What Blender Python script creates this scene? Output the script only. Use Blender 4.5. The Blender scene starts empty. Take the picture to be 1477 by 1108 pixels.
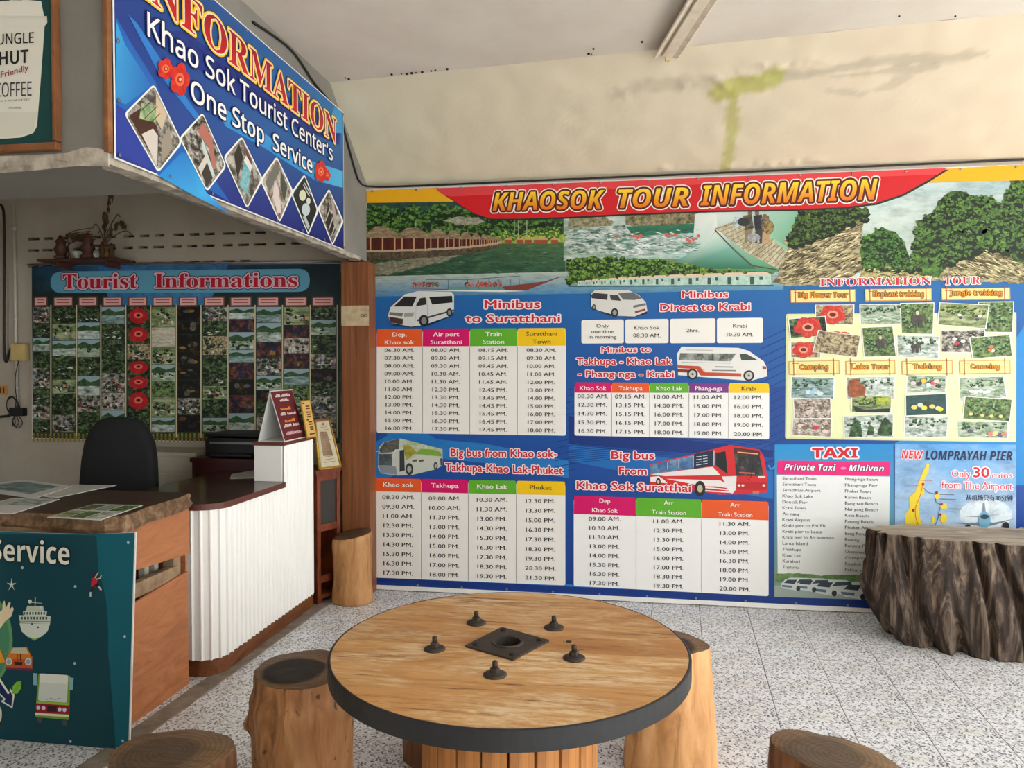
import bpy, bmesh, math, random
import numpy as np
from mathutils import Vector, Matrix
from mathutils import noise as mn

# ------------------------------------------------------------------ camera, sky, exposure
F, CX, CY = 1090.0, 738.5, 554.0
YAW = math.radians(9.02); PITCH = math.atan(26.0 / F); EYE = 1.5
sc = bpy.context.scene
C = sc.collection
cam = bpy.data.cameras.new('camera'); cam.sensor_width = 36.0; cam.lens = F / 1477 * 36.0
co = bpy.data.objects.new('camera', cam); C.objects.link(co)
co.location = (0, 0, EYE); co.rotation_euler = (math.pi / 2 - PITCH, 0, YAW)
cam.clip_start = 0.05; cam.clip_end = 200
sc.camera = co
w = bpy.data.worlds.new('daylight'); sc.world = w; w.use_nodes = True
bg = w.node_tree.nodes['Background']
bg.inputs[0].default_value = (0.95, 0.98, 1.0, 1); bg.inputs[1].default_value = 1.0
sun = bpy.data.lights.new('sun', 'SUN'); sun.energy = 6.5; sun.angle = math.radians(4); sun.color = (1.0, 0.93, 0.82)
so = bpy.data.objects.new('sun', sun); C.objects.link(so); so.rotation_euler = (math.radians(-16), math.radians(20), 0)
sc.view_settings.view_transform = 'Standard'; sc.view_settings.look = 'None'
sc.view_settings.gamma = 1.0; sc.view_settings.use_curve_mapping = False
sc.view_settings.exposure = 2.05
R = random.Random(7)

def ray(px, py):
    x = (px - CX) / F; y = -(py - CY) / F
    cp, sp = math.cos(PITCH), math.sin(PITCH)
    f = cp + y * sp; u = -sp + y * cp
    s, c = math.sin(YAW), math.cos(YAW)
    return (x * c - f * s, x * s + f * c, u)
def onY(px, py, Y):
    d = ray(px, py); k = Y / d[1]; return Vector((d[0] * k, Y, EYE + d[2] * k))
def onX(px, py, X):
    d = ray(px, py); k = X / d[0]; return Vector((X, d[1] * k, EYE + d[2] * k))
def onZ(px, py, z):
    d = ray(px, py); k = (z - EYE) / d[2]; return Vector((d[0] * k, d[1] * k, z))

# ------------------------------------------------------------------ materials
def lin(c):
    return tuple(((v / 255) / 12.92 if v / 255 <= 0.04045 else ((v / 255 + 0.055) / 1.055) ** 2.4) for v in c)
def L4(c): return lin(c) + (1.0,)
class NT:
    def __init__(s, name):
        s.m = bpy.data.materials.new(name); s.m.use_nodes = True
        s.t = s.m.node_tree; s.b = s.t.nodes['Principled BSDF']
    def n(s, typ, **kw):
        x = s.t.nodes.new(typ)
        for k, v in kw.items():
            if k.startswith('_'): setattr(x, k[1:], v)
            else: x.inputs[k].default_value = v
        return x
    def l(s, a, b): s.t.links.new(a, b)
    def coord(s, scale=(1, 1, 1), src='Object'):
        c = s.n('ShaderNodeTexCoord'); mp = s.n('ShaderNodeMapping'); mp.inputs['Scale'].default_value = scale
        s.l(c.outputs[src], mp.inputs[0]); return mp.outputs[0]
    def noise(s, vec, scale=5, detail=4, rough=.55, dist=0.0):
        x = s.n('ShaderNodeTexNoise', Scale=scale, Detail=detail, Roughness=rough, Distortion=dist); s.l(vec, x.inputs['Vector']); return x.outputs['Fac']
    def ramp(s, fac, stops, interp='LINEAR'):
        x = s.n('ShaderNodeValToRGB'); e = x.color_ramp.elements; x.color_ramp.interpolation = interp
        while len(e) < len(stops): e.new(0.5)
        for el, (p, c) in zip(e, stops): el.position = p; el.color = L4(c) if len(c) == 3 else c
        s.l(fac, x.inputs[0]); return x.outputs[0]
    def mix(s, fac, a, b, mode='MIX'):
        x = s.n('ShaderNodeMix', _data_type='RGBA', _blend_type=mode)
        for v, i in ((fac, 0), (a, 6), (b, 7)):
            if hasattr(v, 'links') or hasattr(v, 'is_linked'): s.l(v, x.inputs[i])
            else: x.inputs[i].default_value = v if i == 0 else (L4(v) if len(v) == 3 else v)
        return x.outputs[2]
    def bump(s, h, strength=.3, dist=.01):
        x = s.n('ShaderNodeBump', Strength=strength, Distance=dist); s.l(h, x.inputs['Height']); s.l(x.outputs[0], s.b.inputs['Normal'])
    def col(s, c):
        if hasattr(c, 'is_linked'): s.l(c, s.b.inputs['Base Color'])
        else: s.b.inputs['Base Color'].default_value = L4(c)
    def rough(s, r):
        if hasattr(r, 'is_linked'): s.l(r, s.b.inputs['Roughness'])
        else: s.b.inputs['Roughness'].default_value = r
    def metal(s, v): s.b.inputs['Metallic'].default_value = v

def speckle(name, base, dark=None, rough=.6, scale=20, amt=.35, bump=.0, stretch=(1, 1, 1), metal=0, detail=5):
    t = NT(name); v = t.coord(stretch); n = t.noise(v, scale, detail)
    d = dark or tuple(int(x * .6) for x in base)
    r = t.ramp(n, [(0.35, d), (0.65, base)]); t.col(t.mix(amt, base, r)); t.rough(rough); t.metal(metal)
    if bump: t.bump(n, bump, .01)
    return t.m
M = {}
# terrazzo
def terrazzo():
    t = NT('terrazzo'); v = t.coord()
    vo = t.n('ShaderNodeTexVoronoi', Scale=112.0, Randomness=1.0); t.l(v, vo.inputs['Vector'])
    vn = t.coord((1, 1, 1)); nz = t.noise(v, 150, 3, .6)
    sp = t.ramp(vo.outputs['Color'], [(0.0, (238, 241, 246)), (0.25, (226, 229, 234)), (0.36, (188, 192, 200)), (0.50, (240, 243, 248)), (1.0, (242, 245, 250))], 'CONSTANT')
    t2 = t.n('ShaderNodeSeparateColor'); t.l(vo.outputs['Color'], t2.inputs[0])
    dk = t.ramp(t2.outputs[1], [(0.0, (0, 0, 0, 1)), (0.72, (1, 1, 1, 1))], 'CONSTANT')
    dd = t.ramp(vo.outputs['Distance'], [(0.0, (1, 1, 1, 1)), (0.50, (1, 1, 1, 1)), (0.62, (0, 0, 0, 1))])
    mk = t.n('ShaderNodeMath', _operation='MULTIPLY'); t.l(dk, mk.inputs[0]); t.l(dd, mk.inputs[1])
    c = t.mix(mk.outputs[0], sp, (84, 87, 98))
    big = t.noise(v, 2.2, 4); stain = t.ramp(big, [(0.45, (255, 255, 255)), (0.8, (240, 238, 230))])
    c = t.mix(1.0, c, stain, 'MULTIPLY'); c = t.mix(t.ramp(nz, [(0.5, (0, 0, 0, 1)), (0.75, (.5, .5, .5, 1))]), c, (150, 150, 150))
    t.col(c); t.rough(.32); t.bump(nz, .04, .002); return t.m
M['terrazzo'] = terrazzo()
M['grout'] = speckle('grout', (116, 106, 90), (84, 76, 62), .9, 12, .6)
M['concrete_strip'] = speckle('concrete_strip', (150, 140, 128), (112, 102, 90), .9, 14, .8, .3)
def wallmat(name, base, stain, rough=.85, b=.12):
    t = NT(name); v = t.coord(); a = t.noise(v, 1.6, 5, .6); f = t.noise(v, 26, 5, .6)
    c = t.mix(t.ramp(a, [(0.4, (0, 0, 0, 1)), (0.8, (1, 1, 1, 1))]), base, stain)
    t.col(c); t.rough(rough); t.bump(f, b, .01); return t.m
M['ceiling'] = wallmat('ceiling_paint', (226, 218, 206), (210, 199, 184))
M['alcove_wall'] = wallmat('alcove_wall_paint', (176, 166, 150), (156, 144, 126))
M['grey_beam'] = wallmat('grey_beam_paint', (134, 131, 124), (112, 108, 100))
M['plaster'] = speckle('broken_plaster', (196, 186, 170), (120, 112, 100), .95, 18, .8, .6)
def attr_mat(name, rough=.8, spec=.5):
    t = NT(name); a = t.n('ShaderNodeAttribute', _attribute_name='col'); t.col(a.outputs['Color']); t.rough(rough); return t
def soffit_mat():
    t = attr_mat('peeling_cream_paint', .7); v = t.coord(); f = t.noise(v, 30, 5, .6); t.bump(f, .15, .01); return t.m
M['soffit'] = soffit_mat()
# flat print
def print_mat(name, rough=.45):
    t = NT(name)
    a = t.n('ShaderNodeAttribute', _attribute_name='col'); b = t.n('ShaderNodeAttribute', _attribute_name='col2')
    tp = t.n('ShaderNodeAttribute', _attribute_name='tp'); pr = t.n('ShaderNodeAttribute', _attribute_name='pr')
    n = t.noise(tp.outputs['Vector'], .55, 8, .72)
    mp = t.n('ShaderNodeMapping'); mp.inputs['Location'].default_value = (17.3, 5.1, 9.7); mp.inputs['Scale'].default_value = (2.1, 2.1, 1)
    t.l(tp.outputs['Vector'], mp.inputs[0]); n2 = t.noise(mp.outputs[0], .5, 6, .7)
    sx = t.n('ShaderNodeSeparateXYZ'); t.l(pr.outputs['Vector'], sx.inputs[0])
    def math_(op, x, y):
        m = t.n('ShaderNodeMath', _operation=op)
        for i, q in enumerate((x, y)):
            if hasattr(q, 'is_linked'): t.l(q, m.inputs[i])
            else: m.inputs[i].default_value = q
        return m.outputs[0]
    sf = math_('MULTIPLY', sx.outputs[1], 1.9)
    lo = math_('SUBTRACT', sx.outputs[0], sf); hi = math_('ADD', sx.outputs[0], sf)
    mr = t.n('ShaderNodeMapRange', _interpolation_type='SMOOTHSTEP'); t.l(n, mr.inputs[0]); t.l(lo, mr.inputs[1]); t.l(hi, mr.inputs[2])
    fac = math_('MULTIPLY', mr.outputs[0], sx.outputs[2])
    c = t.mix(fac, a.outputs['Color'], b.outputs['Color'])
    mr2 = t.n('ShaderNodeMapRange', _interpolation_type='SMOOTHSTEP'); t.l(n2, mr2.inputs[0]); mr2.inputs[1].default_value = .44; mr2.inputs[2].default_value = .68
    d = math_('MULTIPLY', math_('MULTIPLY', mr2.outputs[0], sx.outputs[2]), .45)
    c = t.mix(d, c, (8, 10, 8))
    t.col(c); t.rough(rough); t.b.inputs['Specular IOR Level'].default_value = .3; return t.m
M['print'] = print_mat('vinyl_print'); M['paper_print'] = print_mat('paper_print', .7)
M['vinyl_back'] = speckle('vinyl_back', (210, 210, 205), None, .6, 10, .1)
M['white_vinyl'] = speckle('white_vinyl', (226, 226, 222), (200, 200, 196), .5, 10, .3)
def wood(name, light, mid, dark, scale=4, stretch=(1, 1, .08), rough=.6, dist=1.2, bump=.15, knots=0):
    t = NT(name); v = t.coord(stretch)
    a = t.noise(v, scale * 6, 6, .6, dist); b = t.noise(v, scale * 1.3, 4, .5)
    c = t.ramp(a, [(0.30, dark), (0.48, mid), (0.68, light)])
    c2 = t.mix(t.ramp(b, [(0.4, (0, 0, 0, 1)), (0.75, (.75, .75, .75, 1))]), c, mid)
    if knots:
        kn = t.ramp(t.noise(t.coord((1, 1, .6)), 30, 3, .5, .5), [(0.645, (0, 0, 0, 1)), (0.70, (knots, knots, knots, 1))]); c2 = t.mix(kn, c2, tuple(int(x * .45) for x in dark))
    t.col(c2); t.rough(rough); t.bump(a, bump, .01); return t.m
M['log_bark'] = wood('log_side_orange', (196, 148, 98), (160, 108, 62), (80, 48, 26), 3, (1, 1, .18), knots=.8)
M['log_pale'] = wood('log_side_pale', (206, 160, 108), (180, 128, 76), (124, 78, 42), 3, (1, 1, .2))
M['log_red'] = wood('log_side_tan', (228, 182, 128), (206, 150, 92), (120, 76, 44), 2.5, (1, 1, .25))
M['log_dark'] = wood('log_side_dark', (150, 106, 68), (112, 74, 44), (60, 38, 22), 3, (1, 1, .2))
M['stump_side'] = wood('weathered_stump_side', (138, 120, 102), (58, 43, 34), (14, 10, 8), 1.8, (1, 1, .20), .8, 2.5, .9)
M['stump_top'] = wood('weathered_stump_top', (186, 176, 162), (150, 138, 122), (96, 84, 70), 3, (.15, 1, 1), .8)
def cut_face(name, core, ring, rim, r=.15):
    t = NT(name); v = t.coord(); ln = t.n('ShaderNodeVectorMath', _operation='LENGTH')
    nz = t.n('ShaderNodeTexNoise', Scale=9.0, Detail=4.0); t.l(v, nz.inputs['Vector'])
    ad = t.n('ShaderNodeMix', _data_type='RGBA', _blend_type='ADD'); ad.inputs[0].default_value = .05
    t.l(v, ad.inputs[6]); t.l(nz.outputs['Color'], ad.inputs[7]); t.l(ad.outputs[2], ln.inputs[0])
    dv = t.n('ShaderNodeMath', _operation='DIVIDE'); t.l(ln.outputs['Value'], dv.inputs[0]); dv.inputs[1].default_value = r
    c = t.ramp(dv.outputs[0], [(0.0, core), (0.62, core), (0.74, ring), (0.98, rim)])
    w_ = t.n('ShaderNodeTexWave', _wave_type='RINGS', _rings_direction='Z', Scale=22.0, Distortion=3.0, Detail=2.0); t.l(v, w_.inputs['Vector'])
    n2 = t.noise(t.coord((1, 6, 1)), 14, 4)
    c = t.mix(.35, c, t.mix(1.0, c, t.ramp(w_.outputs['Fac'], [(0, (120, 120, 120)), (1, (255, 255, 255))]), 'MULTIPLY'))
    c = t.mix(.5, c, t.mix(1.0, c, t.ramp(n2, [(0.35, (110, 110, 110)), (.65, (255, 255, 255))]), 'MULTIPLY'))
    t.col(c); t.rough(.55); return t.m
M['cut_dark'] = cut_face('log_cut_dark', (44, 34, 30), (146, 114, 84), (120, 92, 66), .165)
M['cut_grey'] = cut_face('log_cut_grey', (112, 92, 74), (136, 110, 84), (150, 118, 84))
M['cut_plain'] = cut_face('log_cut_plain', (104, 80, 58), (112, 86, 62), (120, 92, 66))
def tabletop():
    t = NT('spool_plank_wood'); v = t.coord((.10, 1, 1)); vv = t.coord((.20, 1, 1))
    a = t.noise(v, 15, 10, .7, .5); b = t.noise(t.coord((.35, 1, 1)), 5.5, 6, .68, .6); g = t.noise(vv, 48, 6, .75)
    c = t.ramp(a, [(0.30, (140, 96, 52)), (0.42, (192, 140, 82)), (0.55, (212, 164, 104)), (0.66, (196, 140, 80)), (0.80, (226, 188, 136))])
    wm = t.ramp(b, [(0.44, (0, 0, 0, 1)), (0.56, (1, 1, 1, 1))]); fine = t.ramp(g, [(0.42, (0, 0, 0, 1)), (0.56, (1, 1, 1, 1))])
    mm = t.n('ShaderNodeMath', _operation='MULTIPLY'); t.l(wm, mm.inputs[0]); t.l(fine, mm.inputs[1])
    c = t.mix(mm.outputs[0], c, (232, 208, 168))
    fl = t.ramp(t.noise(t.coord((.08, 1, 1)), 48, 6, .7), [(0.34, (1, 1, 1, 1)), (0.42, (0, 0, 0, 1))]); c = t.mix(fl, c, (128, 80, 40))
    dk = t.ramp(t.noise(t.coord((.28, 1, 1)), 26, 4, .6), [(0.685, (0, 0, 0, 1)), (0.71, (1, 1, 1, 1))]); c = t.mix(dk, c, (62, 40, 24))
    oi = t.n('ShaderNodeObjectInfo'); vr = t.ramp(oi.outputs['Random'], [(0, (226, 212, 198)), (1, (255, 255, 255))]); c = t.mix(1.0, c, vr, 'MULTIPLY')
    t.col(c); t.rough(.5); t.bump(a, .12, .004); return t.m
M['tabletop'] = tabletop()
M['stave'] = wood('stave_wood', (222, 166, 98), (188, 124, 62), (110, 66, 30), 3, (1, 1, .1))
M['band'] = speckle('black_steel_band', (34, 34, 36), (20, 20, 22), .5, 30, .4, .05)
M['iron'] = speckle('dark_iron', (70, 62, 56), (40, 34, 30), .55, 40, .5, .1, metal=.4)
M['orange_wood'] = wood('orange_laminate', (190, 126, 82), (176, 110, 66), (148, 90, 52), 2.2, (1, .25, 1.0), .5, 2.5, .03)
M['pillar_wood'] = wood('brown_wood_cladding', (146, 92, 50), (124, 72, 36), (88, 50, 24), 6, (1, 1, .04), .5, .6, .05)
M['slab_wood'] = wood('dark_slab_wood', (82, 58, 42), (60, 42, 30), (36, 25, 18), 3, (.2, 1, 1), .45)
M['slab_edge'] = wood('slab_live_edge', (158, 130, 98), (116, 88, 62), (74, 52, 36), 3, (1, 1, .6), .8, 1.5, .35)
M['timber'] = speckle('raw_timber', (164, 138, 108), (110, 84, 60), .85, 16, .7, .3)
M['cream_white'] = speckle('white_fluted_panel', (248, 247, 243), (236, 233, 226), .5, 6, .2)
M['counter_top'] = wood('dark_brown_laminate', (84, 54, 40), (70, 44, 32), (54, 32, 24), 2, (.3, 1, 1), .18, .5, .0)
M['maroon_edge'] = speckle('maroon_edge_band', (98, 52, 40), (80, 40, 32), .45, 10, .3)
M['kick'] = wood('brown_kickboard', (136, 80, 36), (112, 62, 26), (74, 38, 16), 3, (1, .2, 1), .5)
M['cabinet'] = wood('red_brown_cabinet_wood', (146, 72, 36), (112, 52, 26), (66, 30, 14), 3, (1, .3, .3), .4)
M['red_desk'] = wood('dark_red_desk_wood', (84, 28, 24), (62, 20, 18), (40, 12, 12), 2, (.3, 1, 1), .4)
M['black_fabric'] = speckle('black_upholstery', (11, 11, 13), (7, 7, 8), .85, 60, .4)
M['black_plastic'] = speckle('black_plastic', (13, 13, 15), None, .45, 10, .1)
M['white_paint'] = speckle('white_painted_wood', (196, 188, 170), (160, 150, 130), .6, 6, .5)
M['cream_plastic'] = speckle('yellowed_plastic', (196, 172, 112), (160, 136, 84), .5, 8, .5)
M['pvc'] = speckle('white_conduit', (196, 190, 176), (150, 140, 120), .5, 8, .3)
M['cable'] = speckle('black_cable', (22, 20, 20), None, .6, 10, .1)
M['frame_wood'] = wood('brown_frame_wood', (158, 104, 60), (128, 80, 44), (84, 50, 28), 4, (.3, .3, .3), .6)
M['gold'] = speckle('gold_frame', (206, 166, 66), (150, 110, 40), .35, 20, .5, metal=.4)
M['lamp_metal'] = speckle('rusty_white_enamel', (230, 220, 200), (160, 130, 98), .5, 14, .3)
M['shelf_wood'] = wood('red_shelf_wood', (92, 52, 32), (70, 36, 22), (44, 22, 14), 4, (.3, 1, 1), .5)
M['dry_plant'] = speckle('dried_plant', (96, 74, 46), (50, 36, 24), .9, 30, .7)
M['vase'] = speckle('yellow_glazed_vase', (150, 118, 40), (90, 66, 24), .35, 14, .6)
M['china'] = speckle('white_china', (200, 200, 190), (90, 110, 90), .3, 18, .6)
M['metal_grey'] = speckle('grey_metal', (140, 140, 140), None, .4, 10, .1, metal=.8)
M['street'] = speckle('street_concrete', (166, 167, 167), (128, 129, 128), .9, 3, .6)
M['dark_void'] = speckle('dark_recess', (30, 28, 24), None, .95, 10, .2)  # near-black; painted shade in slots and holes, also specks and screws

# ------------------------------------------------------------------ object helpers
def link(name, me, mat=None, parent=None, loc=None):
    o = bpy.data.objects.new(name, me); C.objects.link(o)
    if mat is not None and me is not None:
        for m in (mat if isinstance(mat, (list, tuple)) else [mat]): me.materials.append(m)
    if parent: o.parent = parent
    if loc is not None: o.location = loc
    return o
def tag(o, label, cat, group=None):
    o['label'] = label; o['category'] = cat
    if group: o['group'] = group
    return o
def thing(name, label, cat, loc=(0, 0, 0), rz=0, group=None):
    o = bpy.data.objects.new(name, None); C.objects.link(o); o.location = loc; o.rotation_euler = (0, 0, rz)
    o.empty_display_size = .05
    return tag(o, label, cat, group)
def struct(name, me, mat, parent=None, loc=None):
    o = link(name, me, mat, parent, loc)
    if not parent: o['kind'] = 'structure'
    return o
def mesh(name, vs, fs, smooth=False):
    me = bpy.data.meshes.new(name); me.from_pydata([tuple(v) for v in vs], [], fs); me.update()
    if smooth: me.polygons.foreach_set('use_smooth', [True] * len(me.polygons))
    return me
def bm_mesh(bm, name='m', smooth=False):
    me = bpy.data.meshes.new(name); bmesh.ops.recalc_face_normals(bm, faces=bm.faces); bm.to_mesh(me); bm.free()
    if smooth: me.polygons.foreach_set('use_smooth', [True] * len(me.polygons))
    return me
def box_into(bm, x0, x1, y0, y1, z0, z1, bev=0.0, mi=0):
    g = bmesh.ops.create_cube(bm, size=1.0)
    vs = g['verts']
    for v in vs:
        v.co = Vector((x0 + (v.co.x + .5) * (x1 - x0), y0 + (v.co.y + .5) * (y1 - y0), z0 + (v.co.z + .5) * (z1 - z0)))
    fs = {f for v in vs for f in v.link_faces}
    for f in fs: f.material_index = mi
    if bev > 0:
        es = list({e for v in vs for e in v.link_edges})
        bmesh.ops.bevel(bm, geom=es, offset=bev, segments=2, affect='EDGES', profile=.6)
def box(x0, x1, y0, y1, z0, z1, bev=0.0, name='box'):
    bm = bmesh.new(); box_into(bm, x0, x1, y0, y1, z0, z1, bev); return bm_mesh(bm, name)
def prism(pts, z0, z1, bev=0.0, name='prism'):
    bm = bmesh.new(); b = [bm.verts.new((p[0], p[1], z0)) for p in pts]; t = [bm.verts.new((p[0], p[1], z1)) for p in pts]
    n = len(pts); bm.faces.new(b[::-1]); tf = bm.faces.new(t)
    for i in range(n): bm.faces.new((b[i], b[(i + 1) % n], t[(i + 1) % n], t[i]))
    if bev: bmesh.ops.bevel(bm, geom=list(tf.edges), offset=bev, segments=2, affect='EDGES')
    return bm_mesh(bm, name)
def hexa(q0, q1, name='slab'):
    """box from two quads of corners"""
    vs = list(q0) + list(q1)
    return mesh(name, vs, [(0, 1, 2, 3), (7, 6, 5, 4), (0, 4, 5, 1), (1, 5, 6, 2), (2, 6, 7, 3), (3, 7, 4, 0)])
def lathe(prof, n=32, name='lathe', smooth=True):
    vs, fs = [], []
    for r, z in prof:
        for k in range(n):
            a = 2 * math.pi * k / n; vs.append((r * math.cos(a), r * math.sin(a), z))
    for i in range(len(prof) - 1):
        for k in range(n):
            fs.append((i * n + k, i * n + (k + 1) % n, (i + 1) * n + (k + 1) % n, (i + 1) * n + k))
    fs.append(tuple(range(n))[::-1]); fs.append(tuple((len(prof) - 1) * n + k for k in range(n)))
    return mesh(name, vs, fs, smooth)
def tube(pts, r, n=8, name='tube', closed=False):
    pts = [Vector(p) for p in pts]; vs, fs = [], []
    up = Vector((0, 0, 1)); prev = None
    for i, p in enumerate(pts):
        a = pts[max(i - 1, 0)]; b = pts[min(i + 1, len(pts) - 1)]; t = (b - a).normalized()
        if prev is None:
            s = t.cross(up);
            if s.length < 1e-3: s = t.cross(Vector((1, 0, 0)))
        else: s = prev - t * prev.dot(t)
        s.normalize(); prev = s; q = t.cross(s)
        rr = r[i] if isinstance(r, (list, tuple)) else r
        for k in range(n):
            an = 2 * math.pi * k / n; vs.append(p + s * (rr * math.cos(an)) + q * (rr * math.sin(an)))
    for i in range(len(pts) - 1):
        for k in range(n): fs.append((i * n + k, i * n + (k + 1) % n, (i + 1) * n + (k + 1) % n, (i + 1) * n + k))
    fs.append(tuple(range(n))[::-1]); fs.append(tuple((len(pts) - 1) * n + k for k in range(n)))
    return mesh(name, vs, fs, True)
def smooth_path(pts, sub=6):
    P = [Vector(p) for p in pts]; out = []
    for i in range(len(P) - 1):
        p0 = P[max(i - 1, 0)]; p1 = P[i]; p2 = P[i + 1]; p3 = P[min(i + 2, len(P) - 1)]
        for k in range(sub):
            t = k / sub
            out.append(.5 * ((2 * p1) + (p2 - p0) * t + (2 * p0 - 5 * p1 + 4 * p2 - p3) * t * t + (3 * p1 - p0 - 3 * p2 + p3) * t ** 3))
    out.append(P[-1]); return out

# ------------------------------------------------------------------ flat print builder
def fb(s, kind):
    if kind == 'r': return s
    A, a, d = {'serif': (0x1D400, 0x1D41A, 0x1D7CE), 'sb': (0x1D5D4, 0x1D5EE, 0x1D7EC), 'sbi': (0x1D63C, 0x1D656, 0x1D7EC), 'sr': (0x1D5A0, 0x1D5BA, 0x1D7E2)}[kind]
    o = ''
    for ch in s:
        if 'A' <= ch <= 'Z': o += chr(A + ord(ch) - 65)
        elif 'a' <= ch <= 'z': o += chr(a + ord(ch) - 97)
        elif '0' <= ch <= '9': o += chr(d + ord(ch) - 48)
        else: o += ch
    return o
_tc = {}
_cv = bpy.data.curves.new('type', 'FONT'); _to = bpy.data.objects.new('type', _cv); C.objects.link(_to); _cv.resolution_u = 2
def glyphs(s, off=0.0):
    k = (s, off)
    if k not in _tc:
        _cv.body = s; _cv.offset = off
        bpy.context.view_layer.update()
        me = _to.evaluated_get(bpy.context.evaluated_depsgraph_get()).to_mesh()
        v = np.zeros(len(me.vertices) * 3); me.vertices.foreach_get('co', v); v = v.reshape(-1, 3)[:, :2].copy()
        f = [tuple(p.vertices) for p in me.polygons]
        _to.evaluated_get(bpy.context.evaluated_depsgraph_get()).to_mesh_clear()
        _tc[k] = (v, f)
    return _tc[k]
ID = lambda p: p
def Z(x0, y0, s):
    f = lambda p: (x0 + p[0] * s, y0 + p[1] * s)
    f.s = s; return f
class Print:
    """flat coloured shapes lying on a real plane, layered by fractions of a millimetre"""
    EPS = 0.0005
    def __init__(s, axis, val, sign):
        s.axis, s.val, s.sign = axis, val, sign
        s.v, s.f, s.c, s.c2, s.tp, s.pr = [], [], [], [], [], []
        s.base = 0
    def W(s, p):
        if s.axis == 'Y': q = onY(p[0], p[1], s.val); return (q.x, q.z)
        q = onX(p[0], p[1], s.val); return (q.y, q.z)
    def P3(s, uv, lay):
        d = s.val + s.sign * s.EPS * lay
        return (uv[0], d, uv[1]) if s.axis == 'Y' else (d, uv[0], uv[1])
    def raw(s, uvs, faces, cols, lay, col2=None, nz=None, seed=0):
        b = len(s.v); s.count = (getattr(s, 'count', 0) + 1) % 240; lay += s.base + s.count * .0041
        for uv in uvs: s.v.append(s.P3(uv, lay))
        s.f += [tuple(b + i for i in f) for f in faces]
        n = len(uvs)
        if len(cols) != n: cols = [cols] * n if not isinstance(cols[0], (tuple, list)) else cols
        lc = [lin(c) for c in cols]
        s.c += lc
        l2 = lin(col2) if col2 else (0, 0, 0); s.c2 += [l2] * n
        sx, sy, th, so_, am = nz or (1, 1, .5, .1, 0)
        s.tp += [(uv[0] * sx, uv[1] * sy, seed * 3.7) for uv in uvs]; s.pr += [(th, so_, am)] * n
    def poly(s, pts, col, lay=1, z=ID, col2=None, nz=None, seed=None):
        uvs = [s.W(z(p)) for p in pts]
        cols = col if isinstance(col[0], (tuple, list)) else [col] * len(pts)
        s.raw(uvs, [tuple(range(len(pts)))], cols, lay, col2, nz, R.random() * 50 if seed is None else seed)
    def jag(s, pts, amp, col, lay=1, z=ID, col2=None, nz=None, step=6):
        """polygon with a ragged outline"""
        q = [z(p) for p in pts]; out = []
        for i in range(len(q)):
            a, b = q[i], q[(i + 1) % len(q)]; L = math.hypot(b[0] - a[0], b[1] - a[1]); k = max(1, int(L / step))
            for j in range(k):
                t = j / k; out.append((a[0] + (b[0] - a[0]) * t + R.uniform(-amp, amp), a[1] + (b[1] - a[1]) * t + R.uniform(-amp, amp)))
        s.poly(out, col, lay, ID, col2, nz)
    def circ(s, cx, cy, rx, ry, col, lay=1, z=ID, n=20, **k):
        s.poly([(cx + rx * math.cos(2 * math.pi * i / n), cy + ry * math.sin(2 * math.pi * i / n)) for i in range(n)], col, lay, z, **k)
    def line(s, a, b, wd, col, lay=1, z=ID):
        dx, dy = b[0] - a[0], b[1] - a[1]; L = math.hypot(dx, dy) or 1; nx, ny = -dy / L * wd / 2, dx / L * wd / 2
        s.poly([(a[0] + nx, a[1] + ny), (b[0] + nx, b[1] + ny), (b[0] - nx, b[1] - ny), (a[0] - nx, a[1] - ny)], col, lay, z)
    def pline(s, pts, wd, col, lay=1, z=ID):
        for a, b in zip(pts, pts[1:]): s.line(a, b, wd, col, lay, z)
    def rquad(s, q, r, col, lay=1, z=ID, corners=(1, 1, 1, 1), **k):
        """rounded quad q = TL,TR,BR,BL, radius r px after z"""
        q = [z(p) for p in q]; out = []
        for i in range(4):
            p = q[i]; a = q[i - 1]; b = q[(i + 1) % 4]
            if not corners[i]: out.append(p); continue
            la = math.hypot(a[0] - p[0], a[1] - p[1]); lb = math.hypot(b[0] - p[0], b[1] - p[1])
            ra, rb = min(r, la / 2) / la, min(r, lb / 2) / lb
            A = (p[0] + (a[0] - p[0]) * ra, p[1] + (a[1] - p[1]) * ra); B = (p[0] + (b[0] - p[0]) * rb, p[1] + (b[1] - p[1]) * rb)
            for j in range(6):
                t = j / 5; out.append(tuple((1 - t) ** 2 * A[m] + 2 * t * (1 - t) * p[m] + t * t * B[m] for m in (0, 1)))
        s.poly(out, col, lay, ID, **k)
    def text(s, txt, p0, p1, cap, col, lay=10, z=ID, font='r', off=0.0, outl=(), shear=0.0, grad=None):
        """baseline p0->p1 in picture points; cap = letter height at p0; outl = ((offset, colour), ...) outermost first"""
        t = fb(txt, font); v0, f0 = glyphs(t)
        if not len(v0): return
        x0, x1 = v0[:, 0].min(), v0[:, 0].max()
        A = np.array(s.W(z(p0))); B = np.array(s.W(z(p1))); Tt = np.array(s.W(z((p0[0], p0[1] - cap))))
        capf = .70
        ex = (B - A) / (x1 - x0); ey = (Tt - A) / capf
        lx = (x1 - x0); asp = float(np.hypot(*ex) / np.hypot(*ey))
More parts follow.
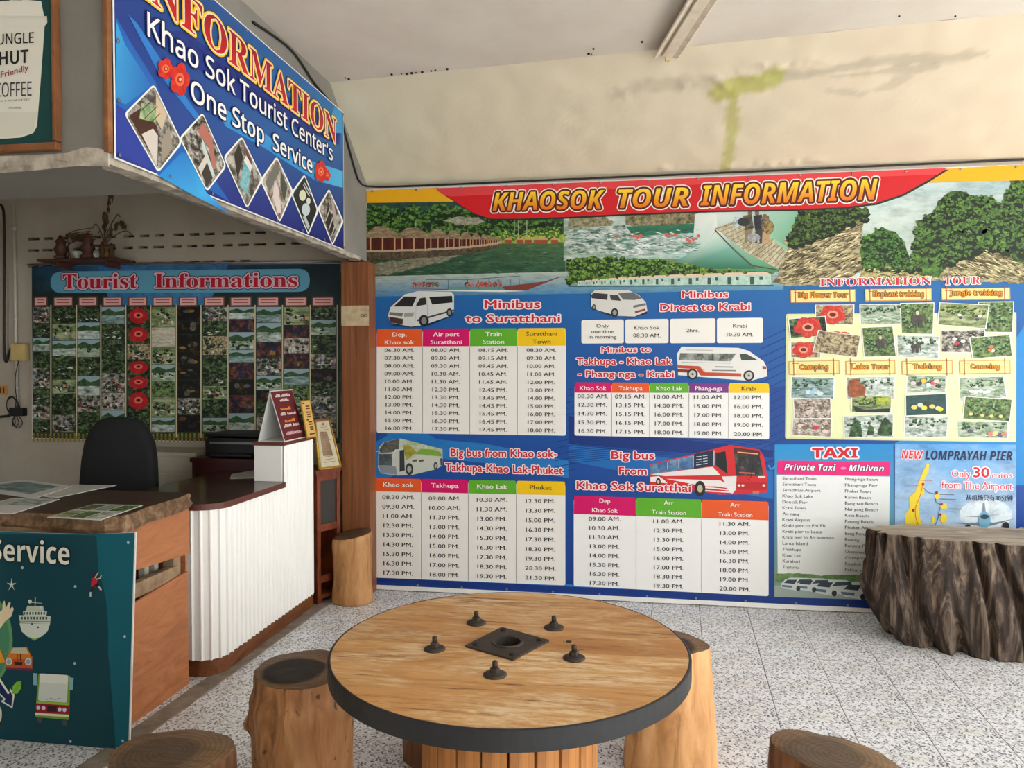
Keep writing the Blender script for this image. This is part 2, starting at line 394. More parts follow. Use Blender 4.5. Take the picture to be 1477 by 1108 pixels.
        for i, (o, cc) in enumerate(list(outl) + [(0.0, col)]):
            last = i == len(outl); rad = o + off
            if rad <= 0: dirs = [(0, 0)]
            elif rad < .016: dirs = [(-rad, 0), (rad, 0)]
            else:
                nd = 8 if rad < .05 else 14
                dirs = [(rad * math.cos(6.2832 * k / nd) / asp ** .5, rad * math.sin(6.2832 * k / nd)) for k in range(nd)]
            for dx, dy in dirs:
                uv = [tuple(A + ex * (q[0] + dx - x0 + shear * q[1]) + ey * (q[1] + dy)) for q in v0]
                if last and grad:
                    cols = [tuple(grad[0][m] + (grad[1][m] - grad[0][m]) * min(1, max(0, q[1] / capf)) for m in range(3)) for q in v0]
                else: cols = [cc] * len(v0)
                s.raw(uv, f0, cols, lay + i)
    def ctext(s, txt, xc, yb, cap, col, lay=10, z=ID, st=1.0, slope=0.0, w=None, **k):
        """centred text; width from the letters (times st) unless w is given"""
        t = fb(txt, k.get('font', 'r')); v0, _ = glyphs(t)
        if w is None: w = (v0[:, 0].max() - v0[:, 0].min()) * cap / .70 * st
        s.text(txt, (xc - w / 2, yb - slope * w / 2), (xc + w / 2, yb + slope * w / 2), cap, col, lay, z, **k)
    def photo(s, q, kind='jungle', lay=3, z=ID, border=(235, 235, 230), bw=1.2, r=0.0):
        """small printed photograph in a quad TL,TR,BR,BL"""
        q = [z(p) for p in q]
        cx = sum(p[0] for p in q) / 4; cy = sum(p[1] for p in q) / 4
        if border: s.rquad(q, r, border, lay) if r else s.poly(q, border, lay)
        def ins(p):
            L = math.hypot(p[0] - cx, p[1] - cy); k = 1 - bw * 1.4 / L; return (cx + (p[0] - cx) * k, cy + (p[1] - cy) * k)
        i = [ins(p) for p in q] if border else q
        c, c2, nz = KINDS[kind]
        if r: s.rquad(i, r, c, lay + 1, col2=c2, nz=nz, seed=R.random() * 50)
        else: s.poly(i, c, lay + 1, col2=c2, nz=nz)
        def at(u, v): return tuple((i[0][m] * (1 - u) + i[1][m] * u) * (1 - v) + (i[3][m] * (1 - u) + i[2][m] * u) * v for m in (0, 1))
        return at
    def inside(s, p, poly):
        c = False; j = len(poly) - 1
        for i in range(len(poly)):
            a, b = poly[i], poly[j]
            if (a[1] > p[1]) != (b[1] > p[1]) and p[0] < (b[0] - a[0]) * (p[1] - a[1]) / (b[1] - a[1]) + a[0]: c = not c
            j = i
        return c
    def leafy(s, pts, n, dark, mid, light, size, lay, z=ID, flat=.75):
        """tree crowns as clumps of small leaf blobs, dark below and light above"""
        q = [z(p) for p in pts]; x0, x1 = min(p[0] for p in q), max(p[0] for p in q); y0, y1 = min(p[1] for p in q), max(p[1] for p in q)
        cs = []
        while len(cs) < n:
            p = (R.uniform(x0, x1), R.uniform(y0, y1))
            if s.inside(p, q): cs.append(p)
        cs.sort(key=lambda p: p[1] + R.uniform(-size, size) * 2)
        def blob(x, y, r, c, l):
            m = 7; s.poly([(x + r * R.uniform(.6, 1.15) * math.cos(6.283 * k / m), y + flat * r * R.uniform(.6, 1.15) * math.sin(6.283 * k / m)) for k in range(m)], c, l)
        def mx(a, b, t): return tuple(a[i] + (b[i] - a[i]) * t for i in range(3))
        for x, y in cs:
            r = size * R.uniform(.6, 1.4); g = R.uniform(0, 1)
            blob(x, y + r * .3, r * 1.1, mx(dark, mid, g * .35), lay)
            for k in range(4):
                t = R.uniform(.1, .75) * (.5 + g * .5); blob(x + R.uniform(-.7, .5) * r, y - R.uniform(-.1, .7) * r, r * R.uniform(.22, .45), mx(mid, light, t), lay + .3)
    def strata(s, pts, n, dark, light, L, ang, lay, z=ID, wd=1.2):
        q = [z(p) for p in pts]; x0, x1 = min(p[0] for p in q), max(p[0] for p in q); y0, y1 = min(p[1] for p in q), max(p[1] for p in q); k = 0
        while k < n:
            p = (R.uniform(x0, x1), R.uniform(y0, y1))
            if not s.inside(p, q): continue
            k += 1; a = ang + R.uniform(-.25, .25); l = L * R.uniform(.4, 1.3); t = R.choice([0, 0, .25, .7, 1]); c = tuple(dark[i] + (light[i] - dark[i]) * t for i in range(3))
            dx, dy = math.cos(a) * l / 2, math.sin(a) * l / 2; w_ = wd * R.uniform(.4, 1.2)
            s.poly([(p[0] - dx, p[1] - dy), (p[0] - dx * .2, p[1] - dy * .2 - w_ / 2), (p[0] + dx, p[1] + dy), (p[0] + dx * .2, p[1] + dy * .2 + w_ / 2)], c, lay)
    def build(s, name, mat, parent):
        me = bpy.data.meshes.new(name); me.from_pydata(s.v, [], s.f)
        for nm, typ, dat, dim in (('col', 'FLOAT_COLOR', s.c, 4), ('col2', 'FLOAT_COLOR', s.c2, 4), ('tp', 'FLOAT_VECTOR', s.tp, 3), ('pr', 'FLOAT_VECTOR', s.pr, 3)):
            a = me.attributes.new(nm, typ, 'POINT'); arr = np.array(dat, dtype=np.float32)
            if dim == 4: arr = np.concatenate([arr, np.ones((len(arr), 1), np.float32)], 1); a.data.foreach_set('color', arr.ravel())
            else: a.data.foreach_set('vector', arr.ravel())
        o = link(name, me, mat, parent)
        s.v, s.f, s.c, s.c2, s.tp, s.pr = [], [], [], [], [], []
        return o
KINDS = {
 'jungle': ((28, 50, 24), (150, 180, 110), (70, 70, .52, .10, .9)),
 'jungle_dark': ((10, 18, 10), (120, 150, 96), (50, 60, .56, .07, .95)),
 'river': ((88, 120, 78), (210, 222, 205), (30, 90, .5, .10, .9)),
 'mist': ((60, 90, 60), (222, 232, 226), (26, 60, .46, .09, .95)),
 'flower': ((170, 30, 28), (226, 90, 66), (40, 40, .5, .1, .6)),
 'litter': ((80, 66, 46), (206, 190, 150), (90, 90, .5, .06, .95)),
 'cave': ((10, 8, 8), (130, 100, 50), (40, 40, .66, .08, .9)),
 'rocks': ((44, 42, 34), (214, 208, 196), (50, 60, .54, .07, .95)),
 'lake': ((40, 90, 84), (200, 220, 220), (16, 70, .52, .10, .9)),
 'camp': ((100, 70, 58), (222, 214, 202), (60, 50, .5, .08, .95)),
 'night': ((20, 24, 44), (170, 90, 50), (36, 36, .58, .08, .9)),
 'teal': ((30, 66, 66), (60, 100, 96), (50, 50, .5, .1, .5)),
 'room': ((70, 66, 58), (200, 196, 186), (26, 40, .5, .06, .9)),
 'field': ((70, 100, 50), (190, 196, 150), (16, 60, .5, .08, .95)),
 'sand': ((176, 166, 140), (230, 224, 206), (20, 60, .5, .1, .8)),
}

# ------------------------------------------------------------------ the place: floor, walls, beams, ceiling
YB = 4.86           # back wall; the banner hangs a little in front of it
YP = 4.83           # banner plane
XL = -1.745         # side face of the beam
floor = struct('floor', box(-5.0, 4.6, -3.0, YB + .25, -.14, -.003, name='floor'), M['grout'])
# terrazzo tiles, grid turned 3.4 degrees against the wall
TA = math.radians(3.35); TS = .287
tdx = Vector((math.cos(TA), -math.sin(TA) * -1, 0)); tdx = Vector((math.cos(TA), math.sin(TA), 0)) ; tdy = Vector((-math.sin(-TA), math.cos(TA), 0))
tdx = Vector((math.cos(TA), -math.sin(TA), 0)); tdy = Vector((math.sin(TA), math.cos(TA), 0))
T0 = Vector((.694 - .0, 4.585, 0)) + tdy * ((3.33 - 4.585))
tile_me = box(-TS / 2 + .0017, TS / 2 - .0017, -TS / 2 + .0004, TS / 2 - .0004, -.012, 0, .0008, 'tile')
tile_me.materials.append(M['terrazzo'])
rest = bmesh.new(); ntile = 0; cand = []
for i in range(-22, 16):
    for j in range(-24, 9):
        c = T0 + tdx * ((i + .5) * TS) + tdy * ((j + .5) * TS)
        if c.x < -4.7 or c.x > 4.3 or c.y < -2.8: continue
        if c.y > YB - .02 + TS / 2: continue
        cand.append((c, c.y))
def inview(c):
    s_, c_ = math.sin(YAW), math.cos(YAW); f = -c.x * s_ + c.y * c_; x = c.x * c_ + c.y * s_
    return f > 1.9 and -.78 < x / f < .78 and c.x > -2.3
def ysplit(c): return c.y > 2.0
for c, _ in cand:
    if inview(c) and ntile < 290:
        o = bpy.data.objects.new('tile', tile_me); C.objects.link(o); o.parent = floor; o.location = (c.x, c.y, R.uniform(-.0006, .0006)); o.rotation_euler = (0, 0, -TA); ntile += 1
    else:
        b0 = len(rest.verts); vs = []
        h = TS / 2 - .0007
        for sx, sy in ((-1, -1), (1, -1), (1, 1), (-1, 1)): vs.append(rest.verts.new(c + tdx * sx * h + tdy * sy * h))
        rest.faces.new(vs)
far_tiles = link('tile_field', bm_mesh(rest, 'tile_field'), M['terrazzo'], floor); far_tiles['kind'] = 'stuff'
# concrete strip in the floor along the counter
a0, a1 = onZ(217, 1059, 0), onZ(468, 877, 0)
dv = (a1 - a0).normalized(); nn = Vector((-dv.y, dv.x, 0))
sa = a0 - dv * 2.2; sb_ = a1 + dv * .36
vs, fs = [], []
for i in range(61):
    p = sa + (sb_ - sa) * (i / 60); wv = R.uniform(-.003, .003)
    for q, zz in ((p + nn * (.0 + wv), .0), (p + nn * (.004), .003), (p + nn * (.098), .003), (p + nn * (.102 + R.uniform(-.003, .003)), .0)): vs.append((q.x, q.y, zz))
for i in range(60):
    for k in range(3): fs.append((i * 4 + k, i * 4 + k + 1, i * 4 + k + 5, i * 4 + k + 4))
struct('trim_1', mesh('trim_1', vs, fs), M['concrete_strip'])
CEIL = 3.15
struct('wall_back', box(XL - .125, 4.6, YB, YB + .2, 0, CEIL + .1, name='wall_back'), M['ceiling'])
struct('ceiling', box(-5.0, 4.6, -3.0, YB + .25, CEIL, CEIL + .15, name='ceiling'), M['ceiling'])
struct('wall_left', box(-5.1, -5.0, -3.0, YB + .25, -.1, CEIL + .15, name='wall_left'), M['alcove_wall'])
struct('wall_added_left', box(-2.75, -2.65, -3.0, 1.9, -.1, CEIL + .15, name='wall_added_left_front'), M['alcove_wall'])  # added out of view to keep sky light off the alcove
struct('wall_added_front', box(-2.75, .8, -3.1, -3.0, -.1, CEIL + .15, name='wall_added_front'), M['alcove_wall'])  # added behind the camera, lengthened to block front light and darken the alcove
# the street outside: only a ground that bounces daylight
struct('ground', box(-14, 14, -16, 14, -.3, -.142, name='ground'), M['street'])
# alcove wall with three rows of open ventilation slots
YA = 4.93
ZA = Z(60, 180, .325)
rows = []
def slot_row(zs, ytop, ybot, xs):
    u = []
    for a, b in xs:
        p = onY(*ZA((a, ytop)), YA); q = onY(*ZA((b, ytop)), YA); u.append((p.x, q.x))
    zt = onY(*ZA((300, ytop)), YA).z; zb = onY(*ZA((300, ybot)), YA).z
    rows.append((zb, zt, u))
xsA = [(-60, -10), (10, 52), (74, 116), (135, 160), (222, 262), (285, 328), (363, 412), (436, 478), (502, 545), (581, 632), (656, 700), (723, 768), (804, 858), (880, 926), (949, 994), (1034, 1080), (1104, 1150), (1180, 1225), (1250, 1300)]
slot_row(0, 491, 503, xsA)
xsB = [(-60, -12), (4, 48), (140, 180), (222, 262), (285, 330), (361, 405), (428, 470), (494, 544), (579, 622), (646, 690), (712, 767), (804, 848), (873, 920), (942, 997), (1034, 1082), (1106, 1152), (1180, 1225), (1250, 1300)]
slot_row(0, 543, 554, xsB)
slot_row(0, 614, 625, [(-60, -14), (2, 46), (360, 412), (430, 474), (500, 545), (582, 632), (652, 700), (722, 768), (804, 858), (880, 926)])
rows.sort()
wx0, wx1 = -5.0, XL - .005
vs, fs = [], []
def quad(x0, x1, z0, z1, y=YA):
    b = len(vs); vs.extend([(x0, y, z0), (x1, y, z0), (x1, y, z1), (x0, y, z1)]); fs.append((b, b + 1, b + 2, b + 3))
zc = -.01
for zb, zt, u in rows:
    quad(wx0, wx1, zc, zb); x = wx0
    for a, b in u:
        if a < wx0 + .02 or b > wx1 - .02: continue
        quad(x, a, zb, zt); x = b
        for (p, q) in (((a, zb), (b, zb)), ((b, zb), (b, zt)), ((b, zt), (a, zt)), ((a, zt), (a, zb))):
            k = len(vs); vs.extend([(p[0], YA, p[1]), (q[0], YA, q[1]), (q[0], YA + .06, q[1]), (p[0], YA + .06, p[1])]); fs.append((k, k + 1, k + 2, k + 3))
    quad(x, wx1, zb, zt); zc = zt
quad(wx0, wx1, zc, CEIL + .02)
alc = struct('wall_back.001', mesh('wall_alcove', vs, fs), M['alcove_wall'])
link('slot_shade_backing', box(-5.0, XL - .13, YA + .061, YA + .16, 2.0, 2.7), M['dark_void'], alc)  # solid dark box; its colour stands in for shade inside the slots
# concrete beams, front and side
FY = 2.314; BZ = 2.195
def rough_bar(name, x0, x1, y0, y1, z0, z1, mat, n=60, axis='x', amp=.012):
    """bar whose lower edge is chipped"""
    bm = bmesh.new(); box_into(bm, x0, x1, y0, y1, z0, z1)
    cuts = n
    es = [e for e in bm.edges if abs((e.verts[0].co - e.verts[1].co)[0 if axis == 'x' else 1]) > 1e-3]
    bmesh.ops.subdivide_edges(bm, edges=es, cuts=cuts, use_grid_fill=True)
    for v in bm.verts:
        k = (v.co.x if axis == 'x' else v.co.y) * 9
        if v.co.z < (z0 + z1) / 2:
            v.co.z += amp * mn.noise(Vector((k, 3, v.co.y if axis == 'x' else v.co.x))) * 1.6
        nv = amp * .6 * mn.noise(Vector((k * 2, 9, v.co.z * 20)))
        if axis == 'x': v.co.y += nv
        else: v.co.x += nv
    return bm_mesh(bm, name)
struct('beam_front', box(-5.0, XL, FY, 2.80, BZ, CEIL + .01, name='beam_front'), M['grey_beam'])
struct('beam_side', box(XL - .12, XL, 2.80, YA, BZ, CEIL + .01, name='beam_side'), M['grey_beam'])
struct('trim_2', rough_bar('trim_2', -5.0, XL + .004, FY - .005, FY + .05, BZ - .010, BZ + .026, M['plaster'], 160), M['plaster'])
struct('trim_3', rough_bar('trim_3', XL - .06, XL + .006, FY + .05, 4.69, BZ - .012, BZ + .012, M['plaster'], 160, 'y', .005), M['plaster'])
# crumbling plaster patch above the front edge near the corner
vs, fs = [], []
patch = [(0, 236), (60, 233), (85, 225), (100, 218), (122, 213), (140, 212), (155, 219), (157, 240), (110, 240), (40, 246), (0, 248)]
pp = [onY(a + R.uniform(-1, 1), b + R.uniform(-1.5, 1.5), FY - .004) for a, b in patch]
n_ = len(pp); vs = [tuple(p) for p in pp] + [(p.x, FY + .002, p.z) for p in pp]
fs = [tuple(range(n_))] + [(i, (i + 1) % n_, n_ + (i + 1) % n_, n_ + i) for i in range(n_)]
struct('trim_4', mesh('trim_4', vs, fs), M['plaster'])
# sloping cream soffit above the banner, with stains and blisters
def soffit():
    nx, ny = 300, 60
    P00 = Vector((XL, YB, 2.690)); P10 = Vector((4.6, YB, 2.700)); P01 = Vector((XL, 4.22, CEIL)); P11 = Vector((4.6, 3.64, CEIL))
    vs, fs, cols = [], [], []
    base = np.array(lin((216, 208, 182))); base2 = np.array(lin((222, 202, 178)))
    green = np.array(lin((178, 176, 92))); grey = np.array(lin((150, 142, 124))); edge = np.array(lin((200, 188, 158)))
    Zs = Z(800, 0, 677 / 1477)
    g1 = [Zs(p) for p in [(515, 290), (545, 278), (600, 268), (650, 258), (695, 238)]]
    g2 = [Zs(p) for p in [(560, 290), (563, 350), (556, 410), (552, 460), (535, 530), (525, 545)]]
    k1 = [Zs(p) for p in [(200, 292), (300, 268), (420, 262), (520, 262)]]
    k2 = [Zs(p) for p in [(700, 240), (840, 228), (960, 205), (1060, 190), (1220, 185), (1360, 165)]]
    k3 = [Zs(p) for p in [(870, 240), (960, 235), (1060, 222), (1200, 210)]]
    k4 = [Zs(p) for p in [(860, 285), (960, 297), (1040, 275), (1120, 240)]]
    def dist(p, pl):
        d = 1e9
        for a, b in zip(pl, pl[1:]):
            ax, ay = b[0] - a[0], b[1] - a[1]; t = max(0, min(1, ((p[0] - a[0]) * ax + (p[1] - a[1]) * ay) / (ax * ax + ay * ay)))
            d = min(d, math.hypot(p[0] - a[0] - ax * t, p[1] - a[1] - ay * t))
        return d
    s_, c_ = math.sin(YAW), math.cos(YAW)
    def prj(q):
        x = q.x * c_ + q.y * s_; f0 = -q.x * s_ + q.y * c_; u0 = q.z - EYE
        f = f0 * math.cos(PITCH) - u0 * math.sin(PITCH); u = f0 * math.sin(PITCH) + u0 * math.cos(PITCH)
        return (CX + F * x / f, CY - F * u / f)
    for j in range(ny + 1):
        for i in range(nx + 1):
            a, b = i / nx, j / ny
            q = (P00 * (1 - a) + P10 * a) * (1 - b) + (P01 * (1 - a) + P11 * a) * b
            p = prj(q); n1 = mn.noise(q * 7) ; n2 = mn.noise(q * 22)
            c = base * (1 - min(1, max(0, a * 1.3))) + base2 * min(1, max(0, a * 1.3)); c = c * (1 + .05 * n1)
            def st(pl, wd, col, k, soft=1.0):
                nonlocal c
                d = dist(p, pl) + 5 * n2 + 4 * n1; m = max(0, min(1, 1 - (d - wd) / (wd * .6 * soft + 2))) * k; c = c * (1 - m) + col * m
            st(k1, 5, grey, .3, 2); st(k2, 3, grey, .42, 2); st(k3, 2, grey, .38, 2); st(k4, 2, grey, .3, 2)
            st(g1, 9, green, .85); st(g2, 5, green, .75)
            if b < .10: c = c * (1 - .25 * (1 - b / .10)) + edge * .25 * (1 - b / .10)
            h = 0
            for pl, wd in ((g1, 26), (k1, 18), ([Zs(x) for x in [(330, 530), (560, 525), (850, 505)]], 10), ([Zs(x) for x in [(600, 220), (720, 205), (840, 195)]], 16)):
                d = dist(p, pl)
                if d < wd: h += (1 - d / wd) * max(0, mn.noise(Vector((p[0] / 9, p[1] / 13, 0))) + .15)
            q = q + Vector((0, -.012, -.012)) * min(h, 1.2) + Vector((0, -.004, -.004)) * n1
            if b < .08: q = q + Vector((0, -.02, 0)) * (b / .08) ** .5 if False else q
            vs.append(q); cols.append(c)
    for j in range(ny):
        for i in range(nx):
            k = j * (nx + 1) + i; fs.append((k, k + 1, k + nx + 2, k + nx + 1))
    me = mesh('soffit', vs, fs, True)
    at = me.attributes.new('col', 'FLOAT_COLOR', 'POINT'); arr = np.concatenate([np.array(cols), np.ones((len(cols), 1))], 1).astype(np.float32); at.data.foreach_set('color', arr.ravel())
    struct('ceiling_slope', me, M['soffit'])
    # small mould specks along the seam between ceiling and slope
soffit()
seam = thing('mould_specks', 'row of dark mould specks along the seam between flat ceiling and cream slope', 'stain')
del seam['category']; del seam['label']; seam['kind'] = 'stuff'
bmk = bmesh.new()
for px, py in [(498, 113), (503, 114.5), (565, 108), (579, 107), (587, 107), (594, 106), (600, 105.5), (609, 104.5), (622, 103), (628, 102), (645, 100), (849, 78), (853, 79), (856, 71), (926, 61), (1297, 24), (1378, 24)]:
    q = onZ(px, py - .5, CEIL - .003); bmesh.ops.create_icosphere(bmk, subdivisions=1, radius=R.uniform(.004, .009), matrix=Matrix.Translation(q))
bpy.data.objects.remove(seam)
sp_o = link('mould_specks', bm_mesh(bmk, 'mould_specks'), M['dark_void']); sp_o['kind'] = 'stuff'; sp_o['label'] = 'dark mould specks along the seam between flat ceiling and cream slope'; sp_o['category'] = 'stain'
# pillar
pil = struct('trim_5', box(-1.872, -1.684, 4.70, YA + .01, 0, 2.176, .003, 'pillar'), M['pillar_wood'])
struct('baseboard_back', box(XL + .02, 4.6, YB - .012, YB, 0, .05, name='baseboard_back'), M['grout'])

# ------------------------------------------------------------------ the big tour banner on the back wall
Z1 = Z(520, 230, 320 / 1418); Z2 = Z(820, 230, 330 / 1463); Z3 = Z(1110, 230, 367 / 1355)
Z4 = Z(530, 400, 300 / 1385); Z5 = Z(820, 400, 310 / 1431); Z6 = Z(530, 620, 300 / 1385); Z7 = Z(820, 630, 310 / 1431)
Z8 = Z(1110, 400, 367 / 1477); Z9 = Z(1100, 630, 377 / 1477)
banner = thing('tour_banner', 'wide blue and red printed tour and bus timetable banner covering the back wall', 'banner', (0, YP, 0))
banner_inv = Matrix.Translation((0, -YP, 0))
def bchild(o): o.matrix_parent_inverse = banner_inv; return o
XR = 2.62
vs, fs = [], []
nxs = 120
for i in range(nxs + 1):
    x = -1.745 + (XR + 1.745) * i / nxs
    wv = .006 * mn.noise(Vector((x * 3.2, 0, 0))) + .003
    zb = .018 + .010 * mn.noise(Vector((x * 1.7, 4, 0)))
    zb = .006 + .005 * mn.noise(Vector((x * 1.7, 4, 0)))
    vs += [(x, YP, 2.672), (x, YP, .032), (x, YP - .003 - max(0, wv), zb), (x, YP - .001 - max(0, wv), zb)]
    vs += []
for i in range(nxs):
    for k in range(3): fs.append((i * 4 + k, i * 4 + k + 1, i * 4 + k + 5, i * 4 + k + 4))
sheet = bchild(link('sheet', mesh('sheet', vs, fs), M['white_vinyl'], banner))
md = sheet.modifiers.new('t', 'SOLIDIFY'); md.thickness = .0015; md.offset = 0
P = Print('Y', YP - .0012, -1)
def fin(name): return bchild(P.build(name, M['print'], banner))
# background blues
def bgcol(y): 
    ks = [(395, (30, 108, 168)), (440, (22, 92, 160)), (560, (24, 80, 152)), (700, (22, 72, 150)), (880, (20, 56, 132))]
    for (a, ca), (b, cb) in zip(ks, ks[1:]):
        if y <= b: t = max(0, (y - a) / (b - a)); return tuple(ca[i] + (cb[i] - ca[i]) * t for i in range(3))
    return ks[-1][1]
u0, u1 = -1.735, XR - .01
zs = [2.66, 1.95, 1.75, 1.4, .9, .033]; 
for a, b in zip(zs, zs[1:]):
    ca = bgcol(528 + (1.5 - a) * 225); cb = bgcol(528 + (1.5 - b) * 225)
    P.raw([(u0, a), (u1, a), (u1, b), (u0, b)], [(0, 1, 2, 3)], [ca, ca, cb, cb], 0)
# swooshes
sw = [((16, 66, 142), [(1110, 560), (1477, 500), (1560, 480), (1560, 640), (1110, 650)]), ((36, 128, 196), [(1290, 640), (1420, 560), (1477, 470), (1560, 440), (1560, 700), (1300, 700)]),
      ((34, 116, 186), [(537, 640), (560, 628), (700, 640), (820, 665), (820, 690), (700, 668), (620, 660), (560, 690), (537, 720)]),
      ((30, 104, 178), [(820, 640), (920, 655), (1115, 680), (1115, 720), (1000, 700), (820, 665)]),
      ((26, 110, 184), [(533, 560), (545, 580), (640, 640), (600, 655), (535, 610)]),
      ((40, 130, 200), [(640, 843), (740, 836), (830, 844), (1000, 858), (1010, 861), (820, 853), (700, 847)]),
      ((14, 48, 120), [(820, 600), (1000, 636), (1115, 650), (1115, 660), (940, 650), (820, 640)]),
      ((16, 52, 126), [(537, 838), (640, 846), (860, 855), (1260, 878), (1260, 868), (900, 850), (700, 840), (540, 830)])]
for c, pts in sw: P.poly(pts, c, 1)
for k in range(16):
    y = 470 + k * 12; P.pline([(1096, y + 22), (1115, y + 14), (1135, y + 4)], 1.2, (14, 50, 120), 2)
for k in range(14):
    y = 560 + k * 9; P.pline([(800, y + 6), (830, y)], 1.0, (16, 54, 126), 2)
for k in range(9):
    P.pline([(820, 650 - k * 3 + 18), (960, 655 - k * 3), (1110, 640 - k * 2)], .9, (16, 50, 124), 1.5)
# landscape strip
P.poly([(529, 288), (820, 285), (1040, 275), (1560, 250), (1560, 404), (820, 404), (529, 404)], [(50, 80, 80), (120, 150, 140), (180, 200, 190), (170, 190, 190), (90, 120, 90), (80, 120, 110), (40, 70, 60)], 1.8)
sky_top = [(1040, 262), (1560, 236), (1560, 410), (1040, 410)]
P.poly([(529, 288), (815, 280), (815, 345), (529, 352)], [(26, 58, 62), (40, 74, 62), (34, 62, 34), (30, 54, 30)], 2, col2=(74, 110, 74), nz=(40, 60, .56, .10, .7))
P.jag([(529, 322), (560, 308), (600, 316), (650, 312), (700, 318), (740, 316), (790, 320), (812, 330), (812, 350), (529, 352)], 1.6, (24, 52, 22), 3, col2=(106, 148, 56), nz=(60, 70, .52, .09, .95))
P.jag([(640, 318), (660, 313), (690, 314), (700, 322), (660, 326)], 1.5, (120, 116, 96), 4, col2=(180, 180, 160), nz=(70, 90, .5, .08, .9))
P.poly([(529, 350), (815, 344), (815, 396), (529, 398)], [(36, 60, 40), (70, 104, 64), (24, 70, 52), (20, 52, 40)], 3, col2=(86, 128, 84), nz=(16, 60, .56, .10, .6))
P.jag([(529, 382), (600, 372), (680, 360), (640, 378), (560, 396), (529, 396)], 1.2, (100, 96, 70), 4, col2=(150, 150, 130), nz=(50, 80, .5, .08, .8))
P.jag([(700, 342), (815, 338), (815, 350), (700, 352)], 1.2, (110, 150, 50), 4, col2=(190, 200, 90), nz=(60, 60, .5, .08, .8))
P.leafy([(529, 300), (640, 296), (812, 322), (812, 343), (529, 343)], 330, (14, 34, 16), (52, 92, 34), (140, 180, 80), 5.5, 3.2)
P.leafy([(700, 336), (818, 330), (818, 345), (700, 347)], 60, (50, 84, 30), (120, 156, 50), (206, 214, 110), 3, 4.2)
P.strata([(529, 352), (812, 350), (812, 394), (529, 398)], 160, (14, 44, 34), (90, 130, 100), 12, 0, 4.2, wd=1.0)
for x in (600, 742, 748, 760): P.line((x, 318), (x, 340), .6, (190, 196, 180), 5)
# huts marching away
hx = [(527, 50), (573, 48), (617, 30), (644, 22), (664, 17), (680, 14), (693, 11), (703, 9), (711, 8), (718, 6)]
for i, (x, wd) in enumerate(hx):
    top = 327 + i * 1.9; ev = 343 + i * .4; bot = 361 - i * 1.35
    P.poly([(x, ev), (x + wd, ev), (x + wd, bot), (x, bot)], (92, 34, 24), 5, col2=(40, 18, 14), nz=(60, 20, .5, .1, .8))
    for q in (.15, .5, .85): P.line((x + wd * q, ev), (x + wd * q, bot + 3), .6 + wd * .03, (190, 150, 110), 6)
    P.poly([(x - wd * .12, ev + 1), (x + wd * .28, top), (x + wd * .62, top - .4), (x + wd * 1.12, ev)], (168, 148, 116), 7, col2=(110, 90, 66), nz=(40, 120, .5, .08, .9))
    P.line((x + wd * .62, top - .4), (x + wd * 1.14, ev + .5), .5, (80, 56, 40), 8)
    P.poly([(x, bot), (x + wd, bot - .6), (x + wd, bot + 2), (x, bot + 3)], (176, 156, 128), 8)
    P.poly([(x, bot + 3), (x + wd, bot + 2), (x + wd, bot + 12 - i * .7), (x, bot + 16 - i * .9)], (54, 44, 32), 5, col2=(120, 104, 80), nz=(50, 50, .52, .1, .8))
for x in (728, 745, 757, 770, 780, 795):
    P.poly([(x - 1, 346), (x + 2, 343.5), (x + 9, 343.5), (x + 11, 346)], (190, 150, 110), 6); P.poly([(x, 346), (x + 10, 346), (x + 10, 352), (x, 352)], (146, 70, 48), 6)
# pale strip with the long-tail boat
P.poly([(534, 399), (815, 392), (1130, 392), (1130, 418), (815, 424), (534, 428)], [(168, 180, 168), (176, 188, 172), (180, 200, 190), (70, 140, 180), (60, 130, 176), (44, 118, 172)], 4, col2=(120, 150, 150), nz=(14, 60, .55, .1, .6))
P.poly(list(map(Z1, [(300, 825), (560, 835), (900, 835), (1060, 838), (1120, 815), (1290, 748), (1270, 750), (1180, 780), (900, 815), (600, 830)])), (120, 56, 44), 6)
P.poly(list(map(Z1, [(560, 815), (900, 812), (930, 838), (560, 838)])), (90, 140, 140), 6)
P.pline(list(map(Z1, [(420, 768), (700, 768), (1020, 745)])), .9, (70, 90, 90), 7)
for x in (420, 560, 685, 755, 820, 885, 960, 1015): P.line(Z1((x, 765)), Z1((x + 3, 830)), .7, (70, 80, 80), 7)
for x, c in ((345, (120, 40, 50)), (375, (150, 50, 60)), (405, (110, 40, 60)), (440, (110, 30, 40)), (465, (60, 60, 60)), (490, (70, 80, 70)), (680, (60, 50, 50)), (705, (170, 50, 50)), (750, (150, 60, 60)), (775, (180, 70, 60)), (800, (150, 50, 60)), (830, (170, 60, 60)), (860, (90, 40, 50)), (890, (150, 60, 50))):
    P.circ(x, 800, 16, 17, c, 8, Z1, 8, col2=(230, 190, 170), nz=(120, 120, .55, .05, .9))
P.poly(list(map(Z1, [(300, 835), (560, 842), (900, 848), (1060, 842), (900, 835)])), (210, 218, 212), 7)
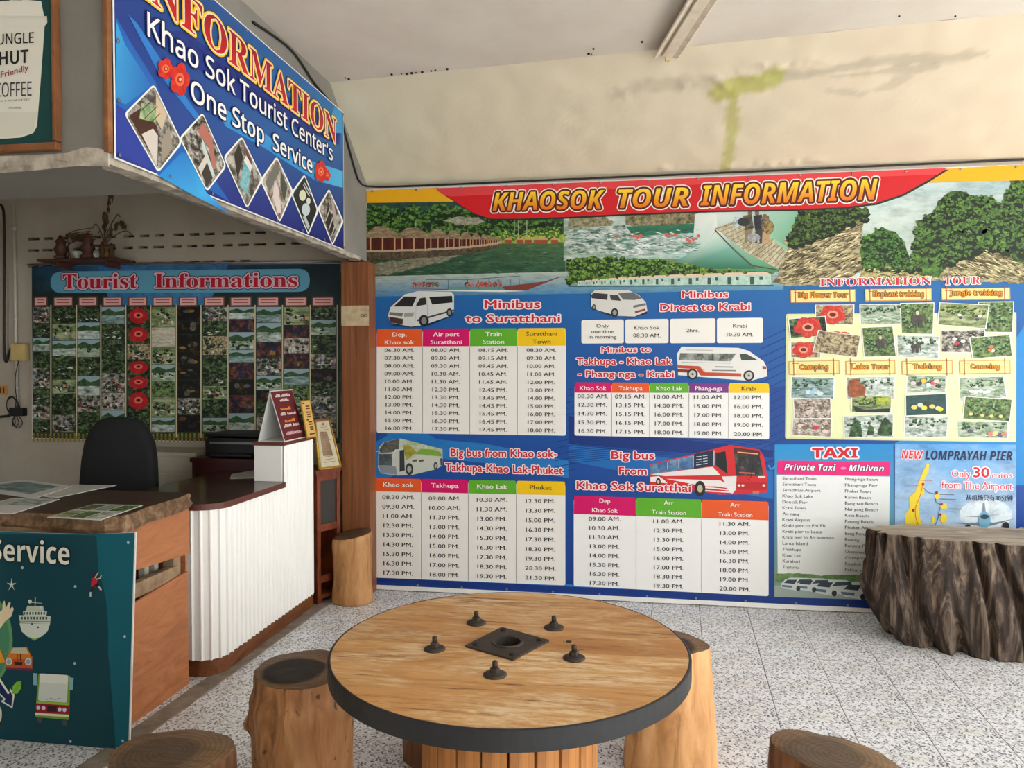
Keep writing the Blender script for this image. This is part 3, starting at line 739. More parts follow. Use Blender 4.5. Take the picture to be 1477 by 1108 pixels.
# swimmers picture
P.poly([(813, 305), (1040, 296), (1045, 372), (813, 376)], [(150, 168, 150), (206, 212, 206), (150, 196, 186), (96, 132, 104)], 3, col2=(230, 236, 232), nz=(12, 46, .54, .1, .75))
P.jag(list(map(Z2, [(0, 360), (240, 368), (285, 400), (270, 440), (120, 440), (0, 450)])), 1, (90, 92, 62), 4, col2=(180, 172, 140), nz=(60, 60, .5, .08, .9))
P.jag(list(map(Z2, [(360, 350), (820, 335), (815, 410), (640, 425), (480, 435), (365, 420)])), 1, (74, 78, 50), 4, col2=(170, 156, 120), nz=(60, 60, .5, .08, .9))
P.poly(list(map(Z2, [(360, 430), (820, 410), (830, 470), (600, 480), (360, 500)])), (30, 100, 76), 4, col2=(70, 140, 110), nz=(14, 60, .55, .1, .6))
P.poly(list(map(Z2, [(0, 440), (360, 420), (420, 500), (300, 600), (0, 600)])), (60, 100, 78), 4, col2=(220, 230, 224), nz=(22, 60, .50, .07, .9))
P.poly(list(map(Z2, [(300, 500), (840, 470), (820, 600), (300, 625)])), (60, 124, 104), 4, col2=(236, 240, 238), nz=(20, 60, .50, .08, .9))
for x, y in ((310, 495), (420, 490), (440, 500), (460, 488), (625, 480), (640, 490), (680, 485), (760, 515), (775, 525), (800, 510), (830, 490)):
    P.circ(x, y, 13, 11, (196, 96, 86), 6, Z2, 8)
P.strata(list(map(Z2, [(0, 470), (840, 450), (840, 600), (0, 610)])), 260, (30, 90, 74), (240, 244, 242), 10, .05, 5, wd=1.3)
P.poly(list(map(Z2, [(700, 640), (860, 560), (960, 440), (1060, 560), (1200, 700), (700, 700)])), [(90, 150, 130), (170, 200, 190), (214, 222, 216), (120, 176, 160), (30, 110, 84), (40, 100, 70)], 5)
P.poly(list(map(Z2, [(810, 350), (945, 345), (950, 440), (860, 560), (800, 470)])), [(206, 212, 206), (214, 220, 214), (216, 222, 218), (180, 204, 196), (200, 212, 206)], 5)
# bungalows and trees
P.jag(list(map(Z2, [(0, 640), (160, 620), (240, 640), (300, 660), (420, 630), (560, 640), (700, 660), (760, 670), (900, 700), (1150, 716), (1300, 720), (1300, 770), (0, 790)])), 1.4, (28, 56, 24), 7, col2=(140, 180, 60), nz=(60, 60, .54, .08, .95))
P.leafy(list(map(Z2, [(0, 640), (160, 625), (420, 635), (700, 660), (900, 700), (1200, 730), (1200, 760), (0, 790)])), 260, (16, 40, 16), (60, 100, 36), (170, 206, 90), 4.6, 7.4)
P.jag(list(map(Z2, [(250, 700), (300, 670), (360, 660), (440, 630), (470, 700), (420, 750), (260, 750)])), 1.2, (70, 110, 40), 7.1, col2=(170, 206, 80), nz=(60, 60, .5, .08, .9))
for i, (x, wd) in enumerate([(60, 40), (105, 40), (150, 45), (200, 50), (255, 55), (315, 60), (380, 70), (455, 80), (540, 90), (635, 105), (745, 115), (865, 120), (990, 130), (1130, 150)]):
    h = 26 + i * 3; top = 800 - i * 1.5 - h
    P.poly(list(map(Z2, [(x, top + h * .35), (x + wd * 1.1, top + h * .3), (x + wd * 1.1, 806), (x, 808)])), (186, 214, 200), 9, col2=(120, 170, 160), nz=(40, 40, .52, .08, .6))
    P.poly(list(map(Z2, [(x - 6, top + h * .42), (x + wd * .12, top + h * .1), (x + wd * .9, top + h * .06), (x + wd * 1.1, top + h * .36)])), (214, 190, 168), 10)
    P.poly(list(map(Z2, [(x + wd * .2, top + h * .55), (x + wd * .38, top + h * .55), (x + wd * .38, 800), (x + wd * .2, 800)])), (60, 84, 80), 10)
    P.poly(list(map(Z2, [(x + wd * .6, top + h * .5), (x + wd * .75, top + h * .5), (x + wd * .75, top + h * .85), (x + wd * .6, top + h * .85)])), (60, 84, 80), 10)
P.line(Z2((0, 812)), Z2((1310, 806)), 1.6, (40, 80, 90), 10)
P.line(Z2((290, 600)), Z2((290, 670)), .8, (200, 210, 190), 9)
# raft with travellers
P.poly(list(map(Z2, [(940, 350), (1463, 322), (1463, 430), (1400, 560), (1300, 500), (1200, 360), (1050, 345)])), [(196, 206, 200), (130, 180, 156), (90, 156, 120), (100, 166, 124), (140, 190, 160), (170, 200, 186), (190, 206, 200)], 5.5)
P.poly(list(map(Z2, [(900, 470), (960, 340), (1463, 318), (1463, 600), (1300, 740), (860, 740)])), [(200, 214, 206), (206, 216, 212), (150, 186, 190), (120, 180, 140), (50, 130, 90), (40, 120, 90)], 4.4)
P.poly(list(map(Z2, [(935, 440), (1050, 400), (1290, 500), (1400, 590), (1340, 700), (1160, 610)])), (160, 150, 118), 6, col2=(212, 206, 178), nz=(70, 60, .5, .08, .9))
for k in range(10):
    a = k / 9; P.line(Z2((940 + 225 * a, 445 + 165 * a + 0)), Z2((1060 + 250 * a, 408 + 100 * a + 0)), .6, (100, 86, 64), 7)
for k in range(8):
    P.line(Z2((1170 + k * 26, 606 + k * 13)), Z2((1290 + k * 18, 520 + k * 12)), .7, (84, 70, 54), 7)
P.pline(list(map(Z2, [(935, 450), (1050, 570), (1170, 680), (1330, 705)])), 1.8, (84, 70, 50), 8)
for (hx_, hy, bx, by, c1, c2) in ((1160, 345, 1150, 420, (40, 44, 40), (130, 120, 90)), (1205, 345, 1215, 420, (30, 32, 44), (60, 60, 66)), (1255, 365, 1260, 430, (40, 40, 50), (180, 150, 110))):
    P.circ(hx_, hy, 15, 16, (120, 90, 70), 8, Z2, 10)
    P.poly(list(map(Z2, [(bx - 34, by - 60), (bx + 20, by - 66), (bx + 34, by + 20), (bx - 22, by + 34)])), c1, 9, col2=c2, nz=(80, 80, .5, .06, .6))
    P.poly(list(map(Z2, [(bx - 20, by + 30), (bx + 28, by + 20), (bx + 20, by + 120), (bx + 6, by + 120), (bx + 2, by + 60), (bx - 10, by + 118), (bx - 24, by + 112)])), c2, 8)
P.circ(1280, 435, 34, 44, (170, 150, 90), 10, Z2, 14, col2=(90, 60, 40), nz=(80, 80, .5, .06, .9))
P.circ(1120, 400, 40, 28, (40, 46, 46), 9, Z2, 12); P.circ(1075, 400, 26, 34, (110, 150, 170), 8, Z2, 12, col2=(220, 226, 230), nz=(90, 90, .5, .06, .8))
P.circ(1185, 500, 40, 28, (180, 184, 190), 9, Z2, 12, col2=(110, 110, 120), nz=(90, 90, .5, .06, .8))
# karst cliffs on the right
P.poly([(1150, 300), (1270, 270), (1340, 256), (1560, 236), (1560, 400), (1130, 404)], [(176, 200, 200), (176, 204, 206), (120, 160, 170), (96, 140, 156), (206, 210, 200), (186, 200, 180)], 4, col2=(224, 228, 222), nz=(6, 16, .56, .14, .7))
P.jag(list(map(Z3, [(20, 660), (60, 560), (100, 470), (80, 430), (130, 360), (170, 280), (240, 262), (400, 255), (480, 262), (520, 290), (500, 340), (490, 460), (495, 600), (400, 640), (200, 680)])), 2, (84, 76, 50), 6, col2=(206, 192, 144), nz=(26, 80, .50, .06, .95))
P.jag(list(map(Z3, [(85, 430), (130, 350), (170, 275), (240, 258), (400, 250), (510, 262), (520, 300), (480, 340), (440, 330), (400, 350), (360, 400), (280, 420), (240, 400), (200, 450), (120, 480)])), 2.2, (22, 38, 18), 7, col2=(110, 150, 60), nz=(44, 60, .56, .08, .95))
P.jag(list(map(Z3, [(490, 590), (480, 480), (520, 400), (600, 365), (660, 380), (710, 440), (750, 540), (755, 600), (620, 610)])), 2, (22, 44, 20), 7, col2=(96, 150, 56), nz=(50, 60, .54, .08, .95))
P.jag(list(map(Z3, [(480, 640), (500, 570), (620, 560), (760, 590), (900, 640), (700, 660)])), 1.6, (130, 120, 70), 8, col2=(206, 196, 140), nz=(50, 80, .5, .07, .9))
P.jag(list(map(Z3, [(750, 610), (770, 520), (800, 420), (780, 330), (870, 300), (890, 230), (950, 180), (1020, 170), (1080, 200), (1160, 200), (1230, 240), (1262, 160), (1290, 120), (1360, 100), (1480, 100), (1480, 640), (900, 640)])), 2.4, (22, 40, 20), 6, col2=(120, 160, 66), nz=(36, 50, .56, .08, .95))
P.jag(list(map(Z3, [(900, 640), (940, 560), (1060, 520), (1160, 470), (1240, 500), (1340, 560), (1480, 560), (1480, 660), (1100, 660)])), 2.2, (84, 78, 48), 7, col2=(196, 186, 140), nz=(36, 60, .50, .07, .95))
P.jag(list(map(Z3, [(760, 560), (820, 450), (900, 480), (920, 600), (800, 620)])), 2, (34, 66, 26), 8, col2=(110, 160, 60), nz=(50, 60, .54, .08, .9))
cl = lambda l: list(map(Z3, l))
P.strata(cl([(60, 640), (100, 480), (240, 420), (400, 350), (480, 340), (480, 600), (200, 660)]), 420, (58, 50, 32), (230, 218, 176), 15, -.42, 7.2, wd=2.0)
P.leafy(cl([(90, 425), (170, 280), (400, 256), (515, 262), (520, 320), (440, 340), (280, 420), (120, 470)]), 260, (10, 22, 10), (44, 70, 26), (130, 160, 70), 5, 8)
P.leafy(cl([(490, 590), (500, 420), (600, 368), (710, 440), (752, 590)]), 200, (10, 26, 10), (40, 84, 28), (120, 170, 70), 5, 8)
P.leafy(cl([(760, 590), (790, 340), (880, 280), (960, 180), (1160, 205), (1240, 240), (1300, 130), (1477, 100), (1477, 520), (1160, 480), (940, 560)]), 900, (10, 22, 10), (44, 76, 28), (130, 170, 76), 6, 8)
P.strata(cl([(940, 620), (1060, 530), (1160, 480), (1340, 560), (1477, 560), (1477, 650)]), 320, (56, 48, 28), (222, 210, 164), 12, .35, 8.5, wd=1.8)
P.strata(cl([(480, 640), (510, 580), (760, 595), (900, 640)]), 120, (70, 60, 30), (220, 210, 150), 8, .0, 8.5, wd=1.6)
fin('landscape_print')
# red and yellow header
P.poly([(529, 275), (632, 271), (668, 291), (529, 293)], (228, 168, 20), 9)
P.poly([(1362, 244), (1560, 233), (1560, 258), (1335, 264)], (228, 166, 20), 9)
red = [(628, 272), (660, 293), (684, 308), (707, 315.5), (750, 315.5), (820, 313), (910, 308.5), (1030, 304), (1149, 302), (1218, 299), (1262, 293.5), (1300, 281), (1335, 262), (1366, 242.5)]
P.poly([(p[0] + 2, p[1] + 2.5) for p in red], (40, 40, 30), 10)
P.poly(red, (198, 24, 32), 11)
P.poly([(628, 272), (1366, 242.5), (1352, 252), (1100, 262), (650, 284), (640, 281)], (214, 62, 66), 12)
TI = dict(font='sbi', off=.004, outl=((.112, (238, 226, 214)), (.072, (84, 22, 16))), grad=((214, 110, 20), (244, 206, 44)))
P.text('KHAOSOK', (711, 304.5), (872, 301), 25.5, (246, 200, 34), 13, **TI)
P.text('TOUR', (892, 300.5), (993, 297.5), 26, (246, 200, 34), 13, **TI)
P.text('INFORMATION', (1010, 297), (1265, 288), 28, (246, 200, 34), 13, **TI)
fin('title_lettering')
# ---- vehicles
def van_left(z):
    P.poly([z(p) for p in [(150, 320), (300, 335), (420, 320), (580, 250), (560, 240), (300, 300)]], (14, 40, 80), 3)
    P.poly([z(p) for p in [(155, 200), (250, 115), (340, 92), (560, 98), (578, 120), (578, 225), (540, 262), (370, 320), (290, 330), (150, 300), (140, 250)]], (206, 208, 206), 4)
    P.poly([z(p) for p in [(175, 195), (248, 128), (330, 130), (300, 195)]], (34, 34, 34), 5)
    P.poly([z(p) for p in [(320, 195), (352, 140), (388, 134), (396, 182)]], (34, 36, 36), 5)
    P.poly([z(p) for p in [(412, 132), (565, 124), (568, 168), (432, 182)]], (30, 30, 32), 5)
    P.poly([z(p) for p in [(150, 232), (240, 240), (232, 262), (146, 252)]], (110, 108, 100), 5)
    P.poly([z(p) for p in [(146, 262), (240, 278), (236, 316), (150, 300)]], (70, 44, 36), 5)
    P.poly([z(p) for p in [(248, 240), (312, 234), (306, 262), (246, 264)]], (150, 150, 146), 5)
    P.poly([z(p) for p in [(330, 282), (578, 214), (578, 224), (335, 294)]], (60, 66, 66), 5)
    for cx, cy, rx, ry in ((378, 290, 33, 40), (548, 235, 20, 28)):
        P.circ(cx, cy, rx, ry, (34, 34, 34), 6, z); P.circ(cx, cy, rx * .55, ry * .6, (130, 130, 130), 7, z)
    P.line(z((398, 140)), z((402, 270)), .5, (130, 130, 130), 6); P.line(z((330, 130)), z((320, 300)), .5, (170, 170, 170), 6)
def van_right(z, s=1.0):
    P.poly([z(p) for p in [(150, 200), (260, 250), (420, 270), (530, 240), (500, 215)]], (10, 34, 70), 3)
    P.poly([z(p) for p in [(150, 110), (175, 88), (290, 84), (400, 86), (470, 120), (515, 168), (525, 225), (440, 262), (330, 258), (200, 222), (150, 195)]], (206, 206, 202), 4)
    P.poly([z(p) for p in [(150, 118), (170, 104), (262, 112), (258, 152), (155, 140)]], (52, 52, 54), 5)
    P.poly([z(p) for p in [(275, 118), (330, 120), (350, 158), (282, 152)]], (60, 62, 64), 5)
    P.poly([z(p) for p in [(330, 108), (430, 100), (492, 140), (440, 152), (365, 150)]], (96, 100, 100), 5)
    P.poly([z(p) for p in [(430, 190), (512, 172), (516, 186), (432, 206)]], (110, 110, 110), 5)
    P.poly([z(p) for p in [(440, 228), (512, 208), (512, 222), (445, 240)]], (150, 50, 40), 6)
    for cx, cy, rx, ry in ((308, 236, 24, 30), (170, 200, 13, 20)):
        P.circ(cx, cy, rx, ry, (44, 44, 44), 6, z); P.circ(cx, cy, rx * .55, ry * .6, (150, 150, 150), 7, z)
P.base = 7
van_left(Z4); fin('minibus_picture')
van_right(Z5); fin('minibus_picture')
P.base = 0
def van_side(z):
    P.poly([z(p) for p in [(722, 510), (752, 462), (1130, 470), (1200, 490), (1300, 560), (1320, 600), (1322, 660), (1210, 690), (730, 652)]], (222, 222, 218), 4)
    P.poly([z(p) for p in [(742, 505), (1115, 508), (1080, 560), (736, 552)]], (84, 90, 84), 5, col2=(180, 186, 180), nz=(24, 20, .52, .06, .8))
    for x in (830, 890, 960, 1010): P.line(z((x, 506)), z((x - 4, 556)), .8, (40, 40, 40), 6)
    P.poly([z(p) for p in [(1140, 512), (1180, 508), (1262, 552), (1150, 552)]], (60, 70, 66), 5)
    P.poly([z(p) for p in [(722, 585), (870, 592), (905, 632), (1150, 640), (1150, 662), (880, 655), (850, 612), (722, 604)]], (190, 70, 40), 6)
    P.poly([z(p) for p in [(722, 610), (840, 618), (860, 640), (722, 630)]], (120, 50, 34), 6)
    P.line(z((880, 600)), z((910, 628)), .8, (220, 160, 60), 7)
    for x, y, w_ in ((1035, 596, 120), (1035, 620, 160)): P.line(z((x - w_ / 2, y)), z((x + w_ / 2, y + 2)), 1.6, (120, 120, 120), 6)
    P.line(z((750, 567)), z((1080, 572)), .8, (130, 130, 130), 6); P.line(z((780, 484)), z((960, 486)), .7, (150, 150, 150), 6)
    for cx, cy in ((825, 645), (1200, 655)):
        P.circ(cx, cy, 36, 36, (40, 40, 40), 7, z); P.circ(cx, cy, 24, 25, (190, 190, 186), 8, z); P.circ(cx, cy, 8, 8, (90, 90, 90), 9, z)
    P.poly([z(p) for p in [(1290, 590), (1318, 595), (1316, 615), (1295, 612)]], (150, 80, 70), 7)
van_side(Z5); fin('minivan_picture')
def bus_left(z):
    P.poly([z(p) for p in [(70, 250), (75, 120), (110, 80), (220, 58), (500, 130), (502, 235), (460, 262), (300, 300), (200, 305), (90, 290)]], (190, 196, 186), 4)
    P.poly([z(p) for p in [(80, 130), (115, 80), (215, 60), (210, 130), (160, 150), (80, 155)]], (62, 66, 62), 5, col2=(120, 120, 110), nz=(40, 40, .5, .08, .7))
    P.poly([z(p) for p in [(78, 160), (165, 160), (165, 240), (72, 235)]], (56, 70, 76), 5, col2=(110, 124, 126), nz=(40, 40, .5, .08, .6))
    P.poly([z(p) for p in [(75, 235), (190, 245), (200, 300), (90, 288)]], (130, 140, 150), 5)
    P.poly([z(p) for p in [(215, 130), (245, 130), (250, 270), (215, 280)]], (50, 56, 60), 6)
    P.poly([z(p) for p in [(225, 62), (380, 100), (498, 135), (498, 178), (340, 170), (260, 200), (240, 140)]], (170, 186, 130), 5, col2=(206, 214, 206), nz=(30, 50, .5, .08, .9))
    P.poly([z(p) for p in [(320, 160), (360, 125), (440, 132), (490, 150), (495, 178), (420, 170)]], (120, 160, 60), 6)
    P.poly([z(p) for p in [(240, 100), (290, 110), (330, 150), (260, 200), (248, 160)]], (170, 160, 60), 6, col2=(120, 130, 60), nz=(50, 50, .5, .08, .7))
    P.pline([z(p) for p in [(40, 155), (70, 140), (85, 150)]], 1.2, (190, 196, 196), 6); P.pline([z(p) for p in [(175, 180), (185, 135), (240, 130)]], 1.6, (206, 210, 206), 8)
    for cx, cy, rx, ry in ((280, 262, 26, 40), (455, 240, 14, 26)):
        P.circ(cx, cy, rx, ry, (50, 54, 54), 7, z); P.circ(cx, cy, rx * .55, ry * .55, (160, 166, 160), 8, z)
    for x in (300, 345): P.poly([z(p) for p in [(x, 200), (x + 30, 196), (x + 30, 210), (x, 214)]], (90, 80, 50), 7)
    P.poly([z(p) for p in [(485, 190), (500, 190), (502, 235), (488, 238)]], (60, 70, 80), 7)
bus_left(Z6); fin('big_bus_picture')
def bus_right(z):
    P.poly([z(p) for p in [(540, 185), (1075, 55), (1270, 85), (1300, 130), (1322, 260), (1320, 370), (1220, 382), (1000, 385), (860, 360), (545, 325)]], (206, 40, 44), 4)
    P.poly([z(p) for p in [(545, 190), (970, 90), (975, 190), (540, 250)]], (60, 100, 150), 5, col2=(140, 176, 200), nz=(24, 20, .5, .08, .7))
    P.poly([z(p) for p in [(835, 115), (970, 85), (972, 190), (835, 215)]], (30, 46, 70), 6)
    for k in range(4): P.line(z((850, 135 + k * 18)), z((885, 130 + k * 18)), .9, (200, 210, 220), 7); P.line(z((895, 128 + k * 18)), z((925, 124 + k * 18)), .9, (200, 210, 220), 7)
    for x in (660, 735, 830, 968): P.line(z((x, 205 - (x - 540) * .27)), z((x, 228 - (x - 540) * .09)), 1.2, (190, 196, 200), 7)
    P.poly([z(p) for p in [(545, 250), (960, 200), (1010, 255), (640, 262)]], (226, 222, 218), 6)
    P.poly([z(p) for p in [(545, 268), (600, 262), (640, 290), (660, 310), (545, 300)]], (230, 226, 222), 6)
    P.poly([z(p) for p in [(650, 280), (830, 285), (1010, 290), (1080, 330), (900, 330)]], (228, 224, 222), 6)
    for k in range(3): P.line(z((905, 315 + k * 22)), z((1095, 342 + k * 14)), 1.8, (232, 228, 226), 7)
    P.poly([z(p) for p in [(980, 110), (1045, 95), (1060, 250), (980, 190)]], (30, 32, 36), 6)
    P.poly([z(p) for p in [(1100, 75), (1265, 95), (1300, 260), (1115, 262)]], (44, 44, 46), 6, col2=(110, 104, 100), nz=(30, 30, .56, .06, .8))
    P.poly([z(p) for p in [(1105, 72), (1270, 92), (1278, 125), (1110, 115)]], (90, 34, 30), 7)
    P.line(z((1125, 102)), z((1262, 115)), 1.6, (220, 170, 120), 8)
    P.poly([z(p) for p in [(1115, 300), (1320, 305), (1318, 355), (1118, 352)]], (180, 30, 36), 7)
    P.poly([z(p) for p in [(1020, 265), (1118, 262), (1115, 350), (1090, 380), (1060, 350)]], (224, 222, 222), 6)
    P.line(z((1135, 238)), z((1240, 245)), 2.2, (200, 90, 80), 8); P.line(z((1262, 268)), z((1310, 268)), 2.2, (226, 226, 226), 8)
    for x in (1135, 1160, 1300): P.circ(x, 324, 10, 8, (236, 220, 210), 8, z, 8)
    P.poly([z(p) for p in [(1225, 362), (1270, 362), (1268, 382), (1225, 382)]], (200, 110, 80), 8)
    P.pline([z(p) for p in [(1195, 285), (1215, 268), (1225, 180)]], .8, (20, 20, 20), 9)
    for cx, cy, rx, ry in ((875, 345, 36, 52), (598, 300, 16, 26)):
        P.circ(cx, cy, rx, ry, (36, 34, 34), 8, z); P.circ(cx, cy, rx * .5, ry * .5, (190, 180, 150), 9, z)
    P.pline([z(p) for p in [(1330, 190), (1350, 220), (1375, 195)]], 2, (60, 150, 210), 5)
bus_right(Z7); fin('red_bus_picture')
# ---- lettering titles
RT = dict(outl=((.085, (236, 222, 224)),), off=.022)
RC = (196, 26, 46)
def rt(s, a, b, cap, z, st=.0): P.text(s, a, b, cap, RC, 12, z, **RT)
rt('Minibus', (783, 208), (1150, 206), 56, Z4); rt('to Suratthani', (655, 300), (1282, 298), 52, Z4)
rt('Minibus', (757, 138), (1060, 134), 46, Z5); rt('Direct to Krabi', (612, 226), (1207, 218), 48, Z5)
rt('Minibus to', (220, 502), (548, 498), 38, Z5); rt('Takhupa - Khao Lak', (55, 582), (688, 580), 44, Z5); rt('- Phang-nga - Krabi', (65, 662), (700, 666), 42, Z5)
rt('Big bus from Khao sok-', (557, 176), (1260, 184), 52, Z6); rt('Takhupa-Khao Lak-Phuket', (520, 272), (1300, 296), 52, Z6)
rt('Big bus', (287, 146), (570, 150), 52, Z7); rt('From', (337, 250), (520, 252), 50, Z7); rt('Khao Sok Suratthai', (56, 346), (812, 368), 52, Z7)
fin('route_lettering')
# ---- timetables
WH = (232, 230, 224); WH2 = (236, 236, 234)
OR, MG, GR, YE, PU = (226, 88, 34), (206, 8, 100), (92, 170, 40), (238, 194, 14), (120, 50, 130)
def table(z, x0, x1, ht, hb, bt, cols, heads, rows_, capr, r0, rN, xoff=None, headcap=26, hst=1.25, body=WH, headfs=None):
    """ht/hb/bt: (left,right) heights of header top, header bottom, panel bottom; cols: inner boundaries"""
    def yl(pair, x): return pair[0] + (pair[1] - pair[0]) * (x - x0) / (x1 - x0)
    P.rquad([(x0, ht[0] + 20), (x1, ht[1] + 20), (x1, bt[1]), (x0, bt[0])], 3.2, body, 3, z)
    xs = [x0] + cols + [x1]
    for i, (a, b) in enumerate(zip(xs, xs[1:])):
        P.rquad([(a + 2, yl(ht, a)), (b - 2, yl(ht, b)), (b - 1, yl(hb, b)), (a + 1, yl(hb, a))], 3.2, heads[i][0], 5, z)
        P.poly([(a + 1, yl(hb, a) - 14), (b - 1, yl(hb, b) - 14), (b - 1, yl(hb, b)), (a + 1, yl(hb, a))], heads[i][0], 5.5, z)
        xc = (a + b) / 2; tc = (80, 66, 30) if heads[i][0] == YE else (238, 232, 226)
        for ln, (txt, fy) in enumerate(heads[i][1]):
            y = yl(ht, xc) + (yl(hb, xc) - yl(ht, xc)) * fy
            P.ctext(txt, xc, y, headcap, tc, 8, z, st=hst, slope=(ht[1] - ht[0]) / (x1 - x0), off=.012)
        n = len(rows_)
        for k, row in enumerate(rows_):
            if i >= len(row): continue
            bl = r0[0] + (r0[1] - r0[0]) * (xc - x0) / (x1 - x0); bn = rN[0] + (rN[1] - rN[0]) * (xc - x0) / (x1 - x0)
            y = bl + (bn - bl) * k / (n - 1); sl = (rN[1] - rN[0] + 0.0) / (x1 - x0) * k / n
            P.ctext(row[i], xc - 2, y, capr, (44, 42, 44), 7, z, st=1.34, slope=sl, off=.008)
    for c in cols: P.line((c, yl(hb, c) + 4), (c, yl(bt, c) - 2), 2.2 / z.s * .22, (70, 70, 84), 6, lambda p: z(p))
    fin('timetable')
def AM(l): return [s + (' AM.' if s[0] == '*' else ' PM.') for s in l]
def ap(s): return s[:-1] + (' AM.' if s[-1] == 'a' else ' PM.')
def grid(cols_): return [[ap(c[k]) for c in cols_] for k in range(len(cols_[0]))]
table(Z4, 62, 1322, (345, 338), (462, 456), (1036, 1055), [368, 682, 999],
      [(OR, [('Dep.', .44), ('Khao sok', .88)]), (MG, [('Air port', .44), ('Suratthani', .88)]), (GR, [('Train', .44), ('Station', .88)]), (YE, [('Suratthani', .44), ('Town', .88)])],
      grid([['06.30a', '07.30a', '08.00a', '09.00a', '10.00a', '11.00a', '12.00p', '13.00p', '14.00p', '15.00p', '16.00p'],
            ['08.00a', '09.00a', '09.30a', '10.30a', '11.30a', '12.30p', '13.30p', '14.30p', '15.30p', '16.30p', '17.30p'],
            ['08.15a', '09.15a', '09.45a', '10.45a', '11.45a', '12.45p', '13.45p', '14.45p', '15.45p', '16.45p', '17.45p'],
            ['08.30a', '09.30a', '10.00a', '11.00a', '12.00p', '13.00p', '14.00p', '15.00p', '16.00p', '17.00p', '18.00p']]),
      25, (498, 498), (1016, 1034), headcap=29)
table(Z6, 55, 1318, (322, 345), (410, 436), (984, 1036), [360, 672, 992],
      [(OR, [('Khao sok', .62)]), (MG, [('Takhupa', .62)]), (GR, [('Khao Lak', .62)]), (YE, [('Phuket', .62)])],
      grid([['08.30a', '09.30a', '11.00a', '12.30p', '13.30p', '14.30p', '15.30p', '16.30p', '17.30p'],
            ['09.00a', '10.00a', '11.30p', '13.00p', '14.00p', '15.00p', '16.00p', '17.00p', '18.00p'],
            ['10.30a', '11.30a', '13.00p', '14.30p', '15.30p', '16.30p', '17.30p', '18.30p', '19.30p'],
            ['12.30p', '13.30p', '15.00p', '16.30p', '17.30p', '18.30p', '19.30p', '20.30p', '21.30p']]),
      27, (458, 492), (962, 1006), headcap=30)
table(Z5, 40, 1336, (700, 706), (768, 770), (1054, 1080), [288, 540, 802, 1066],
      [(MG, [('Khao Sok', .76)]), (OR, [('Takhupa', .76)]), (GR, [('Khao Lak', .76)]), (PU, [('Phang-nga', .76)]), (YE, [('Krabi', .76)])],
      grid([['08.30a', '12.30p', '14.30p', '15.30p', '16.30p'], ['09.15a', '13.15p', '15.15p', '16.15p', '17.15p'], ['10.00a', '14.00p', '16.00p', '17.00p', '18.00p'],
            ['11.00a', '15.00p', '17.00p', '18.00p', '19.00p'], ['12.00p', '16.00p', '18.00p', '19.00p', '20.00p']]),
      26, (804, 814), (1034, 1060), headcap=28, hst=1.15, body=WH2)
table(Z7, 35, 1332, (392, 432), (514, 556), (994, 1062), [450, 886],
      [(MG, [('Dep', .34), ('Khao Sok', .86)]), (GR, [('Arr', .34), ('Train Station', .86)]), (OR, [('Arr', .34), ('Train Station', .86)])],
      grid([['09.00a', '10.30a', '11.30a', '13.00p', '14.00p', '15.30p', '16.30p', '17.30p'], ['11.00a', '12.30p', '13.30p', '15.00p', '16.00p', '17.00p', '18.30p', '19.30p'],
            ['11.30a', '13.00p', '14.00p', '15.30p', '16.30p', '18.00p', '19.00p', '20.00p']]),
      27, (552, 602), (980, 1036), headcap=28, hst=1.1, body=WH2)
for i, (a, b, t) in enumerate([(86, 368, [('Only', 336), ('one time', 372), ('in morning', 408)]), (378, 666, [('Khao Sok', 348), ('08.30 AM.', 400)]), (676, 978, [('2hrs.', 366)]), (988, 1294, [('Krabi', 336), ('10.30 AM.', 394)])]):
    P.rquad([(a, 285 - i * 4), (b, 281 - i * 4), (b, 440 - i), (a, 442 - i)], 3.2, WH, 3, Z5)
    for s, y in t: P.ctext(s, (a + b) / 2, y, 25 if len(t) < 3 else 24, (44, 42, 44), 6, Z5, st=1.25, off=.006)
fin('timetable')
# ---- information tour panel
P.rquad([(95, 213), (1432, 203), (1430, 957), (90, 938)], 3, (206, 214, 160), 3, Z8)
P.rquad([(105, 223), (1422, 213), (1420, 947), (100, 928)], 3, (220, 226, 176), 3.6, Z8)
P.text('INFORMATION', (290, 52), (938, 42), 44, (196, 30, 60), 12, Z8, font='serif', off=.0, outl=((.06, (240, 226, 226)),))
P.text('TOUR', (1010, 44), (1222, 40), 44, (196, 30, 60), 12, Z8, font='serif', outl=((.06, (240, 226, 226)),))
def plate(x0, x1, y0, y1, txt, ty, cap):
    P.poly([(x0, y0 + 5), (x1, y0), (x1 + 2, y1 - 4), (x0 + 2, y1)], (196, 150, 84), 8, Z8)
    P.poly([(x0 + 4, y0 + 9), (x1 - 5, y0 + 4), (x1 - 4, y1 - 10), (x0 + 5, y1 - 6)], (238, 212, 142), 9, Z8)
    for x in (x0 + 28, x1 - 34):
        P.line((x, y0 - 10), (x + 2, y1 + 4), 5, (150, 84, 40), 10, Z8); P.line((x + 12, y0 + 6), (x + 12, y1 - 8), 4, (250, 230, 170), 10, Z8)
    P.line((x0 + 20, y0 + 18), (x0 + 60, y0 + 18), 4, (190, 60, 40), 10, Z8)
    P.ctext(txt, (x0 + x1) / 2, ty, cap, (170, 96, 14), 11, Z8, font='sb', outl=((.07, (90, 56, 30)),), w=(x1 - x0) * (.76 if len(txt) > 8 else .56), grad=((220, 130, 20), (200, 150, 40)))
plate(120, 498, 70, 148, 'Big Flower Tour', 118, 30); plate(552, 940, 64, 140, 'Elephant trekking', 112, 30); plate(996, 1394, 60, 134, 'Jungle trekking', 106, 30)
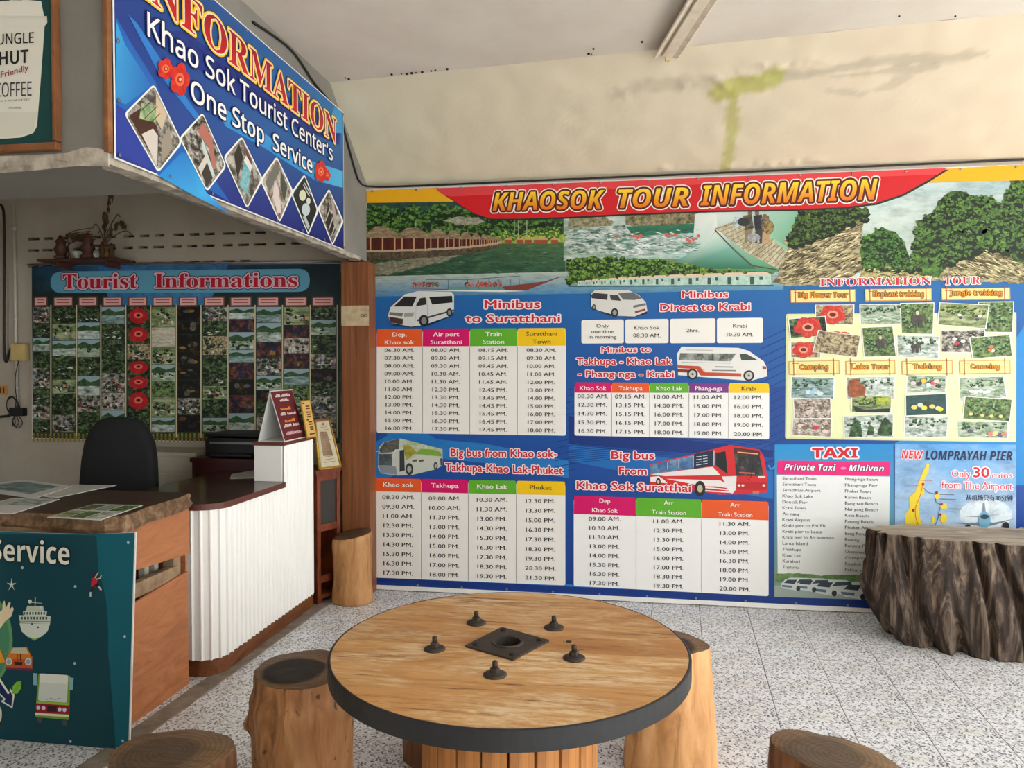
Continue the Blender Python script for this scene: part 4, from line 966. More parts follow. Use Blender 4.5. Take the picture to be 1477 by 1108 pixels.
plate(110, 404, 482, 566, 'Camping', 536, 28); plate(440, 728, 482, 566, 'Lake Tour', 534, 28); plate(766, 1060, 482, 566, 'Tubing', 532, 28); plate(1100, 1396, 480, 564, 'Canoeing', 532, 28)
def fl(at, u, v, s):
    c = at(u, v)
    for k in range(5):
        a = k * 1.257 + .4; P.circ(c[0] + s * .55 * math.cos(a), c[1] + s * .4 * math.sin(a), s * .5, s * .38, (196, 40, 36), 6, n=10, col2=(236, 110, 80), nz=(80, 80, .56, .08, .7))
    P.circ(c[0], c[1], s * .42, s * .3, (236, 150, 120), 7, n=12); P.circ(c[0], c[1], s * .26, s * .17, (90, 24, 20), 8, n=10)
def quadZ(*p): return list(p)
A = P.photo(quadZ((262, 160), (492, 158), (488, 278), (264, 272)), 'litter', 5, Z8); fl(A, .45, .5, 19)
P.photo(quadZ((120, 376), (300, 372), (298, 468), (120, 468)), 'litter', 5, Z8); A = P.photo(quadZ((120, 376), (300, 372), (298, 468), (120, 468)), 'litter', 5, Z8); fl(A, .42, .5, 16)
A = P.photo(quadZ((105, 242), (325, 224), (340, 340), (118, 356)), 'jungle_dark', 9, Z8); P.base = 4; fl(A, .5, .5, 20)
A = P.photo(quadZ((280, 306), (530, 340), (508, 466), (246, 434)), 'litter', 9, Z8, border=(225, 220, 210)); P.base = 6; fl(A, .55, .32, 18); P.circ(325, 408, 38, 32, (226, 140, 70), 8, Z8); P.base = 0
ph = [('river', [(520, 158), (778, 156), (776, 276), (524, 272)], 5), ('jungle', [(756, 150), (956, 146), (950, 334), (762, 330)], 6), ('jungle', [(532, 290), (716, 282), (736, 462), (546, 466)], 8), ('mist', [(734, 336), (986, 342), (982, 474), (738, 462)], 9),
      ('jungle', [(1208, 142), (1418, 140), (1412, 324), (1216, 320)], 5), ('field', [(984, 146), (1276, 160), (1256, 300), (972, 276)], 8), ('rocks', [(992, 306), (1250, 304), (1246, 440), (992, 436)], 7), ('jungle', [(1156, 350), (1396, 332), (1410, 458), (1176, 474)], 10),
      ('lake', [(124, 576), (378, 584), (374, 710), (120, 702)], 5), ('camp', [(134, 706), (356, 700), (362, 820), (140, 822)], 7), ('camp', [(130, 822), (364, 822), (358, 928), (126, 916)], 6),
      ('mist', [(442, 580), (726, 576), (724, 708), (446, 706)], 5), ('field', [(474, 676), (712, 690), (706, 790), (470, 786)], 8), ('mist', [(426, 806), (720, 794), (722, 932), (430, 934)], 7),
      ('river', [(794, 564), (1028, 574), (1024, 672), (790, 672)], 5), ('teal', [(784, 684), (1026, 674), (1030, 796), (786, 806)], 8), ('mist', [(780, 804), (1040, 808), (1030, 934), (776, 932)], 6),
      ('river', [(1094, 582), (1360, 574), (1380, 700), (1100, 720)], 5), ('jungle', [(1130, 690), (1410, 708), (1396, 838), (1116, 822)], 8), ('river', [(1084, 836), (1386, 838), (1384, 936), (1086, 930)], 6)]
AT = [P.photo(q, k, l, Z8) for k, q, l in ph]
P.base = 11.4
for i_, (k_, q_, l_) in enumerate(ph):
    at = AT[i_]; P.base = l_ + 1.5
    if k_ == 'jungle': P.leafy([at(0.05, .06), at(.95, .06), at(.95, .8), at(.05, .8)], 30, (22, 50, 26), (80, 130, 70), (210, 226, 190), 2.8, 0)
    elif k_ in ('river', 'mist', 'lake'):
        P.leafy([at(0.05, .08), at(.95, .08), at(.95, .35), at(.05, .42)], 22, (24, 52, 34), (70, 110, 70), (170, 200, 170), 2.4, 0); P.strata([at(.1, .5), at(.9, .5), at(.9, .92), at(.1, .92)], 22, (90, 130, 110), (240, 244, 244), 8, 0, .2, wd=1.4)
    elif k_ in ('camp', 'rocks'): P.strata([at(.08, .1), at(.92, .1), at(.92, .92), at(.08, .92)], 50, (70, 60, 54), (236, 230, 222), 6, .2, 0, wd=1.8)
    elif k_ == 'field': P.leafy([at(0.06, .08), at(.94, .08), at(.94, .5), at(.06, .5)], 34, (30, 50, 20), (110, 140, 50), (206, 216, 130), 2.6, 0)
P.base = 12
def eleph(at, u, v, s):
    c = at(u, v); x, y = c
    P.circ(x, y, s, s * .75, (84, 82, 74), 1, n=12, col2=(50, 50, 46), nz=(60, 60, .5, .1, .8)); P.circ(x + s * .95, y - s * .1, s * .5, s * .5, (78, 76, 68), 1.5, n=10)
    for d in (-.6, -.2, .3, .7): P.poly([(x + d * s - 1.2, y), (x + d * s + 1.4, y), (x + d * s + 1.2, y + s * 1.5), (x + d * s - 1, y + s * 1.5)], (70, 68, 60), .8)
    P.line((x + s * 1.3, y), (x + s * 1.4, y + s * 1.2), 1.4, (78, 76, 68), 1)
    P.circ(x, y - s * .9, s * .3, s * .4, (200, 190, 170), 2, n=8)
eleph(AT[1], .5, .5, 9); eleph(AT[2], .55, .5, 6.5); eleph(AT[3], .42, .5, 6)
def dots(at, pts, cols, s=2.4):
    for i, (u, v) in enumerate(pts):
        c = at(u, v); P.circ(c[0], c[1], s * 1.4, s, cols[i % len(cols)], 2, n=8)
dots(AT[5], [(.42, .5), (.45, .62), (.75, .6), (.85, .5), (.8, .65), (.9, .62)], [(230, 230, 230), (60, 60, 70), (120, 110, 100)], 2)
dots(AT[6], [(.3, .4), (.36, .6), (.44, .7), (.5, .5)], [(220, 220, 220), (190, 60, 80), (60, 60, 60)], 2.6)
dots(AT[7], [(.5, .5), (.52, .7), (.45, .65)], [(220, 120, 80), (230, 200, 190)], 2.4)
dots(AT[8], [(.4, .7), (.5, .72), (.6, .68), (.68, .75), (.55, .6)], [(190, 220, 230), (150, 190, 210), (220, 200, 180)], 3.4)
dots(AT[10], [(.2, .4), (.3, .5), (.6, .5), (.85, .7), (.9, .5)], [(220, 200, 190), (120, 110, 90), (190, 60, 70)], 3.2)
P.jag([AT[11](a, b) for a, b in [(.02, .1), (.22, .05), (.4, .5), (.38, .85), (.1, .95), (.02, .9)]], .7, (120, 60, 36), 1, col2=(190, 110, 60), nz=(50, 50, .5, .1, .8)); c = AT[11](.53, .45); P.line((c[0], c[1] - 2), (c[0], c[1] + 3), 1.2, (30, 40, 40), 2)
P.poly([AT[12](a, b) for a, b in [(.02, .62), (.3, .85), (.97, .72), (.97, .95), (.1, .98)]], (34, 40, 36), 1); P.jag([AT[12](a, b) for a, b in [(.62, .1), (.97, .05), (.97, .5), (.6, .55)]], .8, (120, 150, 50), 1, col2=(206, 206, 90), nz=(60, 60, .5, .1, .8))
for a, b in (((.08, .2), (.35, .95)), ((.45, .4), (.6, .9)), ((.68, .12), (.98, .92))):
    P.jag([AT[13](a[0], b[1]), AT[13](a[0] + .04, (a[1] + b[1]) / 2), AT[13]((a[0] + b[0]) / 2, a[1]), AT[13](b[0], (a[1] + b[1]) / 2 - .1), AT[13](b[0], b[1])], .9, (24, 48, 26), 1, col2=(90, 130, 70), nz=(60, 60, .54, .08, .9))
dots(AT[14], [(.15, .45), (.3, .5), (.42, .3), (.55, .55), (.68, .4), (.75, .3), (.82, .6)], [(220, 190, 190), (60, 60, 70), (226, 186, 60), (200, 210, 214), (210, 90, 100)], 3)
dots(AT[15], [(.2, .6), (.35, .5), (.45, .65), (.55, .45), (.65, .6), (.8, .7), (.85, .75)], [(226, 200, 110), (206, 200, 190), (230, 214, 60), (70, 60, 50)], 3.2)
dots(AT[17], [(.25, .6), (.35, .65), (.45, .62), (.55, .7), (.62, .66)], [(232, 236, 236)], 2.6)
dots(AT[18], [(.15, .78), (.4, .8), (.6, .82), (.8, .8)], [(220, 200, 130)], 2.2)
dots(AT[19], [(.25, .6), (.65, .75), (.75, .7), (.85, .8), (.93, .75)], [(90, 90, 110), (220, 120, 110), (230, 200, 130)], 3)
P.base = 0
fin('tour_picture_panel')
# ---- taxi panel
P.poly([(68, 44), (738, 40), (745, 925), (66, 905)], [(30, 140, 206), (20, 132, 200), (120, 160, 110), (120, 150, 110)], 3, Z9)
P.poly([(80, 215), (718, 225), (712, 700), (590, 800), (85, 780)], [(232, 234, 234), (226, 230, 230), (200, 210, 204), (190, 196, 190), (222, 226, 220)], 4, Z9)
P.jag([(66, 775), (200, 770), (330, 785), (480, 780), (600, 790), (745, 770), (745, 830), (66, 820)], 1, (70, 110, 60), 4.5, Z9, col2=(130, 160, 100), nz=(30, 30, .5, .1, .8))
P.poly([(66, 840), (745, 850), (745, 925), (66, 905)], (150, 166, 156), 4.8, Z9)
P.rquad([(84, 135), (720, 142), (720, 222), (82, 212)], 3, (226, 24, 120), 6, Z9)
P.text('TAXI', (280, 118), (536, 118), 52, (200, 20, 40), 8, Z9, font='sb', off=.02, outl=((.09, (236, 226, 230)),))
P.text('Private Taxi', (122, 188), (412, 192), 34, (240, 238, 240), 8, Z9, font='sbi', outl=((.06, (110, 30, 90)),))
P.text('Minivan', (486, 192), (684, 196), 32, (240, 238, 240), 8, Z9, font='sbi', outl=((.06, (110, 30, 90)),))
P.circ(455, 178, 16, 8, (226, 130, 180), 8, Z9, 10)
ta = ['Suratthani Train', 'Suratthani Town', 'Suratthani Airport', 'Khao Sok Lake', 'Donsak Pier', 'Krabi Town', 'Ao nang', 'Krabi Airport', 'Krabi pier to Phi Phi', 'Krabi pier to Lanta', 'Krabi pier to Ao nummao', 'Lanta Island', 'Thakhupa', 'Khao Lak', 'Kuraburi', 'Tuplamu']
tw = [190, 188, 214, 172, 140, 130, 96, 156, 246, 224, 290, 142, 106, 104, 98, 92]
for k, s in enumerate(ta): P.text(s, (112, 242 + k * 33.4), (112 + tw[k], 245 + k * 33.4), 17, (50, 50, 56), 7, Z9)
tb = ['Phang-nga Town', 'Phang-nga Pier', 'Phuket Town', 'Karon Beach', 'Bang tao Beach', 'Nai yang Beach', 'Kata Beach', 'Patong Beach', 'Phuket Airport', 'Bang Rong', 'Ranong', 'Ranong Pier', 'Chumphon', 'Chumporn Pier', 'Bangkok', 'Pakbara']
for k, s in enumerate(tb): P.text(s, (465, 246 + k * 34.2), (465 + 13.2 * len(s), 250 + k * 34.2), 17, (50, 50, 56), 7, Z9)
for x, y, s in ((105, 800, 1.0), (190, 803, 1.05), (285, 812, 1.25), (438, 826, 1.35)):
    q = lambda p, x=x, y=y, s=s: Z9((x + p[0] * s, y + p[1] * s))
    P.poly([q(p) for p in [(0, 30), (20, 8), (50, -4), (150, -2), (180, 14), (182, 42), (90, 70), (20, 58), (0, 48)]], (200, 210, 208), 6)
    P.poly([q(p) for p in [(14, 26), (34, 8), (90, 8), (74, 32)]], (50, 66, 76), 7); P.poly([q(p) for p in [(84, 26), (104, 6), (170, 6), (176, 20)]], (60, 74, 76), 7)
    P.poly([q(p) for p in [(2, 36), (60, 42), (58, 54), (6, 48)]], (90, 110, 130), 7)
    P.circ(95, 58, 12, 14, (50, 54, 54), 8, q, 10)
fin('taxi_panel')
# ---- pier panel
P.poly([(748, 40), (1432, 45), (1432, 925), (745, 905)], [(56, 146, 214), (70, 150, 214), (206, 224, 232), (210, 228, 236)], 3, Z9, col2=(232, 240, 244), nz=(5, 9, .58, .14, .6))
P.circ(1260, 440, 150, 90, (206, 226, 236), 3.5, Z9, 24, col2=(236, 242, 246), nz=(10, 10, .5, .1, .8))
P.text('NEW', (782, 122), (906, 126), 46, (214, 30, 50), 8, Z9, font='sbi', outl=((.06, (236, 220, 226)),))
P.text('LOMPRAYAH PIER', (918, 128), (1410, 134), 50, (24, 36, 76), 8, Z9, font='sbi')
OW = dict(outl=((.09, (240, 226, 232)),))
P.text('Only', (1066, 226), (1172, 230), 38, (214, 40, 70), 8, Z9, **OW); P.text('30', (1190, 228), (1278, 230), 56, (206, 24, 50), 8, Z9, off=.02, **OW); P.text('mins', (1296, 232), (1410, 232), 30, (214, 40, 70), 8, Z9, **OW)
P.text('from The Airport', (1010, 290), (1410, 300), 40, (214, 40, 70), 8, Z9, **OW)
P.text('从机场只有30分钟', (1148, 358), (1410, 362), 27, (20, 34, 80), 8, Z9, off=.015)
P.jag([(925, 152), (942, 156), (935, 200), (912, 240), (915, 320), (885, 345), (880, 400), (890, 470), (905, 530), (850, 534), (800, 528), (805, 440), (830, 400), (825, 340), (860, 310), (885, 250)], .7, (232, 206, 50), 6, Z9)
P.pline([Z9(p) for p in [(905, 268), (890, 330), (862, 400), (862, 450), (885, 520)]], .8, (210, 60, 40), 8)
P.pline([Z9(p) for p in [(910, 290), (935, 315), (980, 325)]], .8, (40, 70, 100), 8); P.pline([Z9(p) for p in [(975, 345), (978, 370), (1010, 385)]], .8, (40, 70, 100), 8); P.pline([Z9(p) for p in [(1000, 400), (990, 460), (970, 510), (945, 535)]], .8, (40, 70, 100), 8)
for x, y, rx, ry in ((985, 335, 15, 20), (1022, 392, 20, 18), (1022, 462, 20, 26), (962, 470, 9, 20)): P.circ(x, y, rx, ry, (232, 210, 60), 7, Z9, 10)
for x, y in ((905, 268), (982, 316), (1010, 380), (1003, 440), (912, 522), (850, 415)): P.circ(x, y, 8, 9, (170, 30, 40), 9, Z9, 8)
for x0, x1, y in ((875, 955, 245), (805, 885, 275), (1000, 1080, 325), (1000, 1090, 352), (1050, 1126, 407), (990, 1060, 506), (805, 860, 508)): P.line((x0, y), (x1, y + 2), 5, (190, 130, 130) if x0 < 900 else (110, 120, 130), 9, Z9)
P.poly([(1060, 484), (1200, 486), (1250, 470), (1300, 486), (1424, 462), (1300, 500), (1250, 510), (1200, 500)], (110, 130, 146), 8, Z9)
P.poly([(1140, 452), (1240, 446), (1340, 436), (1250, 456)], (150, 170, 186), 8, Z9)
P.circ(1252, 470, 34, 48, (120, 176, 206), 9, Z9, 16); P.circ(1252, 452, 24, 14, (50, 70, 84), 10, Z9, 10); P.poly([(1244, 372), (1252, 370), (1260, 430), (1240, 430)], (130, 150, 166), 8, Z9)
for x, y in ((1158, 520), (1372, 506)): P.circ(x, y, 20, 26, (40, 44, 50), 11, Z9, 14)
P.circ(1248, 548, 30, 10, (50, 50, 56), 9, Z9, 10)
fin('pier_panel')
# hem and eyelets

em = lathe([(.006, 0), (.0075, .002), (.0045, .003)], 8, 'eyelet'); em.materials.append(M['metal_grey'])
ex = [-1.70 + .30 * k for k in range(15)]
for zz in (2.655, .045):
    for x in ex:
        o = bpy.data.objects.new('eyelet', em); C.objects.link(o); o.parent = banner; o.matrix_parent_inverse = banner_inv; o.location = (x, YP - .0065 if zz < 1 else YP - .011, zz); o.rotation_euler = (math.pi / 2, 0, 0)

# ------------------------------------------------------------------ INFORMATION banner on the side beam
ZI = Z(160, 0, 370 / 1079)
ib = thing('information_banner', 'blue banner with red slab letters and six diamond photos on the side of the beam', 'banner', (XL + .02, 2.33, BZ))
ib_inv = Matrix.Translation((-XL - .02, -2.33, -BZ))
def ich(o): o.matrix_parent_inverse = ib_inv; return o
yL = onX(164, 110, XL + .02).y; yR = onX(496, 260, XL + .02).y
ich(link('sheet', box(XL + .0185, XL + .0195, yL, yR, 2.200, 3.03, name='sheet'), M['white_vinyl'], ib))
ich(link('batten', box(XL + .001, XL + .018, yL - .028, yL - .004, 2.215, 3.05, .002), M['frame_wood'], ib))
ich(link('batten', box(XL + .001, XL + .018, yL, yR - .02, 2.96, 2.99, .002), M['frame_wood'], ib))
Q = Print('X', XL + .0200, 1)
ya, yb, za, zb = yL + .008, yR - .006, 2.206, 3.024
Q.raw([(ya, za), (yb, za), (yb, zb), (ya, zb)], [(0, 1, 2, 3)], [(34, 54, 136), (30, 32, 104), (40, 110, 170), (30, 60, 130)], 0)
def qp(pts, c, l): Q.poly(pts, c, l, ZI)
qp([(20, 70), (90, 190), (190, 350), (260, 560), (400, 700), (500, 850), (400, 790), (200, 740), (130, 620), (60, 560), (22, 480)], (32, 96, 176), 1)
qp([(22, 90), (60, 190), (150, 330), (170, 360), (60, 440), (22, 420)], [(60, 160, 214), (50, 140, 200), (36, 110, 184), (34, 104, 180), (46, 130, 196), (50, 140, 200)], 2)
qp([(22, 440), (70, 470), (120, 600), (180, 720), (130, 700), (22, 640)], (40, 60, 150), 2)
qp([(70, 60), (110, 100), (260, 330), (420, 560), (400, 560), (200, 310)], (44, 120, 196), 3)
qp([(200, 740), (295, 640), (330, 650), (400, 810), (500, 900), (360, 830)], [(40, 140, 210), (34, 120, 196), (34, 120, 196), (60, 170, 226), (40, 110, 190), (60, 160, 220)], 3)
qp([(440, 440), (560, 500), (700, 600), (850, 680), (975, 720), (975, 790), (860, 760), (640, 620), (480, 530)], [(60, 150, 210)] * 4 + [(80, 180, 224)] * 2 + [(50, 140, 206)] * 3, 1)
qp([(150, 130), (420, 330), (600, 460), (960, 610), (965, 520), (600, 330), (300, 130)], (28, 50, 128), .5)
for k in range(10): Q.pline([ZI(p) for p in [(330 + k * 40, 170 + k * 34), (420 + k * 42, 250 + k * 36), (560 + k * 36, 330 + k * 32)]], .8, (20, 40, 110), 4)
qp([(940, 450), (972, 470), (975, 560), (900, 560)], (60, 150, 200), 1)
# title: place FORMATION, then continue the word to the left out of the picture
wv, _ = glyphs(fb('INFORMATION', 'serif')); w1, _ = glyphs(fb('FORMATION', 'serif'))
W1 = w1[:, 0].max() - w1[:, 0].min(); W0 = wv[:, 0].max() - wv[:, 0].min()
pa = np.array(Q.W(ZI((292, 104)))); pb = np.array(Q.W(ZI((945, 604)))); e = (pb - pa) / W1; p0 = pb - e * W0
def itext(txt, A, B, capz, col, lay, font, outl=(), off=0.0, grad=None):
    v, f = glyphs(fb(txt, font)); x0, x1 = v[:, 0].min(), v[:, 0].max(); ex = (B - A) / (x1 - x0)
    for i, (o, cc) in enumerate(list(outl) + [(0.0, col)]):
        rad = o + off; nd = 14 if rad > .05 else 8
        dirs = [(0, 0)] if rad <= 0 else [(rad * math.cos(6.2832 * k / nd), rad * math.sin(6.2832 * k / nd)) for k in range(nd)]
        for dx, dy in dirs:
            uv = [tuple(A + ex * (q[0] + dx - x0) + np.array([0, capz / .68]) * (q[1] + dy)) for q in v]
            if i == len(outl) and grad: cols = [tuple(grad[0][m] + (grad[1][m] - grad[0][m]) * min(1, max(0, q[1] / .68)) for m in range(3)) for q in v]
            else: cols = [cc] * len(v)
            Q.raw(uv, f, cols, lay + i)
capT = (Q.W(ZI((895, 465)))[1] - Q.W(ZI((895, 568)))[1])
itext('INFORMATION', p0, pb, capT, (186, 20, 30), 8, 'serif', outl=((.078, (24, 24, 60)), (.060, (240, 196, 40)), (.026, (240, 226, 200))), grad=((200, 30, 30), (150, 14, 30)))
def iline(txt, a, b, top, off=.0, outl=((.05, (20, 30, 90)),)):
    A = np.array(Q.W(ZI(a))); B = np.array(Q.W(ZI(b))); ct = Q.W(ZI(top))[1] - Q.W(ZI((top[0], top[2] if len(top) > 2 else a[1])))[1]
    itext(txt, A, B, ct, (236, 236, 232), 12, 'sr', off=off + .012, outl=outl)
iline('Khao Sok Tourist Center’s', (148, 150), (928, 678), (148, 55))
iline('One Stop  Service', (332, 420), (842, 728), (332, 338), off=.006)
fin2 = lambda name: ich(Q.build(name, M['print'], ib))
def rafflesia(cx, cy, rx, ry):
    for k in range(5):
        a = k * 1.257; Q.circ(cx + rx * .6 * math.cos(a), cy + ry * .6 * math.sin(a), rx * .55, ry * .5, (200, 30, 28), 14, ZI, 12, col2=(236, 80, 60), nz=(60, 60, .54, .1, .6))
    Q.circ(cx, cy, rx * .5, ry * .42, (236, 110, 70), 15, ZI); Q.circ(cx, cy, rx * .3, ry * .24, (190, 40, 30), 16, ZI); Q.circ(cx + 1, cy, rx * .14, ry * .12, (240, 200, 140), 17, ZI, 8)
rafflesia(222, 290, 30, 42); rafflesia(282, 335, 38, 66); rafflesia(878, 722, 24, 44); rafflesia(905, 738, 12, 22)
fin2('title_lettering')
D = [([(178, 352), (298, 602), (196, 728), (52, 478)], 'room'), ([(383, 472), (484, 700), (402, 808), (284, 580)], 'rocks'), ([(548, 572), (638, 755), (570, 880), (470, 660)], 'room'),
     ([(695, 657), (766, 806), (708, 938), (624, 758)], 'camp'), ([(812, 732), (872, 888), (828, 990), (754, 812)], 'teal'), ([(915, 793), (978, 932), (930, 1034), (866, 876)], 'room')]
for i, (q, k) in enumerate(D):
    at = Q.photo(q, k, 5, ZI, border=(234, 234, 228), bw=2.2, r=7 - i * .6)
    Q.base = 7
    if i == 0:
        Q.poly([at(u, v) for u, v in [(0.05, .95), (.1, .55), (.5, .42), (.62, .5), (.95, .95)]], (70, 40, 30), 0.1); Q.poly([at(u, v) for u, v in [(.40, .9), (.48, .55), (.62, .52), (.92, .93), (.9, .96)]], (206, 196, 186), .2)
        Q.poly([at(u, v) for u, v in [(.05, .5), (.3, .12), (.45, .4), (.2, .75)]], (90, 130, 70), .1, col2=(190, 206, 160), nz=(50, 50, .5, .1, .9))
        Q.poly([at(u, v) for u, v in [(.12, .05), (.5, .03), (.62, .35), (.4, .35)]], (200, 180, 150), .15)
        for u in (.15, .28, .4): Q.line(at(u, .1 + u * .2), at(u - .02, .62), 1.2, (40, 36, 30), .4)
        Q.poly([at(u, v) for u, v in [(.66, .1), (.95, .3), (.96, .8), (.72, .5)]], (150, 140, 124), .2)
    elif i == 1:
        Q.poly([at(u, v) for u, v in [(.1, .1), (.45, .04), (.9, .35), (.85, .5), (.5, .28), (.15, .4)]], (176, 110, 96), .2); Q.poly([at(u, v) for u, v in [(.3, .35), (.95, .5), (.95, .62), (.4, .5)]], (190, 206, 200), .3)
        Q.poly([at(u, v) for u, v in [(.55, .5), (.95, .62), (.96, .94), (.6, .9)]], (60, 56, 50), .2); Q.poly([at(u, v) for u, v in [(.55, .45), (.66, .48), (.72, .95), (.6, .93)]], (206, 200, 186), .5)
    elif i == 2:
        Q.poly([at(u, v) for u, v in [(.05, .05), (.5, .03), (.9, .35), (.5, .2)]], (110, 60, 50), .2); Q.poly([at(u, v) for u, v in [(.36, .30), (.66, .25), (.86, .8), (.6, .93)]], (70, 160, 170), .3, col2=(190, 220, 220), nz=(60, 60, .5, .1, .6)); Q.poly([at(u, v) for u, v in [(.34, .16), (.62, .12), (.66, .28), (.36, .34)]], (222, 220, 210), .5)
        Q.poly([at(u, v) for u, v in [(.02, .2), (.3, .3), (.5, .9), (.1, .6)]], (50, 46, 40), .2)
    elif i == 3:
        Q.poly([at(u, v) for u, v in [(.3, .05), (.8, .1), (.9, .5), (.55, .35)]], (70, 80, 70), .2); Q.poly([at(u, v) for u, v in [(.3, .5), (.5, .45), (.96, .8), (.85, .95), (.5, .85)]], (214, 200, 196), .3); Q.poly([at(u, v) for u, v in [(.02, .1), (.3, .05), (.35, .9), (.1, .9)]], (110, 110, 100), .1)
    elif i == 4:
        Q.poly([at(u, v) for u, v in [(.03, .03), (.97, .03), (.97, .97), (.03, .97)]], (38, 42, 42), .1)
        c = at(.28, .5); Q.circ(c[0], c[1], 5, 8, (206, 210, 180), .3, ID, 14); c = at(.6, .62); Q.circ(c[0], c[1], 6, 9, (190, 206, 206), .3, ID, 14); c = at(.55, .3); Q.circ(c[0], c[1], 3, 5, (206, 210, 206), .3, ID, 12)
        for v in (.8, .86, .92): Q.line(at(.62, v), at(.95, v), 1.3, (190, 196, 196), .4)
        for v in (.1, .2): Q.line(at(.12, v + .05), at(.5, v - .05), 1.3, (196, 200, 196), .4)
    else:
        Q.poly([at(u, v) for u, v in [(.1, .05), (.4, .02), (.97, .4), (.8, .5)]], (170, 160, 150), .2); Q.poly([at(u, v) for u, v in [(.2, .4), (.9, .55), (.9, .9), (.4, .95)]], (50, 48, 44), .2)
        for u in (.35, .6, .8): Q.line(at(u, .4), at(u + .05, .92), 1.5, (180, 176, 166), .4)
    Q.base = 0
fin2('diamond_photographs')
for yy, zz in [(yL + .02 + (yR - yL - .04) * t / 7, z_) for t in range(8) for z_ in (3.012, 2.216)] + [(yL + .018, z_) for z_ in (2.4, 2.6, 2.8)]:
    o = bpy.data.objects.new('eyelet', em); C.objects.link(o); o.parent = ib; o.matrix_parent_inverse = ib_inv; o.location = (XL + .0245, yy, zz); o.rotation_euler = (0, math.pi / 2, 0)
# black cable along the beam and over the banner
pts = [onX(365, 32, XL + .008), onX(420, 72, XL + .008), onX(455, 122, XL + .012), onX(490, 164, XL + .008), onX(497, 190, XL + .008), onX(512, 245, XL + .008), onX(519, 262, XL + .008)]
pts = [Vector(p) for p in pts] + [Vector((XL + .03, YB - .045, 2.686)), Vector((-1.4, YB - .04, 2.680)), Vector((-.6, YB - .04, 2.684)), Vector((.4, YB - .036, 2.688)), Vector((1.6, YB - .036, 2.694)), Vector((2.6, YB - .036, 2.70))]
cb = link('cable', tube(smooth_path(pts, 6), .0065, 6), M['cable']); tag(cb, 'thin black cable along the beam end and the top of the wall banner', 'cable')
# ------------------------------------------------------------------ framed coffee sign on the front beam
ZC = Z(0, 0, 370 / 1464)
cf = thing('coffee_sign', 'framed teal poster of a white takeaway coffee cup on the grey beam front', 'sign', (-2.2, FY, 2.24))
cf_inv = Matrix.Translation((2.2, -FY, -2.24))
def cch(o): o.matrix_parent_inverse = cf_inv; return o
fx1 = -1.9115; fz0 = 2.228; fx0 = -2.78; fz1 = 3.08
cch(link('board', box(fx0 + .02, fx1 - .012, FY - .020, FY - .003, fz0 + .02, fz1 - .02), M['frame_wood'], cf))
for a in ((fx0, fx1, fz0, fz0 + .024), (fx0, fx1, fz1 - .03, fz1)): cch(link('frame_rail', box(a[0], a[1], FY - .034, FY - .002, a[2], a[3], .003), M['frame_wood'], cf))
for a in ((fx0, fx0 + .024), (fx1 - .013, fx1)): cch(link('frame_stile', box(a[0], a[1], FY - .033, FY - .002, fz0 + .03, fz1 - .03, .003), M['frame_wood'], cf))
S = Print('Y', FY - .0215, -1)
S.raw([(fx0 + .02, fz0 + .025), (fx1 - .012, fz0 + .022), (fx1 - .012, fz1 - .025), (fx0 + .02, fz1 - .025)], [(0, 1, 2, 3)], (14, 66, 66), 0)
cupc = (226, 224, 212)
S.poly([ZC(p) for p in [(-420, 90), (268, 92), (270, 130), (255, 150), (236, 420), (212, 720), (190, 760), (120, 785), (20, 792), (-80, 785), (-340, 740), (-370, 600), (-400, 150)]], cupc, 1)
S.poly([ZC(p) for p in [(-395, 90), (-380, 5), (-300, -10), (100, -5), (236, 8), (252, 92)]], (232, 230, 218), 2)
S.line(ZC((-420, 100)), ZC((268, 98)), .7, (190, 188, 176), 3); S.line(ZC((-400, 150)), ZC((256, 150)), .5, (200, 198, 186), 3)
S.poly([ZC(p) for p in [(-400, 640), (218, 640), (190, 755), (20, 790), (-340, 735)]], (216, 214, 200), 1.5)
S.text('JUNGLE', ZC((-40, 258)), ZC((196, 246)), 15, (40, 38, 36), 5, font='sr', off=.01); S.text('HUT', ZC((-2, 374)), ZC((166, 360)), 19, (34, 32, 32), 5, font='sb')
S.text('Friendly', ZC((8, 446)), ZC((166, 402)), 9, (150, 50, 60), 5, off=.01); S.text('COFFEE', ZC((-24, 556)), ZC((184, 548)), 20, (70, 66, 80), 5, font='sr')
S.text('FRESH ROASTED', ZC((-40, 586)), ZC((172, 574)), 2.6, (130, 130, 124), 5); S.text('ORIGINAL', ZC((48, 622)), ZC((126, 620)), 2.4, (110, 110, 104), 5)
S.poly([ZC(p) for p in [(-20, 8), (30, -60), (60, -120), (40, -20), (60, 5)]], (20, 40, 36), 4); S.poly([ZC(p) for p in [(60, 2), (110, -40), (130, 6)]], (170, 180, 170), 4)
cch(S.build('poster_print', M['print'], cf))

# ------------------------------------------------------------------ tourist informations banner in the alcove
ZT = Z(0, 280, 270 / 787); ZU = Z(230, 360, 310 / 1145); YT = 4.895
tb_ = thing('tourist_banner', 'dark photo banner reading Tourist Informations with twelve picture columns', 'banner', (-3.2, YT, .95))
tinv = Matrix.Translation((3.2, -YT, -.95))
def tch(o): o.matrix_parent_inverse = tinv; return o
vs, fs = [], []
cn = [(46, 384.5), (491, 380), (490, 641), (46, 633)]
def tb(u, v):
    a = [onY(*p, YT) for p in cn]; q = (a[0] * (1 - u) + a[1] * u) * (1 - v) + (a[3] * (1 - u) + a[2] * u) * v
    q.y -= .006 * math.sin(u * 9 + v) * v; return q
for j in range(9):
    for i in range(41): q = tb(i / 40, j / 8); q.y = YT; vs.append(q)
for j in range(8):
    for i in range(40): k = j * 41 + i; fs.append((k, k + 1, k + 42, k + 41))
